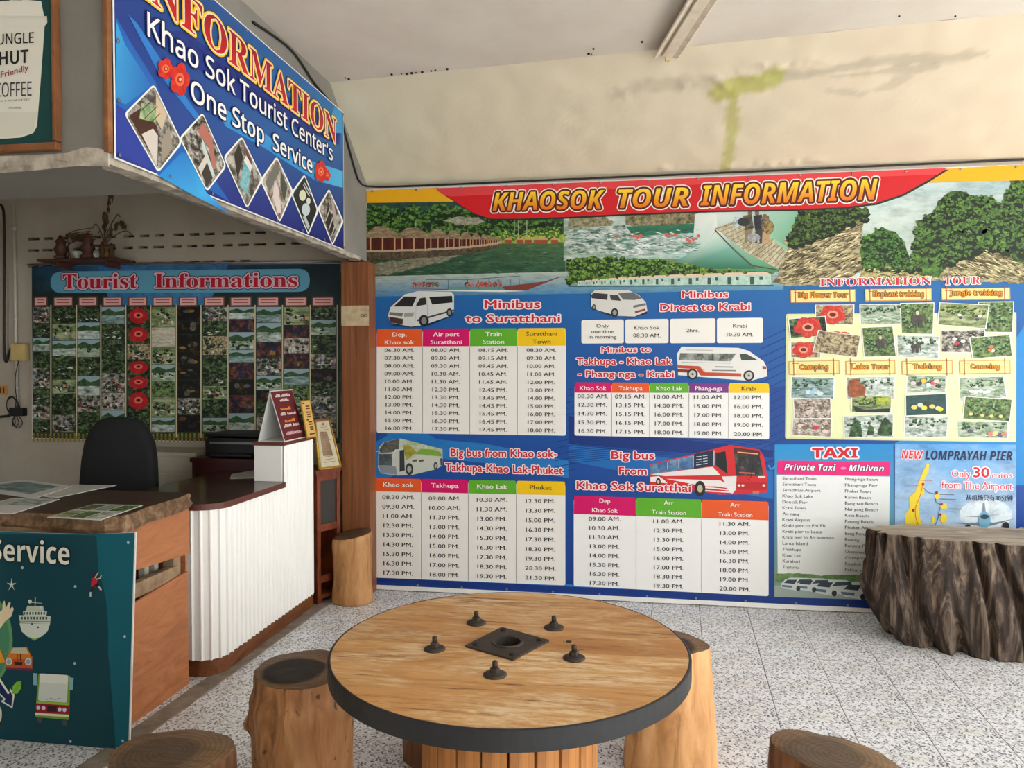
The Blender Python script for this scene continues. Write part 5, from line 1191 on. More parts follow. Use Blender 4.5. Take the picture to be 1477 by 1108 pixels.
o = tch(link('sheet', mesh('sheet', vs, fs), M['white_vinyl'], tb_)); md = o.modifiers.new('t', 'SOLIDIFY'); md.thickness = .0015; md.offset = 1
tch(link('hanging_rail', tube([tb(-.015, -.004) + Vector((0, 0, .008)), tb(1.0, -.004) + Vector((0, 0, .008))], .007, 8), M['metal_grey'], tb_))
T = Print('Y', YT - .0012, -1)
T.poly([(46, 384.5), (150, 383), (400, 381), (490.5, 380.5), (490.5, 430), (490, 640), (47, 632), (46, 430)], [(24, 60, 90), (50, 110, 160), (40, 90, 130), (24, 44, 66), (40, 70, 40), (50, 80, 30), (60, 80, 30), (24, 50, 44)], 0, col2=(20, 36, 24), nz=(9, 9, .5, .15, .8))
T.poly([(140, 383), (330, 381), (300, 440), (160, 440)], [(60, 120, 180), (70, 120, 170), (70, 150, 200), (50, 130, 190)], .5, col2=(30, 70, 110), nz=(14, 14, .5, .15, .7))
T.rquad([(73, 392), (447, 387.5), (447, 421), (73, 423)], 17, (96, 160, 186), 2)
TO = dict(font='serif', off=.006, outl=((.10, (34, 30, 60)), (.062, (222, 190, 200))))
T.text('Tourist', (91, 416.5), (198, 415.5), 21, (186, 16, 40), 4, **TO); T.text('Informations', (224, 415), (429, 414), 20.5, (186, 16, 40), 4, **TO)
tch(T.build('title_lettering', M['print'], tb_))
cols_px = [(48, 72), (76, 109), (112, 144), (147, 180), (184, 216), (219, 253), (257, 288.5), (293, 327.5), (331, 366.5), (370, 406), (410, 446), (449, 485)]
kinds = [['rocks', 'jungle_dark', 'mist', 'jungle_dark', 'rocks', 'jungle_dark', 'rocks', 'jungle_dark'], ['jungle_dark', 'field', 'mist', 'jungle_dark', 'field', 'jungle_dark', 'rocks'], ['jungle_dark', 'mist', 'river', 'jungle_dark', 'mist', 'rocks', 'jungle_dark'],
         ['lake', 'jungle_dark', 'jungle_dark', 'jungle_dark', 'rocks', 'camp', 'river'], ['flower', 'flower', 'litter', 'flower', 'flower', 'flower', 'jungle_dark'], ['field', 'sand', 'field', 'river', 'jungle', 'field', 'mist'],
         ['cave', 'cave', 'cave', 'cave', 'cave', 'cave', 'rocks', 'cave'], ['rocks', 'jungle_dark', 'litter', 'jungle_dark', 'jungle_dark', 'field', 'jungle_dark', 'river'], ['mist', 'night', 'river', 'lake', 'night', 'cave', 'night', 'mist'],
         ['lake', 'mist', 'night', 'rocks', 'river', 'cave', 'jungle_dark', 'camp'], ['field', 'night', 'camp', 'night', 'lake', 'jungle', 'river', 'jungle_dark'], ['jungle_dark', 'river', 'jungle_dark', 'rocks', 'cave', 'jungle_dark', 'rocks', 'rocks']]
for ci, ((x0, x1), ks) in enumerate(zip(cols_px, kinds)):
    T.line((x1 + 1.6, 440), (x1 + 1.6, 632), 1.6, (206, 196, 160), 3)
    T.rquad([(x0 + 1, 428), (x1 - 3, 427.6), (x1 - 3, 442), (x0 + 1, 442.4)], 1.5, (120, 60, 50), 4); T.poly([(x0 + 3, 430), (x1 - 5, 429.6), (x1 - 5, 440), (x0 + 3, 440.4)], (230, 176, 170), 5)
    for yy in (432.5, 436.5): T.line((x0 + 6, yy), (x1 - 8, yy), 1.1, (150, 60, 50), 6)
    n_ = len(ks); top = 443; bot = 624; hs = [R.uniform(.75, 1.3) for _ in ks]; sm = sum(hs); y = top
    for k, h in zip(ks, hs):
        y2 = y + (bot - top) * h / sm
        at = T.photo([(x0, y), (x1, y - .2), (x1, y2 - 1), (x0, y2 - .8)], 'jungle_dark' if k == 'flower' else k, 3, ID, border=None); T.base = 3
        w_ = x1 - x0
        if k == 'flower':
            c = at(.5, .5); T.circ(c[0], c[1], w_ * .44, (y2 - y) * .42, (206, 30, 40), 2, ID, 12, col2=(120, 16, 20), nz=(60, 60, .5, .1, .7)); T.circ(c[0], c[1] - 1, w_ * .2, (y2 - y) * .16, (230, 110, 90), 3, ID, 10); T.circ(c[0], c[1] - 1, w_ * .1, (y2 - y) * .08, (70, 12, 12), 4, ID, 8)
        elif k in ('cave', 'night'):
            for _ in range(3): c = at(R.uniform(.2, .8), R.uniform(.2, .8)); T.circ(c[0], c[1], R.uniform(2, 6), R.uniform(1.5, 4), R.choice([(190, 150, 50), (170, 80, 40), (120, 120, 110), (40, 50, 90)]), 2, ID, 8, col2=(20, 16, 12), nz=(70, 70, .5, .15, .9))
        elif k in ('mist', 'river', 'lake'):
            T.poly([at(0, 0), at(1, 0), at(1, .28), at(0, .34)], (150, 174, 180), 2); T.jag([at(0, .3), at(.3, .12), at(.6, .3), at(1, .15), at(1, .5), at(0, .5)], .7, (24, 50, 30), 3, col2=(80, 120, 70), nz=(60, 60, .5, .1, .8))
        elif k in ('camp', 'rocks', 'field'):
            for _ in range(5): c = at(R.uniform(.1, .9), R.uniform(.4, .85)); T.circ(c[0], c[1], 1.6, 2.4, R.choice([(190, 160, 140), (170, 50, 50), (60, 80, 130), (210, 210, 200), (30, 30, 34)]), 2, ID, 7)
        if k in ('jungle_dark', 'rocks', 'river', 'camp', 'field', 'litter', 'jungle'):
            T.leafy([at(.08, .08), at(.92, .08), at(.92, .88), at(.08, .88)], 13, (12, 26, 14), (50, 74, 40), (170, 186, 150), 2.8, 1)
            T.strata([at(.1, .45), at(.9, .45), at(.9, .92), at(.1, .92)], 9, (16, 20, 16), (220, 222, 210), 7, R.uniform(-.3, .3), 1.6, wd=2.2)
        T.base = 0; y = y2
for k in range(74):
    x = 49 + k * 5.95
    if x < 488: T.line((x, 625 + R.uniform(-1, 1)), (x, 637), 2.6, (150, 130, 60), 8)
T.line((47, 629), (490, 635), 1.2, (90, 76, 36), 9)
tch(T.build('photograph_columns', M['print'], tb_))

# ------------------------------------------------------------------ wooden desk with live edge slab and teal board
desk = thing('wooden_desk', 'dark live-edge slab desk with orange laminate side boards at the left', 'desk', (-2.6, 3.0, 0))
dinv = Matrix.Translation((2.6, -3.0, 0))
def dch(o): o.matrix_parent_inverse = dinv; return o
SZ = .90
front = [onZ(x, y, SZ) for x, y in [(-120, 735), (0, 738), (60, 741), (110, 745), (150, 747), (176, 745), (196, 739), (215, 731), (236, 725), (246, 722), (262, 717), (274, 711), (276, 707)]]
outer = [(p.x, min(p.y, 3.285)) for p in front] + [(-2.30, 3.287), (-2.62, 3.29), (-2.70, 3.36), (-3.9, 3.36), (-3.9, 2.80)]
def slab():
    bm = bmesh.new(); n = len(outer); lv = [(SZ - .068, .0), (SZ - .05, .010), (SZ - .03, -.002), (SZ - .012, .004), (SZ, -.004)]
    cx = sum(p[0] for p in outer) / n; cy = sum(p[1] for p in outer) / n
    o2 = []
    for i in range(n):
        a, b = outer[i], outer[(i + 1) % n]; L = math.hypot(b[0] - a[0], b[1] - a[1]); k = max(1, int(L / .02))
        for j in range(k): o2.append((a[0] + (b[0] - a[0]) * j / k, a[1] + (b[1] - a[1]) * j / k))
    rings = []
    for z, off in lv:
        r = []
        for (x, y) in o2:
            d = Vector((x - cx, y - cy, 0)).normalized(); q = Vector((x, y, z)); nn = mn.noise(Vector((x * 14, y * 14, z * 30))) * .008
            r.append(bm.verts.new(q + d * (off + nn)))
        rings.append(r)
    m = len(o2)
    for a, b in zip(rings, rings[1:]):
        for i in range(m): f = bm.faces.new((a[i], a[(i + 1) % m], b[(i + 1) % m], b[i])); f.material_index = 1
    bm.faces.new(rings[0][::-1]); bm.faces.new(rings[-1])
    return bm_mesh(bm, 'slab')
o = dch(link('slab_top', slab(), [M['slab_wood'], M['slab_edge']], desk))
OX = -2.06
dch(link('side_board', mesh('b', *(lambda q: (q, [(0, 1, 2, 3), (7, 6, 5, 4), (0, 4, 5, 1), (1, 5, 6, 2), (2, 6, 7, 3), (3, 7, 4, 0)]))([(OX, 2.80, .645), (OX, 3.262, .615), (OX, 3.262, .832), (OX, 2.80, .832), (OX - .012, 2.80, .645), (OX - .012, 3.262, .615), (OX - .012, 3.262, .832), (OX - .012, 2.80, .832)])), M['orange_wood'], desk))
dch(link('side_board', mesh('b', *(lambda q: (q, [(0, 1, 2, 3), (7, 6, 5, 4), (0, 4, 5, 1), (1, 5, 6, 2), (2, 6, 7, 3), (3, 7, 4, 0)]))([(OX, 2.80, .0), (OX, 3.250, .0), (OX, 3.250, .535), (OX, 2.80, .500), (OX - .012, 2.80, .0), (OX - .012, 3.250, .0), (OX - .012, 3.250, .535), (OX - .012, 2.80, .500)])), M['orange_wood'], desk))
dch(link('rail', box(OX - .05, OX - .013, 2.76, 3.195, .515, .578, .003), M['timber'], desk))
for x, y in ((OX - .075, 2.72), (OX - .075, 3.17), (-3.5, 2.72), (-3.5, 3.25)): dch(link('leg', box(x, x + .055, y, y + .055, 0, .84, .003), M['timber'], desk))
dch(link('rail', box(-3.5, OX - .03, 2.72, 2.75, .76, .84, .003), M['timber'], desk)); dch(link('shelf_board', box(-3.45, OX - .08, 2.78, 3.2, .36, .38, .002), M['slab_wood'], desk))
for y in (3.06, 3.13): dch(link('shelf_post', box(OX - .12, OX - .09, y, y + .03, .38, .83), M['white_paint'], desk))
dch(link('back_board', box(-3.5, OX - .02, 3.262, 3.275, .02, .80), M['orange_wood'], desk))
# teal board
ZB = Z(0, 760, 300 / 955); TY = 2.645
tl = thing('service_board', 'teal board printed with Service, a ship and a bus at the desk front', 'sign', (-2.4, TY, 0))
linv = Matrix.Translation((2.4, -TY, 0))
def lch(o): o.matrix_parent_inverse = linv; return o
tq = [onY(x, y, TY) for x, y in [(-260, 758), (0, 767), (120, 771), (160, 770), (196, 768), (187, 1080), (150, 1077), (0, 1066), (-260, 1050)]]
n_ = len(tq)
lch(link('board', mesh('board', [tuple(p) for p in tq] + [(p.x, p.y + .006, p.z) for p in tq], [tuple(range(n_))[::-1], tuple(range(n_, 2 * n_))] + [(i, (i + 1) % n_, n_ + (i + 1) % n_, n_ + i) for i in range(n_)]), M['white_vinyl'], tl))
lch(link('foot_block', box(-2.14, -2.07, TY + .01, TY + .06, 0, .016, .001), M['timber'], tl)); lch(link('foot_block', box(-3.0, -2.93, TY + .01, TY + .06, 0, .03, .001), M['timber'], tl))
B = Print('Y', TY - .0008, -1)
B.poly([(-260, 758), (0, 767), (120, 771), (160, 770), (194, 768.5), (185, 1079), (150, 1076), (0, 1065), (-260, 1049)], (10, 92, 108), 0)
B.poly([ZB(p) for p in [(-800, 20), (443, 40), (452, 200), (470, 260), (488, 340), (498, 480), (497, 580), (512, 760), (532, 1022), (300, 1005), (0, 975), (-800, 900)]], (8, 62, 74), 1)
B.text('Service', ZB((-36, 152)), ZB((322, 172)), 30, (226, 222, 206), 6, font='sb', outl=((.05, (10, 40, 46)),))
for x, y in ((104, 187), (347, 274), (345, 627), (325, 984), (590, 72), (574, 503), (565, 982)): B.circ(x, y, 6, 7, (190, 200, 196), 4, ZB, 10)
st = [(55, 268)]
star = []
for k in range(10):
    a = -math.pi / 2 + k * math.pi / 5; r = 26 if k % 2 == 0 else 6; star.append((55 + r * math.cos(a) * .9, 266 + r * math.sin(a) * 1.2))
B.poly([ZB(p) for p in star], (212, 216, 196), 4)
# ship
B.poly([ZB(p) for p in [(92, 442), (232, 445), (220, 480), (190, 505), (160, 520), (130, 505), (102, 480)]], (206, 214, 200), 5); B.poly([ZB(p) for p in [(125, 500), (160, 522), (195, 502), (160, 512)]], (130, 180, 70), 6)
B.poly([ZB(p) for p in [(88, 405), (235, 408), (232, 445), (95, 440)]], (196, 206, 190), 5); B.poly([ZB(p) for p in [(108, 385), (218, 388), (215, 408), (110, 405)]], (210, 216, 200), 5)
B.poly([ZB(p) for p in [(128, 362), (200, 364), (206, 388), (120, 385)]], (186, 196, 176), 5); B.line(ZB((165, 322)), ZB((163, 380)), 1.1, (200, 206, 190), 6)
B.line(ZB((135, 346)), ZB((195, 350)), .8, (190, 196, 180), 6); B.circ(140, 342, 9, 9, (206, 212, 200), 6, ZB, 10); B.circ(192, 370, 6, 8, (206, 212, 200), 6, ZB, 8)
for k in range(8): B.poly([ZB(p) for p in [(112 + k * 13, 390), (119 + k * 13, 390), (119 + k * 13, 402), (112 + k * 13, 402)]], (60, 90, 84), 7)
for k in range(9): B.poly([ZB(p) for p in [(100 + k * 14, 412), (108 + k * 14, 412), (108 + k * 14, 424), (100 + k * 14, 424)]], (50, 80, 76), 7)
B.line(ZB((95, 432)), ZB((232, 434)), .8, (70, 100, 96), 7); B.circ(150, 445, 4, 5, (40, 60, 60), 7, ZB, 8); B.circ(178, 460, 4, 5, (40, 60, 60), 7, ZB, 8)
# globe, hand, arrows
B.circ(-150, 520, 210, 260, (96, 150, 96), 3, ZB, 40); B.circ(-150, 520, 195, 245, (70, 130, 96), 3.5, ZB, 40)
B.poly([ZB(p) for p in [(0, 470), (-10, 400), (14, 380), (16, 345), (24, 338), (30, 372), (42, 348), (52, 345), (46, 380), (60, 365), (66, 376), (55, 410), (30, 430)]], (226, 206, 170), 6)
B.poly([ZB(p) for p in [(-20, 560), (0, 555), (28, 620), (0, 625), (-20, 610)]], (226, 150, 30), 6); B.poly([ZB(p) for p in [(-20, 690), (0, 690), (46, 760), (50, 740), (70, 770), (60, 832), (5, 800), (22, 790), (-20, 750)]], (230, 230, 216), 6)
B.poly([ZB(p) for p in [(-20, 700), (0, 706), (40, 768), (52, 756), (62, 775), (56, 822), (18, 800), (30, 790), (-20, 740)]], (20, 40, 90), 7)
B.poly([ZB(p) for p in [(60, 765), (62, 730), (80, 710), (102, 706), (100, 740), (84, 764)]], (130, 190, 60), 7); B.line(ZB((64, 762)), ZB((98, 712)), .6, (80, 140, 40), 8)
B.circ(-8, 860, 20, 44, (200, 200, 190), 6, ZB, 16); B.circ(0, 905, 12, 14, (40, 40, 44), 7, ZB, 10)
# little orange car
B.poly([ZB(p) for p in [(28, 650), (32, 600), (45, 580), (58, 552), (125, 550), (140, 580), (150, 605), (150, 655)]], (214, 120, 30), 5); B.poly([ZB(p) for p in [(50, 578), (62, 556), (122, 554), (134, 585)]], (190, 190, 160), 6)
B.poly([ZB(p) for p in [(28, 645), (150, 648), (150, 660), (30, 655)]], (110, 40, 70), 7); B.poly([ZB(p) for p in [(68, 618), (108, 620), (104, 636), (72, 634)]], (60, 30, 24), 7); B.poly([ZB(p) for p in [(32, 612), (64, 606), (120, 608), (148, 622), (146, 648), (32, 644)]], (190, 84, 34), 5.5)
for x in (45, 133): B.circ(x, 618, 15, 17, (206, 210, 206), 8, ZB, 14); B.circ(x, 618, 10, 12, (150, 160, 160), 9, ZB, 12)
for x in (83, 98): B.line(ZB((x, 580)), ZB((x, 612)), 1.3, (60, 40, 30), 8)
B.line(ZB((142, 596)), ZB((156, 598)), 1.2, (190, 130, 60), 8); B.line(ZB((26, 580)), ZB((38, 582)), 1.2, (190, 130, 60), 8)
# bus
B.rquad([ZB(p) for p in [(178, 672), (326, 682), (320, 886), (164, 872)]], 2.5, (120, 160, 50), 5); B.rquad([ZB(p) for p in [(186, 672), (316, 680), (310, 806), (178, 796)]], 3, (226, 228, 216), 6)
B.poly([ZB(p) for p in [(184, 712), (312, 720), (310, 804), (180, 794)]], (206, 212, 204), 7); B.poly([ZB(p) for p in [(168, 808), (322, 818), (320, 860), (166, 850)]], (150, 20, 40), 7); B.poly([ZB(p) for p in [(172, 798), (318, 808), (316, 818), (170, 808)]], (150, 190, 60), 8)
B.poly([ZB(p) for p in [(222, 820), (264, 822), (262, 848), (220, 846)]], (60, 20, 30), 8); B.poly([ZB(p) for p in [(164, 852), (320, 862), (320, 872), (164, 862)]], (230, 226, 200), 8)
for x in (180, 204, 278, 300): B.circ(x, 828 + (x - 180) * .09, 9, 10, (214, 216, 226), 9, ZB, 10)
for a in ((156, 670, 726), (322, 690, 748)): B.poly([ZB(p) for p in [(a[0], a[1]), (a[0] + 20, a[1] + 2), (a[0] + 16, a[2]), (a[0], a[2] - 2)]], (130, 180, 190), 8)
for x in (182, 296): B.poly([ZB(p) for p in [(x - 12, 872 + (x - 180) * .12), (x + 14, 874 + (x - 180) * .12), (x + 12, 900 + (x - 180) * .12), (x - 8, 896 + (x - 180) * .12)]], (70, 80, 84), 4.5)
for x in (214, 252): B.line(ZB((x, 792)), ZB((x + 30, 784)), .6, (70, 80, 80), 9)
# climber
B.poly([ZB(p) for p in [(424, 236), (444, 232), (450, 250), (440, 275), (420, 274)]], (190, 30, 50), 6); B.circ(436, 222, 9, 11, (60, 40, 36), 6, ZB, 10)
B.pline([ZB(p) for p in [(444, 240), (462, 236), (468, 222)]], 1.7, (214, 190, 170), 7); B.pline([ZB(p) for p in [(438, 234), (446, 222), (455, 208)]], 1.5, (214, 190, 170), 7)
B.pline([ZB(p) for p in [(430, 272), (424, 292), (418, 300)]], 2.6, (30, 30, 36), 7); B.pline([ZB(p) for p in [(434, 270), (452, 264), (456, 274)]], 2.6, (30, 30, 36), 7)
B.pline([ZB(p) for p in [(419, 298), (418, 320)]], 2.2, (214, 206, 200), 7); B.pline([ZB(p) for p in [(455, 272), (468, 290)]], 2.2, (214, 206, 200), 7)
lch(B.build('board_print', M['print'], tl))

# brochures on the desk and counter
def sheet_on(z, q, label, kind, name='brochure', group=None, th=.002, grid_=None, colr=None):
    pts = [onZ(x, y, z + th) for x, y in q]
    me = mesh(name, [(p.x, p.y, z) for p in pts] + [(p.x, p.y, z + th) for p in pts], [(3, 2, 1, 0), (4, 5, 6, 7), (0, 1, 5, 4), (1, 2, 6, 5), (2, 3, 7, 6), (3, 0, 4, 7)])
    cen = sum((Vector((p.x, p.y, z)) for p in pts), Vector()) / 4
    for v in me.vertices: v.co -= cen
    o = link(name, me, M['white_vinyl'], None, cen); tag(o, label, 'brochure', group)
    c, c2, nz = KINDS[kind] if kind else ((200, 200, 190), (190, 190, 180), (5, 5, .5, .1, .3))
    vsn, fsn, cl, cl2, tpp, prr = [], [], [], [], [], []
    def bil(u, v): p = (pts[0] * (1 - u) + pts[1] * u) * (1 - v) + (pts[3] * (1 - u) + pts[2] * u) * v; return p - cen
    cells = grid_ or [(.06, .06, .94, .94, None)]
    for (a, b, c_, d, kk) in cells:
        kc, kc2, knz = KINDS[kk] if kk else (c, c2, nz); k = len(vsn)
        for (u, v) in ((a, b), (c_, b), (c_, d), (a, d)):
            p = bil(u, v); vsn.append((p.x, p.y, p.z + .0004)); cl.append(lin(kc)); cl2.append(lin(kc2)); tpp.append((p.x * knz[0], p.y * knz[1], k)); prr.append((knz[2], knz[3], knz[4]))
        fsn.append((k, k + 1, k + 2, k + 3))
    me2 = mesh('picture_print', vsn, fsn)
    for nm, dat in (('col', cl), ('col2', cl2)):
        at = me2.attributes.new(nm, 'FLOAT_COLOR', 'POINT'); at.data.foreach_set('color', np.array([list(x) + [1] for x in dat], dtype=np.float32).ravel())
    for nm, dat in (('tp', tpp), ('pr', prr)):
        at = me2.attributes.new(nm, 'FLOAT_VECTOR', 'POINT'); at.data.foreach_set('vector', np.array(dat, dtype=np.float32).ravel())
    link('picture_print', me2, M['paper_print'], o); return o
sheet_on(SZ, [(108, 699), (168, 700), (80, 718), (50, 714)], 'pale folded brochure behind the blue one on the desk', None, group=None)
sheet_on(SZ + .0025, [(38, 692), (104, 701), (50, 719), (-70, 702)], 'large brochure with a blue cover picture on the left of the desk', 'lake', grid_=[(.15, .15, .85, .8, 'lake')])
sheet_on(SZ, [(20, 718), (86, 720), (18, 741), (-60, 738)], 'white map sheet with grey patch at the front left of the desk', None, grid_=[(.3, .05, .95, .5, 'mist'), (.05, .1, .28, .9, None)])
sheet_on(SZ, [(136, 727), (206, 729), (145, 750), (68, 746)], 'green photo leaflet lying near the front corner of the desk', 'jungle', grid_=[(.03, .05, .32, .45, 'jungle'), (.35, .05, .64, .45, 'river'), (.67, .05, .97, .45, 'jungle'), (.03, .52, .32, .95, 'field'), (.35, .52, .64, .95, 'jungle'), (.67, .52, .97, .95, 'mist')])

# ------------------------------------------------------------------ white fluted reception counter
ct = thing('reception_counter', 'white fluted reception counter with dark brown top and raised end block', 'counter', (-2.2, 3.8, 0))
cinv = Matrix.Translation((2.2, -3.8, 0))
def kch(o): o.matrix_parent_inverse = cinv; return o
CXF = -1.955; CY0, CY1 = 3.315, 4.435; YB2 = 4.03
def outline(x, y0, y1, r, back):
    pts = [(x, y1)]
    for k in range(13):
        a = k / 12 * math.pi / 2; pts.append((x - r + r * math.cos(a), y0 + r - r * math.sin(a)))
    pts.append((back, y0)); return pts
path = outline(CXF, CY0, CY1, .11, -2.55)
# resample and flute
def flute(path, pitch=.043, dep=.010, sub=10):
    out = []; d = 0; P_ = [Vector((a, b, 0)) for a, b in path]
    seg = [(P_[i], P_[i + 1]) for i in range(len(P_) - 1)]; tot = sum((b - a).length for a, b in seg); n = int(tot / (pitch / sub)); 
    def at(s):
        for a, b in seg:
            L = (b - a).length
            if s <= L: return a + (b - a) * (s / L), (b - a).normalized()
            s -= L
        return b, (b - a).normalized()
    for i in range(n + 1):
        s = tot * i / n; p, t = at(min(s, tot - 1e-6)); nrm = Vector((-t.y, t.x, 0)) * -1
        ph = (s / pitch) % 1.0; out.append((p - nrm * 0 + Vector((t.y, -t.x, 0)) * (-dep * 1.2 * (.5 - .5 * math.cos(max(0, min(1, (ph - .60) / .40)) * 2 * math.pi))), s))
    return out
fl_ = flute(path)
vs, fs = [], []
KB = .085
for i, (p, s) in enumerate(fl_):
    top = 1.048 if p.y > YB2 + .002 and p.x > -2.0 else .810
    vs += [(p.x, p.y, KB), (p.x, p.y, top)]
for i in range(len(fl_) - 1):
    if vs[2 * i + 1][2] == vs[2 * i + 3][2]: fs.append((2 * i, 2 * i + 1, 2 * i + 3, 2 * i + 2))
    else:
        fs.append((2 * i, 2 * i + 1, 2 * i + 3, 2 * i + 2))
kch(link('fluted_panel', mesh('fluted_panel', vs, fs), M['cream_white'], ct))
kb = [(CXF - .012, CY1 + .0)] + [(CXF - .012 - .11 + .11 * math.cos(k / 12 * math.pi / 2), CY0 + .012 + .11 - .11 * math.sin(k / 12 * math.pi / 2)) for k in range(13)] + [(-2.55, CY0 + .012), (-2.55, CY1)]
kch(link('kickboard', prism([(x + .006, y) for x, y in kb], 0, KB), M['kick'], ct))
kch(link('carcass', prism([(x - .006, y + .006) for x, y in kb], KB, .80), M['white_paint'], ct))
tp_ = [(CXF + .012, YB2)] + [(CXF + .012 - .13 + .13 * math.cos(k / 12 * math.pi / 2), CY0 - .012 + .13 - .13 * math.sin(k / 12 * math.pi / 2)) for k in range(13)] + [(-2.56, CY0 - .012), (-2.56, 4.40), (CXF - .06, 4.40), (CXF - .06, YB2)]
bmt = bmesh.new(); bb = [bmt.verts.new((x, y, .81)) for x, y in tp_]; tt = [bmt.verts.new((x, y, .840)) for x, y in tp_]; m_ = len(tp_)
for i in range(m_): f = bmt.faces.new((bb[i], bb[(i + 1) % m_], tt[(i + 1) % m_], tt[i])); f.material_index = 1
bmt.faces.new(bb[::-1]); bmt.faces.new(tt)
kch(link('counter_top', bm_mesh(bmt, 'counter_top'), [M['counter_top'], M['maroon_edge']], ct))
kch(link('end_block', box(-2.135, CXF - .010, YB2, CY1, .8405, 1.046, .002), M['cream_white'], ct))
kch(link('end_block_cap', box(-2.140, CXF + .006, YB2 - .008, CY1 + .008, 1.046, 1.066, .002), M['maroon_edge'], ct))
# tent sign
def slab3(q, th, n, name='panel'):
    """thin slab from four corner points, thickness along n"""
    q = [Vector(p) for p in q]; n = Vector(n).normalized() * th
    return hexa([tuple(p) for p in q], [tuple(p + n) for p in q], name)
ts = thing('tent_sign', 'maroon A-frame tent sign standing on the end block of the white counter', 'sign', (-2.04, 4.2, 1.066))
BT = 1.0665
a1 = onY(372, 633, 4.045); a2 = onY(411, 634, 4.045); ap_ = onY(389, 563.5, 4.045); Ln = .285
a1.z = a2.z = BT
for nm, p, q, s_ in (('panel', a2, ap_, 1), ('panel', a1, ap_, -1)):
    o = link(nm, slab3([p, (p.x, p.y + Ln, p.z), (q.x, q.y + Ln, q.z), q], .004, (-.9 * s_, 0, -.35)), M['white_vinyl'], ts); o.matrix_parent_inverse = Matrix.Translation((2.04, -4.2, -1.066))
o = link('base_panel', box(a1.x + .004, a2.x - .004, a1.y, a1.y + Ln, BT, BT + .003), M['white_vinyl'], ts); o.matrix_parent_inverse = Matrix.Translation((2.04, -4.2, -1.066))
vsn, fsn, cl = [], [], []
nrm = (ap_ - a2).cross(Vector((0, 1, 0))).normalized(); nrm = nrm if nrm.x > 0 else -nrm
def tpt(u, v, l): p = a2 + Vector((0, Ln * u, 0)) + (ap_ - a2) * v + nrm * (.0006 * l); return tuple(p)
def tadd(u0, u1, v0, v1, c, l):
    k = len(vsn); vsn.extend([tpt(u0, v0, l), tpt(u1, v0, l), tpt(u1, v1, l), tpt(u0, v1, l)]); fsn.append((k, k + 1, k + 2, k + 3)); cl.extend([lin(c)] * 4)
tadd(.01, .99, .02, .98, (104, 36, 42), 1)
for v, c, ws in ((.86, (226, 214, 206), (.15, .36, .42, .85)), (.77, (226, 214, 206), (.3, .72)), (.60, (226, 150, 50), (.22, .7)), (.50, (226, 214, 206), (.15, .4, .46, .85)), (.36, (226, 150, 50), (.25, .7)), (.27, (226, 214, 206), (.15, .5, .56, .85)), (.12, (214, 180, 180), (.15, .9))):
    for i in range(0, len(ws), 2):
        x = ws[i]
        while x < ws[i + 1] - .03: tadd(x, x + .045, v, v + .045 + .012 * ((int(x * 100) % 3) - 1), c, 2); x += .058
me = mesh('sign_print', vsn, fsn); at = me.attributes.new('col', 'FLOAT_COLOR', 'POINT'); at.data.foreach_set('color', np.array([list(x) + [1] for x in cl], dtype=np.float32).ravel())
for nm in ('col2',): a_ = me.attributes.new(nm, 'FLOAT_COLOR', 'POINT')
o = link('sign_print', me, M['paper_print'], ts); o.matrix_parent_inverse = Matrix.Translation((2.04, -4.2, -1.066))
def leaning(name, label, cat, b0, b1, t0, t1, th, mat, base):
    """upright thin thing whose face is b0,b1,t1,t0"""
    t = thing(name, label, cat, base); inv = Matrix.Translation(-Vector(base)); n = (b1 - b0).cross(t0 - b0).normalized()
    if n.x < 0: n = -n
    return t, inv, n
# small yellow sign on the block
b0, b1 = onY(443, 627, 4.26), onY(457, 626, 4.38); t0, t1 = onY(433, 578, 4.28), onY(447, 577, 4.40)
b0.z = b1.z = BT
t, inv, n = leaning('yellow_sign', 'small yellow upright sign with dark writing on the white counter block', 'sign', b0, b1, t0, t1, .004, None, tuple((b0 + b1) / 2))
o = link('plate', slab3([b0, b1, t1, t0], -.004, n), M['gold'], t); o.matrix_parent_inverse = inv
bmx = bmesh.new()
def strip(b0, b1, t0, t1, n, u0, u1, v0, v1, h):
    def p(u, v): return (b0 * (1 - u) + b1 * u) * (1 - v) + (t0 * (1 - u) + t1 * u) * v + n * h
    f = [bmx.verts.new(p(*x)) for x in ((u0, v0), (u1, v0), (u1, v1), (u0, v1))]; bmx.faces.new(f)
strip(b0, b1, t0, t1, n, .08, .92, .03, .97, .001)
o = link('face', bm_mesh(bmx), speckle('yellow_card', (226, 186, 104), (206, 160, 80), .6, 30, .4), t); o.matrix_parent_inverse = inv
bmx = bmesh.new()
for k, (u0_, u1_, v) in enumerate([(.15, .35, .9), (.4, .8, .82), (.4, .8, .76), (.35, .8, .66), (.4, .8, .6), (.35, .75, .54), (.25, .5, .46), (.4, .8, .4), (.4, .8, .34), (.45, .8, .26), (.45, .8, .2), (.3, .85, .08)]): strip(b0, b1, t0, t1, n, u0_, u1_, v, v + .035, .0016)
o = link('writing', bm_mesh(bmx), speckle('brown_ink', (84, 40, 24), None, .7, 10, .1), t); o.matrix_parent_inverse = inv
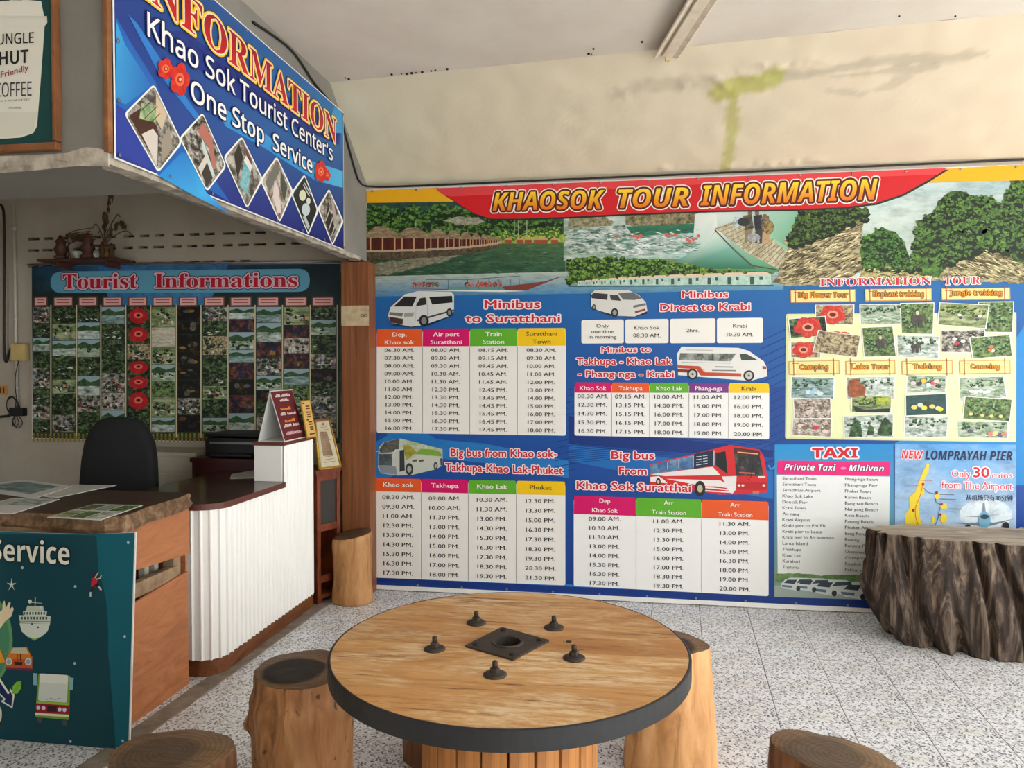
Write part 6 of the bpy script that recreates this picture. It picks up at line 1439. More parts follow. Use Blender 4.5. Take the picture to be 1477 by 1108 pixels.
# certificate in a gold frame on the cabinet
CBZ = .8475
b0 = Vector((-1.945, 4.50, CBZ)); b1 = Vector((-1.865, 4.655, CBZ)); t0 = onY(453, 607, 4.54); t1 = onY(474, 604, 4.70)
t, inv, n = leaning('certificate_frame', 'gold-framed certificate leaning on top of the red-brown cabinet', 'picture frame', b0, b1, t0, t1, .01, None, tuple((b0 + b1) / 2))
o = link('backing', slab3([b0, b1, t1, t0], -.008, n), M['timber'], t); o.matrix_parent_inverse = inv
def bar(a, b, w_, hh, mat, nm='frame_bar'):
    o = link(nm, tube([a + n * hh, b + n * hh], w_, 6), mat, t); o.matrix_parent_inverse = inv
bar(b0, t0, .012, .004, M['gold']); bar(b1, t1, .006, .004, M['gold']); bar(t0, t1, .008, .004, M['frame_wood']); bar(b0, b1, .006, .006, M['gold'])
bmx = bmesh.new(); strip(b0, b1, t0, t1, n, .1, .95, .03, .96, .002)
o = link('certificate', bm_mesh(bmx), speckle('certificate_paper', (206, 196, 166), (176, 166, 140), .6, 40, .5), t); o.matrix_parent_inverse = inv
bmx = bmesh.new(); 
for k in range(14): strip(b0, b1, t0, t1, n, .25 + .05 * (k % 3), .8 - .04 * (k % 4), .12 + k * .055, .13 + k * .055, .003)
strip(b0, b1, t0, t1, n, .45, .6, .88, .93, .003)
o = link('writing', bm_mesh(bmx), speckle('grey_ink', (130, 120, 100), None, .7, 10, .1), t); o.matrix_parent_inverse = inv
# ------------------------------------------------------------------ red-brown cabinet beside the counter
cab = thing('display_cabinet', 'red-brown open-shelved wooden cabinet between the white counter and pillar', 'cabinet', (-1.94, 4.455, 0), 0)
cd = (Vector((-1.862, 4.640, 0)) - Vector((-1.94, 4.455, 0))); CLn = cd.length; cab.rotation_euler = (0, 0, math.atan2(cd.y, cd.x))
CW = .30
def cb_(nm, x0, x1, y0, y1, z0, z1, m='cabinet', bev=.002): return link(nm, box(x0, x1, y0, y1, z0, z1, bev), M[m], cab)
cb_('top_panel', -.01, CLn + .005, -.005, CW, .82, .846); cb_('bottom_panel', 0, CLn, 0, CW, .03, .055); cb_('back_panel', 0, CLn, CW - .01, CW, .03, .82)
for x in (0, CLn - .03): cb_('post', x, x + .03, 0, .03, 0, .82); cb_('post', x, x + .03, CW - .04, CW - .01, 0, .82)
cb_('side_panel', .002, .012, .03, CW - .04, .03, .82); cb_('side_panel', CLn - .012, CLn - .002, .03, CW - .04, .03, .82)
for z in (.775, .455, .13): cb_('rail', .03, CLn - .03, .002, .022, z, z + .045)
for z in (.47, .145): cb_('shelf', .012, CLn - .012, .02, CW - .01, z, z + .014)
gl = NT('cabinet_glass'); gl.b.inputs['Base Color'].default_value = (.035, .032, .028, 1); gl.b.inputs['Roughness'].default_value = .35
link('glass_pane', box(.03, CLn - .03, .012, .015, .50, .775), gl.m, cab)

# ------------------------------------------------------------------ behind the desk: chair, red desk, printer
ch = thing('office_chair', 'black high-backed office chair behind the slab desk', 'chair', (-2.93, 3.92, 0), math.radians(10))
def superquad(w, h, d, n=24, m=10, bulge=.03, p=3.2, taper=.12):
    vs, fs = [], []
    for j in range(m + 1):
        b = -1 + 2 * j / m; rr = (1 - abs(b) ** 2.6) ** (1 / 2.6) if abs(b) < 1 else 0.0
        for k in range(n):
            a = 2 * math.pi * k / n; c, s = math.cos(a), math.sin(a)
            r = (abs(c) ** p + abs(s) ** p) ** (-1 / p)
            x = r * c * w / 2; z = r * s * h / 2; x *= 1 - taper * (z / h + .5)
            sc_ = .86 + .14 * rr if abs(b) < 1 else .8
            y = b * d / 2 + bulge * ((x / w * 2) ** 2)
            vs.append((x * sc_, y, z * sc_))
    for j in range(m):
        for k in range(n): fs.append((j * n + k, j * n + (k + 1) % n, (j + 1) * n + (k + 1) % n, (j + 1) * n + k))
    fs.append(tuple(range(n))[::-1]); fs.append(tuple(m * n + k for k in range(n)))
    return mesh('pad', vs, fs, True)
o = link('backrest', superquad(.47, .66, .09, taper=.16), M['black_fabric'], ch); o.location = (0, .02, .875); o.rotation_euler = (math.radians(-5), 0, 0)
o = link('seat', superquad(.50, .48, .09, taper=0), M['black_fabric'], ch); o.location = (0, .27, .47); o.rotation_euler = (math.radians(90), 0, 0)
link('back_bar', tube(smooth_path([(0, .25, .42), (0, .02, .42), (0, -.03, .5), (0, -.02, .7)], 5), .018, 8), M['black_plastic'], ch)
link('gas_column', lathe([(.03, .08), (.03, .28), (.018, .28), (.018, .43)], 12), M['black_plastic'], ch, (0, .25, 0))
for k in range(5):
    a = k * 1.2566 + .3; e = Vector((.27 * math.cos(a), .25 + .27 * math.sin(a), .07)); link('base_arm', tube([(0, .25, .11), e], [.026, .014], 8), M['black_plastic'], ch)
    o = link('caster', lathe([(.008, -.012), (.027, -.01), (.027, .01), (.008, .012)], 14), M['black_plastic'], ch, (e.x, e.y, .028)); o.rotation_euler = (math.pi / 2, 0, a)
for s_ in (-1, 1): link('armrest', tube(smooth_path([(s_ * .24, .32, .45), (s_ * .27, .30, .64), (s_ * .27, .1, .66), (s_ * .22, .03, .68)], 5), .016, 8), M['black_plastic'], ch)
rd = thing('red_desk', 'dark red wooden desk at the back wall behind the counter', 'desk', (-2.5, 4.6, 0))
rinv = Matrix.Translation((2.5, -4.6, 0))
for nm, b_ in (('top', (-2.80, -2.25, 4.45, 4.88, .885, .91)), ('side_panel', (-2.79, -2.765, 4.46, 4.87, 0, .885)), ('side_panel', (-2.28, -2.255, 4.46, 4.87, 0, .885)), ('apron', (-2.765, -2.28, 4.47, 4.49, .80, .885)), ('back_panel', (-2.765, -2.28, 4.85, 4.865, .3, .885))):
    o = link(nm, box(*b_, .002), M['red_desk'], rd); o.matrix_parent_inverse = rinv
pr_ = thing('printer', 'black printer standing on the dark red desk', 'printer', (-2.48, 4.66, .911))
link('body', box(-.26, .20, -.14, .16, 0, .125, .02), M['black_plastic'], pr_); link('scanner_lid', box(-.27, .21, -.13, .17, .128, .150, .012), M['black_plastic'], pr_)
link('paper_tray', box(-.16, .12, -.24, -.14, .015, .03, .004), M['black_plastic'], pr_); link('control_strip', box(-.22, .18, -.147, -.140, .085, .10, .001), M['metal_grey'], pr_)
o = sheet_on(.8405, [(334, 684), (368, 678), (369, 689), (332, 690)], 'white sheet of paper lying on the counter before the printer', None, name='paper')
wc = thing('white_cabinet', 'low white painted cabinet at the back wall beside the office chair', 'cabinet', (-3.12, 4.7, 0))
winv = Matrix.Translation((3.12, -4.7, 0))
for nm, b_ in (('carcass', (-3.42, -2.86, 4.62, 4.91, 0, .90)), ('top', (-3.44, -2.85, 4.60, 4.92, .90, .925)), ('drawer', (-3.40, -2.88, 4.608, 4.62, .80, .885)), ('door', (-3.40, -3.145, 4.608, 4.62, .06, .78)), ('door', (-3.135, -2.88, 4.608, 4.62, .06, .78))):
    o = link(nm, box(*b_, .003), M['white_paint'], wc); o.matrix_parent_inverse = winv
# wall shelf with dried flowers
ws = thing('wall_shelf', 'red-brown carved spirit shelf on the alcove wall over the photo banner', 'shelf', (-3.8, 4.80, 2.235))
wi = Matrix.Translation((3.8, -4.80, -2.235))
def wch(nm, me, m='shelf_wood'): o = link(nm, me, M[m], ws); o.matrix_parent_inverse = wi; return o
xa, xb = -4.10, -3.50
wch('shelf_board', box(xa, xb, 4.70, 4.925, 2.228, 2.246, .004)); wch('bracket', box(xa + .1, xa + .12, 4.76, 4.92, 2.19, 2.229)); wch('bracket', box(xb - .12, xb - .10, 4.76, 4.92, 2.19, 2.229))
post = [(.016, 0), (.020, .01), (.012, .02), (.020, .045), (.012, .07), (.016, .085), (.008, .10), (.004, .115)]
for x, s_ in ((xb - .045, .9), (xb - .115, 1.0)):
    o = link('baluster', lathe([(r, z * s_) for r, z in post], 12), M['shelf_wood'], ws); o.location = (x + 3.8, -.07, .011)
wch('handrail', box(xb - .21, xb - .02, 4.715, 4.74, 2.325, 2.337, .002))
for nm, px, sc_ in (('shrine_post', 88, 1.25), ('shrine_post', 127, 1.35)):
    X = onY(px, 370, 4.74).x
    o = link(nm, lathe([(r * 1.9 * sc_, z * 1.15 * sc_) for r, z in post], 14), M['shelf_wood'], ws); o.location = (X + 3.8, -.06, .011)
SHZ = 2.2465
vx = onY(148, 370, 4.75)
va = thing('vase', 'yellow glazed vase of dried plumes on the carved shelf', 'vase', (vx.x, 4.77, SHZ))
link('body', lathe([(.016, 0), (.026, .01), (.030, .04), (.020, .075), (.012, .095), (.017, .11)], 18), M['vase'], va)
for k, (dx, h, cu) in enumerate([(.05, .43, .0), (.0, .30, .1), (.12, .24, .5), (-.06, .24, -.3), (.10, .30, .3), (.16, .19, .8), (-.03, .19, -.2)]):
    pts = [Vector((0, 0, .09)), Vector((dx * .3, 0, .09 + (h - .09) * .5)), Vector((dx, 0, h)), Vector((dx + cu * .08, 0, h - abs(cu) * .05))]
    sp_ = smooth_path(pts, 5); link('stem', tube(sp_, .0035, 5), M['dry_plant'], va)
    if k < 3:
        bmx = bmesh.new()
        for q in sp_[5:]:
            for m in range(4):
                c = q + Vector((R.uniform(-.014, .014), R.uniform(-.012, .012), R.uniform(-.012, .012))); bmesh.ops.create_icosphere(bmx, subdivisions=1, radius=R.uniform(.005, .012), matrix=Matrix.Translation(c) @ Matrix.Diagonal((.6, .6, 1.8, 1)))
        o = link('plume', bm_mesh(bmx, 'plume', True), M['dry_plant'], va); o['kind'] = 'stuff'
bn = thing('dried_bouquet', 'dark dried flower bundle lying across the left of the carved shelf', 'dried flowers', (onY(108, 350, 4.76).x, 4.77, SHZ))
for k in range(5):
    e = Vector((.05 * math.cos(k), .02 * math.sin(k), .145 + .01 * k)); link('stem', tube(smooth_path([Vector((-.12 + k * .02, 0, .004)), Vector((-.06, 0, .10)), e, e + Vector((.10 + .02 * k, 0, .01 * (k - 1)))], 5), .003, 5), M['dry_plant'], bn)
bmx = bmesh.new()
for m in range(26): bmesh.ops.create_icosphere(bmx, subdivisions=1, radius=R.uniform(.012, .022), matrix=Matrix.Translation((R.uniform(-.07, .06), R.uniform(-.02, .02), .155 + R.uniform(-.018, .018))))
o = link('flower_head', bm_mesh(bmx, 'flower_head', True), M['dry_plant'], bn); o['kind'] = 'stuff'
for px, lab, s_ in ((112, 'pale china offering bowl between the two carved shelf posts', 1.0), (139, 'white and dark china figure beside the yellow vase on the shelf', 1.2)):
    X = onY(px, 370, 4.76).x
    fg = thing('offering_bowl' if px < 120 else 'china_figure', lab, 'ornament', (X, 4.765, SHZ))
    if px < 120: link('bowl', lathe([(.018, 0), (.02, .006), (.036, .03), (.042, .05), (.038, .05), (.03, .03)], 18), M['china'], fg); link('rim_band', lathe([(.0425, .047), (.0435, .05), (.0425, .053)], 18), M['china'], fg)
    else: link('body', lathe([(.022, 0), (.028, .015), (.024, .045), (.014, .06)], 16), M['china'], fg); link('head', lathe([(.004, .058), (.014, .066), (.016, .078), (.010, .092), (.003, .096)], 14), M['china'], fg)
# conduit, cables, boxes at far left
YW = YA - .002
c0 = onY(20, 296, YW - .012); c1 = onY(20, 588, YW - .012)
cdt = thing('conduit_pipe', 'white vertical conduit pipe on the alcove wall near the left edge', 'pipe', (c0.x, YW - .012, c1.z))
link('pipe', tube([(0, 0, .0), (0, 0, c0.z - c1.z)], .010, 10), M['pvc'], cdt)
for zz in (onY(20, 460, YW).z, onY(20, 330, YW).z, onY(20, 560, YW).z): link('clamp', lathe([(.0125, -.012), (.0135, 0), (.0125, .012)], 12), M['pvc'], cdt, (0, 0, zz - c1.z))
p_ = [onY(x, y, YW - .036) for x, y in [(-4, 294), (4, 300), (6, 330), (6, 420), (6, 505), (9, 522), (12, 512), (16, 502), (20, 497)]]
o = link('cable', tube(smooth_path(p_, 5), .009, 6), M['cable']); tag(o, 'thick black cable looping down the far left alcove wall', 'cable')
jb = thing('junction_box', 'yellowed plastic junction box on the wall at the left edge of the photo banner', 'electrical box', tuple(onY(34, 508, YW)))
link('box_body', box(-.062, .050, -.05, .002, -.065, .062, .006), M['cream_plastic'], jb); link('box_lid', box(-.058, .046, -.056, -.050, -.060, .057, .004), M['cream_plastic'], jb)
ad = thing('power_adapter', 'black power adapter with coiled leads low on the alcove wall at far left', 'power adapter', tuple(onY(30, 594, YW)))
link('body', box(-.055, .055, -.05, .0, -.03, .03, .006), M['black_plastic'], ad)
for k in range(3):
    pts = [Vector((-.05 + .05 * math.cos(a / 8 * 6.283) * (1 - .12 * k), -.02 - .006 * k, .05 + .055 * math.sin(a / 8 * 6.283) * (1 + .1 * k))) for a in range(9)]; link('coiled_lead', tube(smooth_path(pts, 4), .003, 5), M['cable'], ad)
for k in range(3):
    pts = [Vector((.0 - .02 * k, -.02, -.028)), Vector((.03 - .03 * k, -.02, -.08)), Vector((-.01 - .02 * k, -.02, -.12 + .01 * k)), Vector((-.05, -.02, -.07)), Vector((-.03, -.02, -.03))]; link('coiled_lead', tube(smooth_path(pts, 5), .003, 5), M['cable'], ad)
p_ = [onY(x, y, YW - .02) for x, y in [(22, 594), (12, 600), (-8, 602)]]; link('plug_lead', tube([q - Vector(ad.location) for q in p_], .010, 6), M['cable'], ad)
p_ = [onY(x, y, YW - .03) for x, y in [(28, 516), (22, 545), (24, 575), (30, 590)]]; o = link('wire', tube(smooth_path(p_, 5), .003, 5), M['cable']); tag(o, 'thin wire hanging from the yellowed junction box to the power adapter', 'wire')
nt = thing('wall_notice', 'small yellow sheet with brown writing at the far left of the alcove wall', 'notice', tuple(onY(3, 563, YW)))
link('sheet', box(-.14, .045, -.003, -.001, -.035, .035), speckle('old_yellow_sheet', (190, 140, 60), (150, 104, 40), .7, 20, .5), nt)
for k in range(6): link('stroke', box(-.12 + k * .026, -.108 + k * .026, -.0045, -.003, -.022, .02), speckle('ink_%d' % k, (70, 36, 20), None, .7, 10, .1) if k == 0 else bpy.data.materials['ink_0'], nt)
# paper taped to the pillar
pa_ = thing('pillar_paper', 'aged paper strip with small drawn loops taped round the brown pillar', 'paper', (-1.778, 4.697, 1.79))
z0_, z1_ = onY(510, 470, 4.697).z, onY(510, 441, 4.697).z
link('sheet', box(-.093, .0935, -.0015, .0025, z0_ - 1.79, z1_ - 1.79), speckle('aged_paper', (206, 186, 150), (150, 128, 96), .8, 22, .6), pa_)
for dx in (.050, .074): 
    pts = [Vector((dx + .011 * math.cos(k / 10 * 6.283), -.003, (z0_ + z1_) / 2 - 1.79 + .008 * math.sin(k / 10 * 6.283))) for k in range(11)]; link('drawn_loop', tube(pts, .0016, 5), M['cable'], pa_)

# ------------------------------------------------------------------ cable-spool table
tbx, tby, TZ, TR = -.335, 2.070, .72, .492
sp = thing('spool_table', 'round cable-spool table of orange planks with a black steel rim', 'table', (tbx, tby, 0))
ys = [-TR, -.375, -.262, -.145, -.03, .09, .205, .31, .405, TR]
RI = TR - .004
hole_r = .049
def plank(y0, y1):
    """slice of the disc between y0 and y1 with the centre hole cut out"""
    bm = bmesh.new(); g = .0008
    xs = lambda y: math.sqrt(max(RI * RI - y * y, 0))
    n = 14; yy = [y0 + g + (y1 - y0 - 2 * g) * k / n for k in range(n + 1)]
    def addpoly(pts):
        b = [bm.verts.new((x, y, -.05)) for x, y in pts]; t = [bm.verts.new((x, y, 0)) for x, y in pts]; m = len(pts)
        bm.faces.new(t); bm.faces.new(b[::-1])
        for i in range(m): bm.faces.new((b[i], b[(i + 1) % m], t[(i + 1) % m], t[i]))
    if y0 < hole_r and y1 > -hole_r:
        hx = lambda y: math.sqrt(max(hole_r ** 2 - y * y, 0))
        yh = sorted(set(yy + [y for y in (-hole_r, hole_r) if y0 < y < y1]))
        L = [(-xs(y), y) for y in yh]; Rr = [(-hx(y), y) for y in yh]; addpoly(Rr + L[::-1])
        L = [(xs(y), y) for y in yh]; Rr = [(hx(y), y) for y in yh]; addpoly(L + Rr[::-1])
    else: addpoly([(xs(y), y) for y in yy] + [(-xs(y), y) for y in yy[::-1]])
    bmesh.ops.remove_doubles(bm, verts=bm.verts, dist=1e-5)
    top = [e for e in bm.edges if all(abs(v.co.z) < 1e-6 for v in e.verts) and e.is_boundary is False and len(e.link_faces) == 2 and abs(e.link_faces[0].normal.z - e.link_faces[1].normal.z) > .5]
    bmesh.ops.recalc_face_normals(bm, faces=bm.faces)
    return bm_mesh(bm, 'plank')
for a, b in zip(ys, ys[1:]):
    me = plank(a, b); o = link('plank', me, M['tabletop'], sp); o.location = (0, 0, TZ); o.location.z += R.uniform(-.0006, .0004)
nb = 96; vs, fs = [], []
for k in range(nb):
    a = 2 * math.pi * k / nb; c, s = math.cos(a), math.sin(a)
    wz = .001 * mn.noise(Vector((c * 6, s * 6, 0)))
    for r, z in ((TR, -.052), (TR + .004, -.050), (TR + .004, -.002 + wz), (TR, .0 + wz), (TR - .005, -.001), (TR - .005, -.05)): vs.append((r * c, r * s, TZ + z))
for k in range(nb):
    for j in range(6): fs.append((k * 6 + j, ((k + 1) % nb) * 6 + j, ((k + 1) % nb) * 6 + (j + 1) % 6, k * 6 + (j + 1) % 6))
link('steel_rim', mesh('steel_rim', vs, fs), M['band'], sp)
# drum staves
NS = 22; DR = .232
bm = bmesh.new(); wS = 2 * DR * math.tan(math.pi / NS) - .004
box_into(bm, -wS / 2, wS / 2, -.012, .012, .055, TZ - .051, .003); sm_ = bm_mesh(bm, 'stave'); sm_.materials.append(M['stave'])
for k in range(NS):
    a = 2 * math.pi * (k + .5) / NS; o = bpy.data.objects.new('stave', sm_); C.objects.link(o); o.parent = sp
    o.location = (DR * math.cos(a), DR * math.sin(a), 0); o.rotation_euler = (0, 0, a + math.pi / 2)
link('drum_core', lathe([(DR - .014, .06), (DR - .014, TZ - .055)], 24), M['dark_void'], sp) if False else None
link('lower_flange', lathe([(.30, 0), (.305, .003), (.305, .052), (.30, .055)], 64, smooth=False), M['log_dark'], sp)
# centre plate with a hole
pl = [onZ(x, y, TZ) - Vector((tbx, tby, TZ)) for x, y in [(671, 934), (724, 907), (792, 926), (740, 954)]]
pc = sum(pl, Vector()) / 4
def plate_mesh():
    bm = bmesh.new(); n = 32; ang = [math.atan2((p - pc).y, (p - pc).x) for p in pl]
    ro, ri = [], []
    for k in range(n):
        a = 2 * math.pi * k / n; d = Vector((math.cos(a), math.sin(a), 0)); best = None
        for i in range(4):
            p, q = pl[i] - pc, pl[(i + 1) % 4] - pc; e = q - p; den = d.x * e.y - d.y * e.x
            if abs(den) < 1e-9: continue
            t = (p.x * e.y - p.y * e.x) / den; u = (p.x * d.y - p.y * d.x) / den
            if t > 0 and -1e-6 <= u <= 1 + 1e-6: best = t
        ro.append(d * best); ri.append(d)
    angs = sorted([(2 * math.pi * k / n, ro[k]) for k in range(n)] + [(a % (2 * math.pi), p - pc) for a, p in zip(ang, pl)], key=lambda x: x[0])
    m = len(angs); lay = []
    for (a, p) in angs:
        d = Vector((math.cos(a), math.sin(a), 0)); h = Vector((0, 0, 1))
        lay.append([bm.verts.new(x + pc) for x in (p, p + h * .006, d * .046 + h * .006, d * .044 + h * .009, d * .037 + h * .009, d * .036 - h * .07, )])
    for i in range(m):
        A_, B_ = lay[i], lay[(i + 1) % m]
        for j in range(5): bm.faces.new((A_[j], B_[j], B_[j + 1], A_[j + 1]))
    return bm_mesh(bm, 'centre_plate')
link('centre_plate', plate_mesh(), M['iron'], sp).location = (0, 0, TZ)
link('hole_shade_disc', lathe([(.044, -.075), (.044, -.072), (.036, -.0715)], 24), M['dark_void'], sp, (0, 0, TZ))  # dark disc closing the plate hole; shade is put into its colour
for p in pl:
    q = pc + (p - pc) * .76; link('screw', lathe([(.0085, 0), (.0085, .001), (.006, .004), (.001, .0045)], 12), M['dark_void'], sp, (q.x, q.y, TZ + .006))
for x, y in [(687, 899), (799, 906), (828, 950), (714, 974), (627, 937)]:
    q = onZ(x, y, TZ) - Vector((tbx, tby, 0)); loc = (q.x, q.y, TZ)
    w_ = link('washer', lathe([(.030, 0), (.030, .003), (.026, .006), (.016, .0075), (.004, .008)], 24), M['iron'], sp, loc)
    link('nut', lathe([(.0125, .0), (.0125, .010), (.0105, .012)], 6, smooth=False), M['iron'], w_, (0, 0, .0075)); link('bolt_end', lathe([(.0068, 0), (.0072, .014), (.0055, .017)], 10), M['iron'], w_, (0, 0, .0195))
q = onZ(819, 926, TZ) - Vector((tbx, tby, 0)); link('bolt_hole', lathe([(.014, 0), (.0135, .0006), (.0105, .0008)], 16), speckle('hole_rim', (190, 150, 100), (110, 76, 44), .7, 60, .6), sp, (q.x, q.y, TZ)); link('bolt_hole', lathe([(.0088, .0008), (.0085, .0011)], 14), M['dark_void'], sp, (q.x + .003, q.y, TZ))

# ------------------------------------------------------------------ log stools and the big stump
def log(name, label, cx, cy, zt, rx, ry, rot, fr, side, top, seed, tilt=(0, 0), lob=.05, group=None, cat='stool', n=72, m=26, knots=0, prof=None, corescale=1.0, disp=.004):
    """fr: list of (height fraction, radius factor); local origin at the base centre"""
    t = thing(name, label, cat, (cx, cy, 0), rot, group)
    ks = [(R.uniform(0, 6.28), R.uniform(.25, .85) * zt, R.uniform(.5, 1)) for _ in range(knots)]
    def prof_(f):
        for (a, ra), (b, rb) in zip(fr, fr[1:]):
            if f <= b: u = (f - a) / (b - a); u = u * u * (3 - 2 * u); return ra + (rb - ra) * u
        return fr[-1][1]
    def rad(a, f):
        z = f * zt; r = prof_(f) * (1 + lob * mn.noise(Vector((math.cos(a) * 1.4, math.sin(a) * 1.4, seed))) * 2 + lob * .5 * mn.noise(Vector((math.cos(a) * 3.5, math.sin(a) * 3.5, seed + z * 1.5))))
        r += disp / rx * mn.noise(Vector((math.cos(a) * 9, math.sin(a) * 9, z * 14 + seed)))
        for ka, kz, kk in ks:
            da = (a - ka + math.pi) % (2 * math.pi) - math.pi; d = math.hypot(da * rx, (z - kz)); r += kk * .16 * math.exp(-(d / .028) ** 2)
        return r
    vs, fs = [], []
    for j in range(m + 1):
        f = j / m
        for k in range(n):
            a = 2 * math.pi * k / n; r = rad(a, f); x, y = rx * r * math.cos(a), ry * r * math.sin(a)
            z = f * zt + f * (tilt[0] * x + tilt[1] * y)
            if j == m: x *= .985; y *= .985
            vs.append((x, y, z))
    for j in range(m):
        for k in range(n): fs.append((j * n + k, j * n + (k + 1) % n, (j + 1) * n + (k + 1) % n, (j + 1) * n + k))
    fs.append(tuple(range(n))[::-1])
    link('trunk', mesh('trunk', vs, fs, True), M[side], t)
    ring = [Vector(vs[m * n + k]) for k in range(n)]; cz = Vector((0, 0, zt)); tv, tf = [], []
    for s_ in (.997, .965, .6, .25):
        for q in ring:
            w = cz + (q - cz) * s_; w.z += (.0025 if s_ < .98 else 0) + .0015 * mn.noise(w * 30); tv.append(w - cz)
    tv.append(Vector((0, 0, .003)))
    for j in range(3):
        for k in range(n): tf.append((j * n + k, j * n + (k + 1) % n, (j + 1) * n + (k + 1) % n, (j + 1) * n + k))
    for k in range(n): tf.append((3 * n + k, 3 * n + (k + 1) % n, 4 * n))
    o = link('cut_top', mesh('cut_top', tv, tf, True), M[top], t, (0, 0, zt)); return t
SG = None
log('log_stool', 'peeled log stool with dark heartwood top left of the spool table', -1.125, 2.455, .45, .172, .178, .2, [(0, 1.02), (.3, 1.0), (.6, 1.02), (.78, 1.06), (.9, .97), (1, .97)], 'log_bark', 'cut_dark', 3, knots=7, lob=.05)
log('log_stool', 'log stool with grey-brown cut top at the bottom left corner', -1.235, 1.86, .45, .168, .14, .1, [(0, 1.1), (.5, 1.02), (1, .97)], 'log_dark', 'cut_grey', 11, knots=3)
log('log_stool', 'pale orange flared log stool behind the right side of the spool table', .145, 2.895, .45, .148, .135, .3, [(0, 1.18), (.3, 1.12), (.7, 1.02), (1, .97)], 'log_red', 'cut_dark', 17, knots=0, lob=.09)
log('log_stool', 'long oval log stool with grey weathered top at the bottom right', .545, 2.125, .45, .185, .108, -.62, [(0, 1.05), (.5, 1.03), (1, .98)], 'log_dark', 'cut_grey', 23, knots=2, tilt=(0, 0))
log('log_stool', 'small pale smooth log stool in front of the brown pillar', -1.752, 4.565, .43, .120, .106, 0, [(0, 1.10), (.4, 1.0), (.7, 1.02), (.9, 1.08), (1, 1.04)], 'log_pale', 'cut_plain', 31, tilt=(.16, .10), lob=.025)
log('log_stool', 'dark log stool mostly hidden under the left of the spool table', -.735, 2.80, .42, .130, .120, 0, [(0, 1.02), (.5, 1.0), (1, .97)], 'log_dark', 'cut_dark', 37)

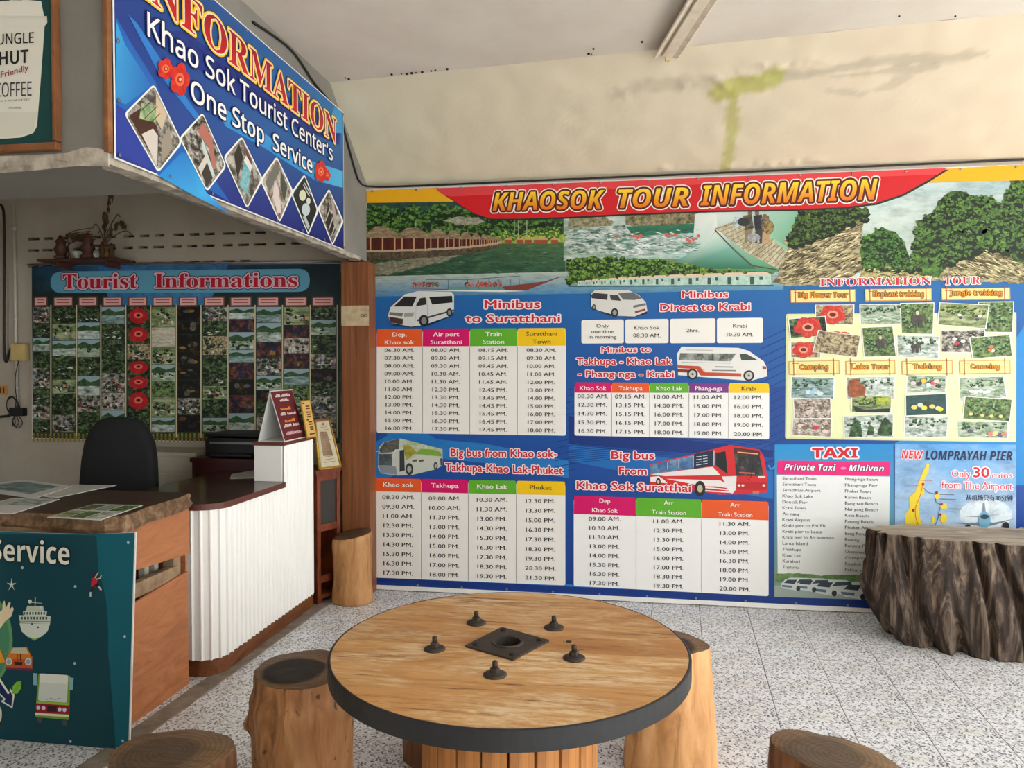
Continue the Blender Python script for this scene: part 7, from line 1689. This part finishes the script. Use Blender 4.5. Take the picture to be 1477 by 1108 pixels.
def stump():
    t = thing('tree_stump_table', 'huge weathered grey-brown tree stump table with deep flutes at the right', 'table', (2.15, 4.47, 0))
    n, m, zt = 420, 60, .575
    vs, fs = [], []
    def shape(a, f):
        c, s = math.cos(a), math.sin(a)
        rx = .82; ry = .235
        x0, y0 = rx * c, ry * s
        g = mn.noise(Vector((c * 3.0, s * 3.0, 1.3))) ; g2 = mn.noise(Vector((c * 8, s * 8, 5.1 + f * .5)))
        g3 = abs(mn.noise(Vector((c * 4.6 + .25 * f, s * 4.6, 2.2 + f * .5)))); fine = mn.noise(Vector((c * 34, s * 34, f * 2.2))); fine2 = mn.noise(Vector((c * 70, s * 70, f * 5)))
        groove = -max(0, .16 - g3) * 2.2
        flare = (1 - f) ** 1.5
        k = 1 + .04 * g
        front = max(0, -s)
        dy = -(.10 * flare + .02) * front - .06 * front * math.sin(f * math.pi) 
        # left shoulder bulges at two thirds height then tucks in below
        left = max(0, -c) ** 3
        dx = -left * (.04 * math.sin(min(1, f / .8) * math.pi * .85)) + left * .10 * (1 - min(1, f / .5)) ** 1.1
        nrm = Vector((c / rx, s / ry, 0)).normalized()
        amp = .22 * groove + .035 * g2 + .012 * fine + .006 * fine2 + .03 * flare * mn.noise(Vector((c * 6, s * 6, 9)))
        hole = 0
        if f > .97: amp *= .6
        return Vector((x0 * k + dx, y0 * k + dy, 0)) + nrm * amp
    # sample angles more densely on the front so the flutes resolve
    angs = []
    for k in range(n):
        u = k / n * 2 * math.pi; angs.append(math.atan2(math.sin(u) * 2.2, math.cos(u)))
    for j in range(m + 1):
        f = j / m
        for a in angs:
            p = shape(a, f); z = zt * f - (.0 if j else 0)
            if j == m: z = zt + .004 * mn.noise(p * 8)
            z += f * (-.010 * p.x / .8)
            if j == 0: z = 0
            vs.append((p.x, p.y, z))
    for j in range(m):
        for k in range(n): fs.append((j * n + k, j * n + (k + 1) % n, (j + 1) * n + (k + 1) % n, (j + 1) * n + k))
    fs.append(tuple(range(n))[::-1])
    link('trunk', mesh('trunk', vs, fs, True), M['stump_side'], t)
    ring = [Vector(vs[m * n + k]) for k in range(n)]; c = sum(ring, Vector()) / n
    bm = bmesh.new(); lo = [bm.verts.new(q) for q in ring]; up = [bm.verts.new(q + (c - q) * .012 + Vector((0, 0, .003))) for q in ring]
    for k in range(n): bm.faces.new((lo[k], lo[(k + 1) % n], up[(k + 1) % n], up[k]))
    inn = [bm.verts.new(c + (q - c) * .5 + Vector((0, 0, .005 + .003 * mn.noise(q * 6)))) for q in ring]
    for k in range(n): bm.faces.new((up[k], up[(k + 1) % n], inn[(k + 1) % n], inn[k]))
    bm.faces.new(inn)
    link('cut_top', bm_mesh(bm, 'cut_top'), M['stump_top'], t)
stump()

# ------------------------------------------------------------------ empty lamp batten on the ceiling
e0 = (onZ(942, 86, 3.10) + onZ(979, 83, 3.10)) / 2; e1 = (onZ(990, 0, 3.10) + onZ(1038, 0, 3.10)) / 2
dr = (e1 - e0).normalized(); LL = 1.24
lb = thing('ceiling_lamp_batten', 'rusty white fluorescent lamp batten without its tube on the ceiling', 'ceiling light', (e0.x, e0.y, 3.10), math.atan2(dr.y, dr.x) - math.pi / 2 + math.pi)
def trough():
    prof = [(-.066, 0), (-.060, -.002), (-.012, .018), (-.012, .030), (.012, .030), (.012, .018), (.060, -.002), (.066, 0), (.062, .012), (.03, .048), (-.03, .048), (-.062, .012)]
    vs = [(x, 0, z) for x, z in prof] + [(x, -LL, z) for x, z in prof]; n = len(prof)
    return mesh('housing', vs, [(i, (i + 1) % n, n + (i + 1) % n, n + i) for i in range(n)] + [tuple(range(n))[::-1], tuple(range(n, 2 * n))])
o = link('reflector', trough(), M['lamp_metal'], lb)
link('gear_tray', box(-.028, .028, -LL + .03, -.03, -.004, .026, .003), M['lamp_metal'], lb)
for y in (-.035, -LL + .02): link('lamp_holder', box(-.012, .012, y, y + .014, -.024, .0, .003), M['cream_plastic'], lb)
link('mounting_strip', box(-.02, .02, -LL + .1, -.1, .047, .0505), M['lamp_metal'], lb)
for c_ in [c for c in bpy.data.curves if c.users == 0]: bpy.data.curves.remove(c_)
bpy.data.objects.remove(_to)
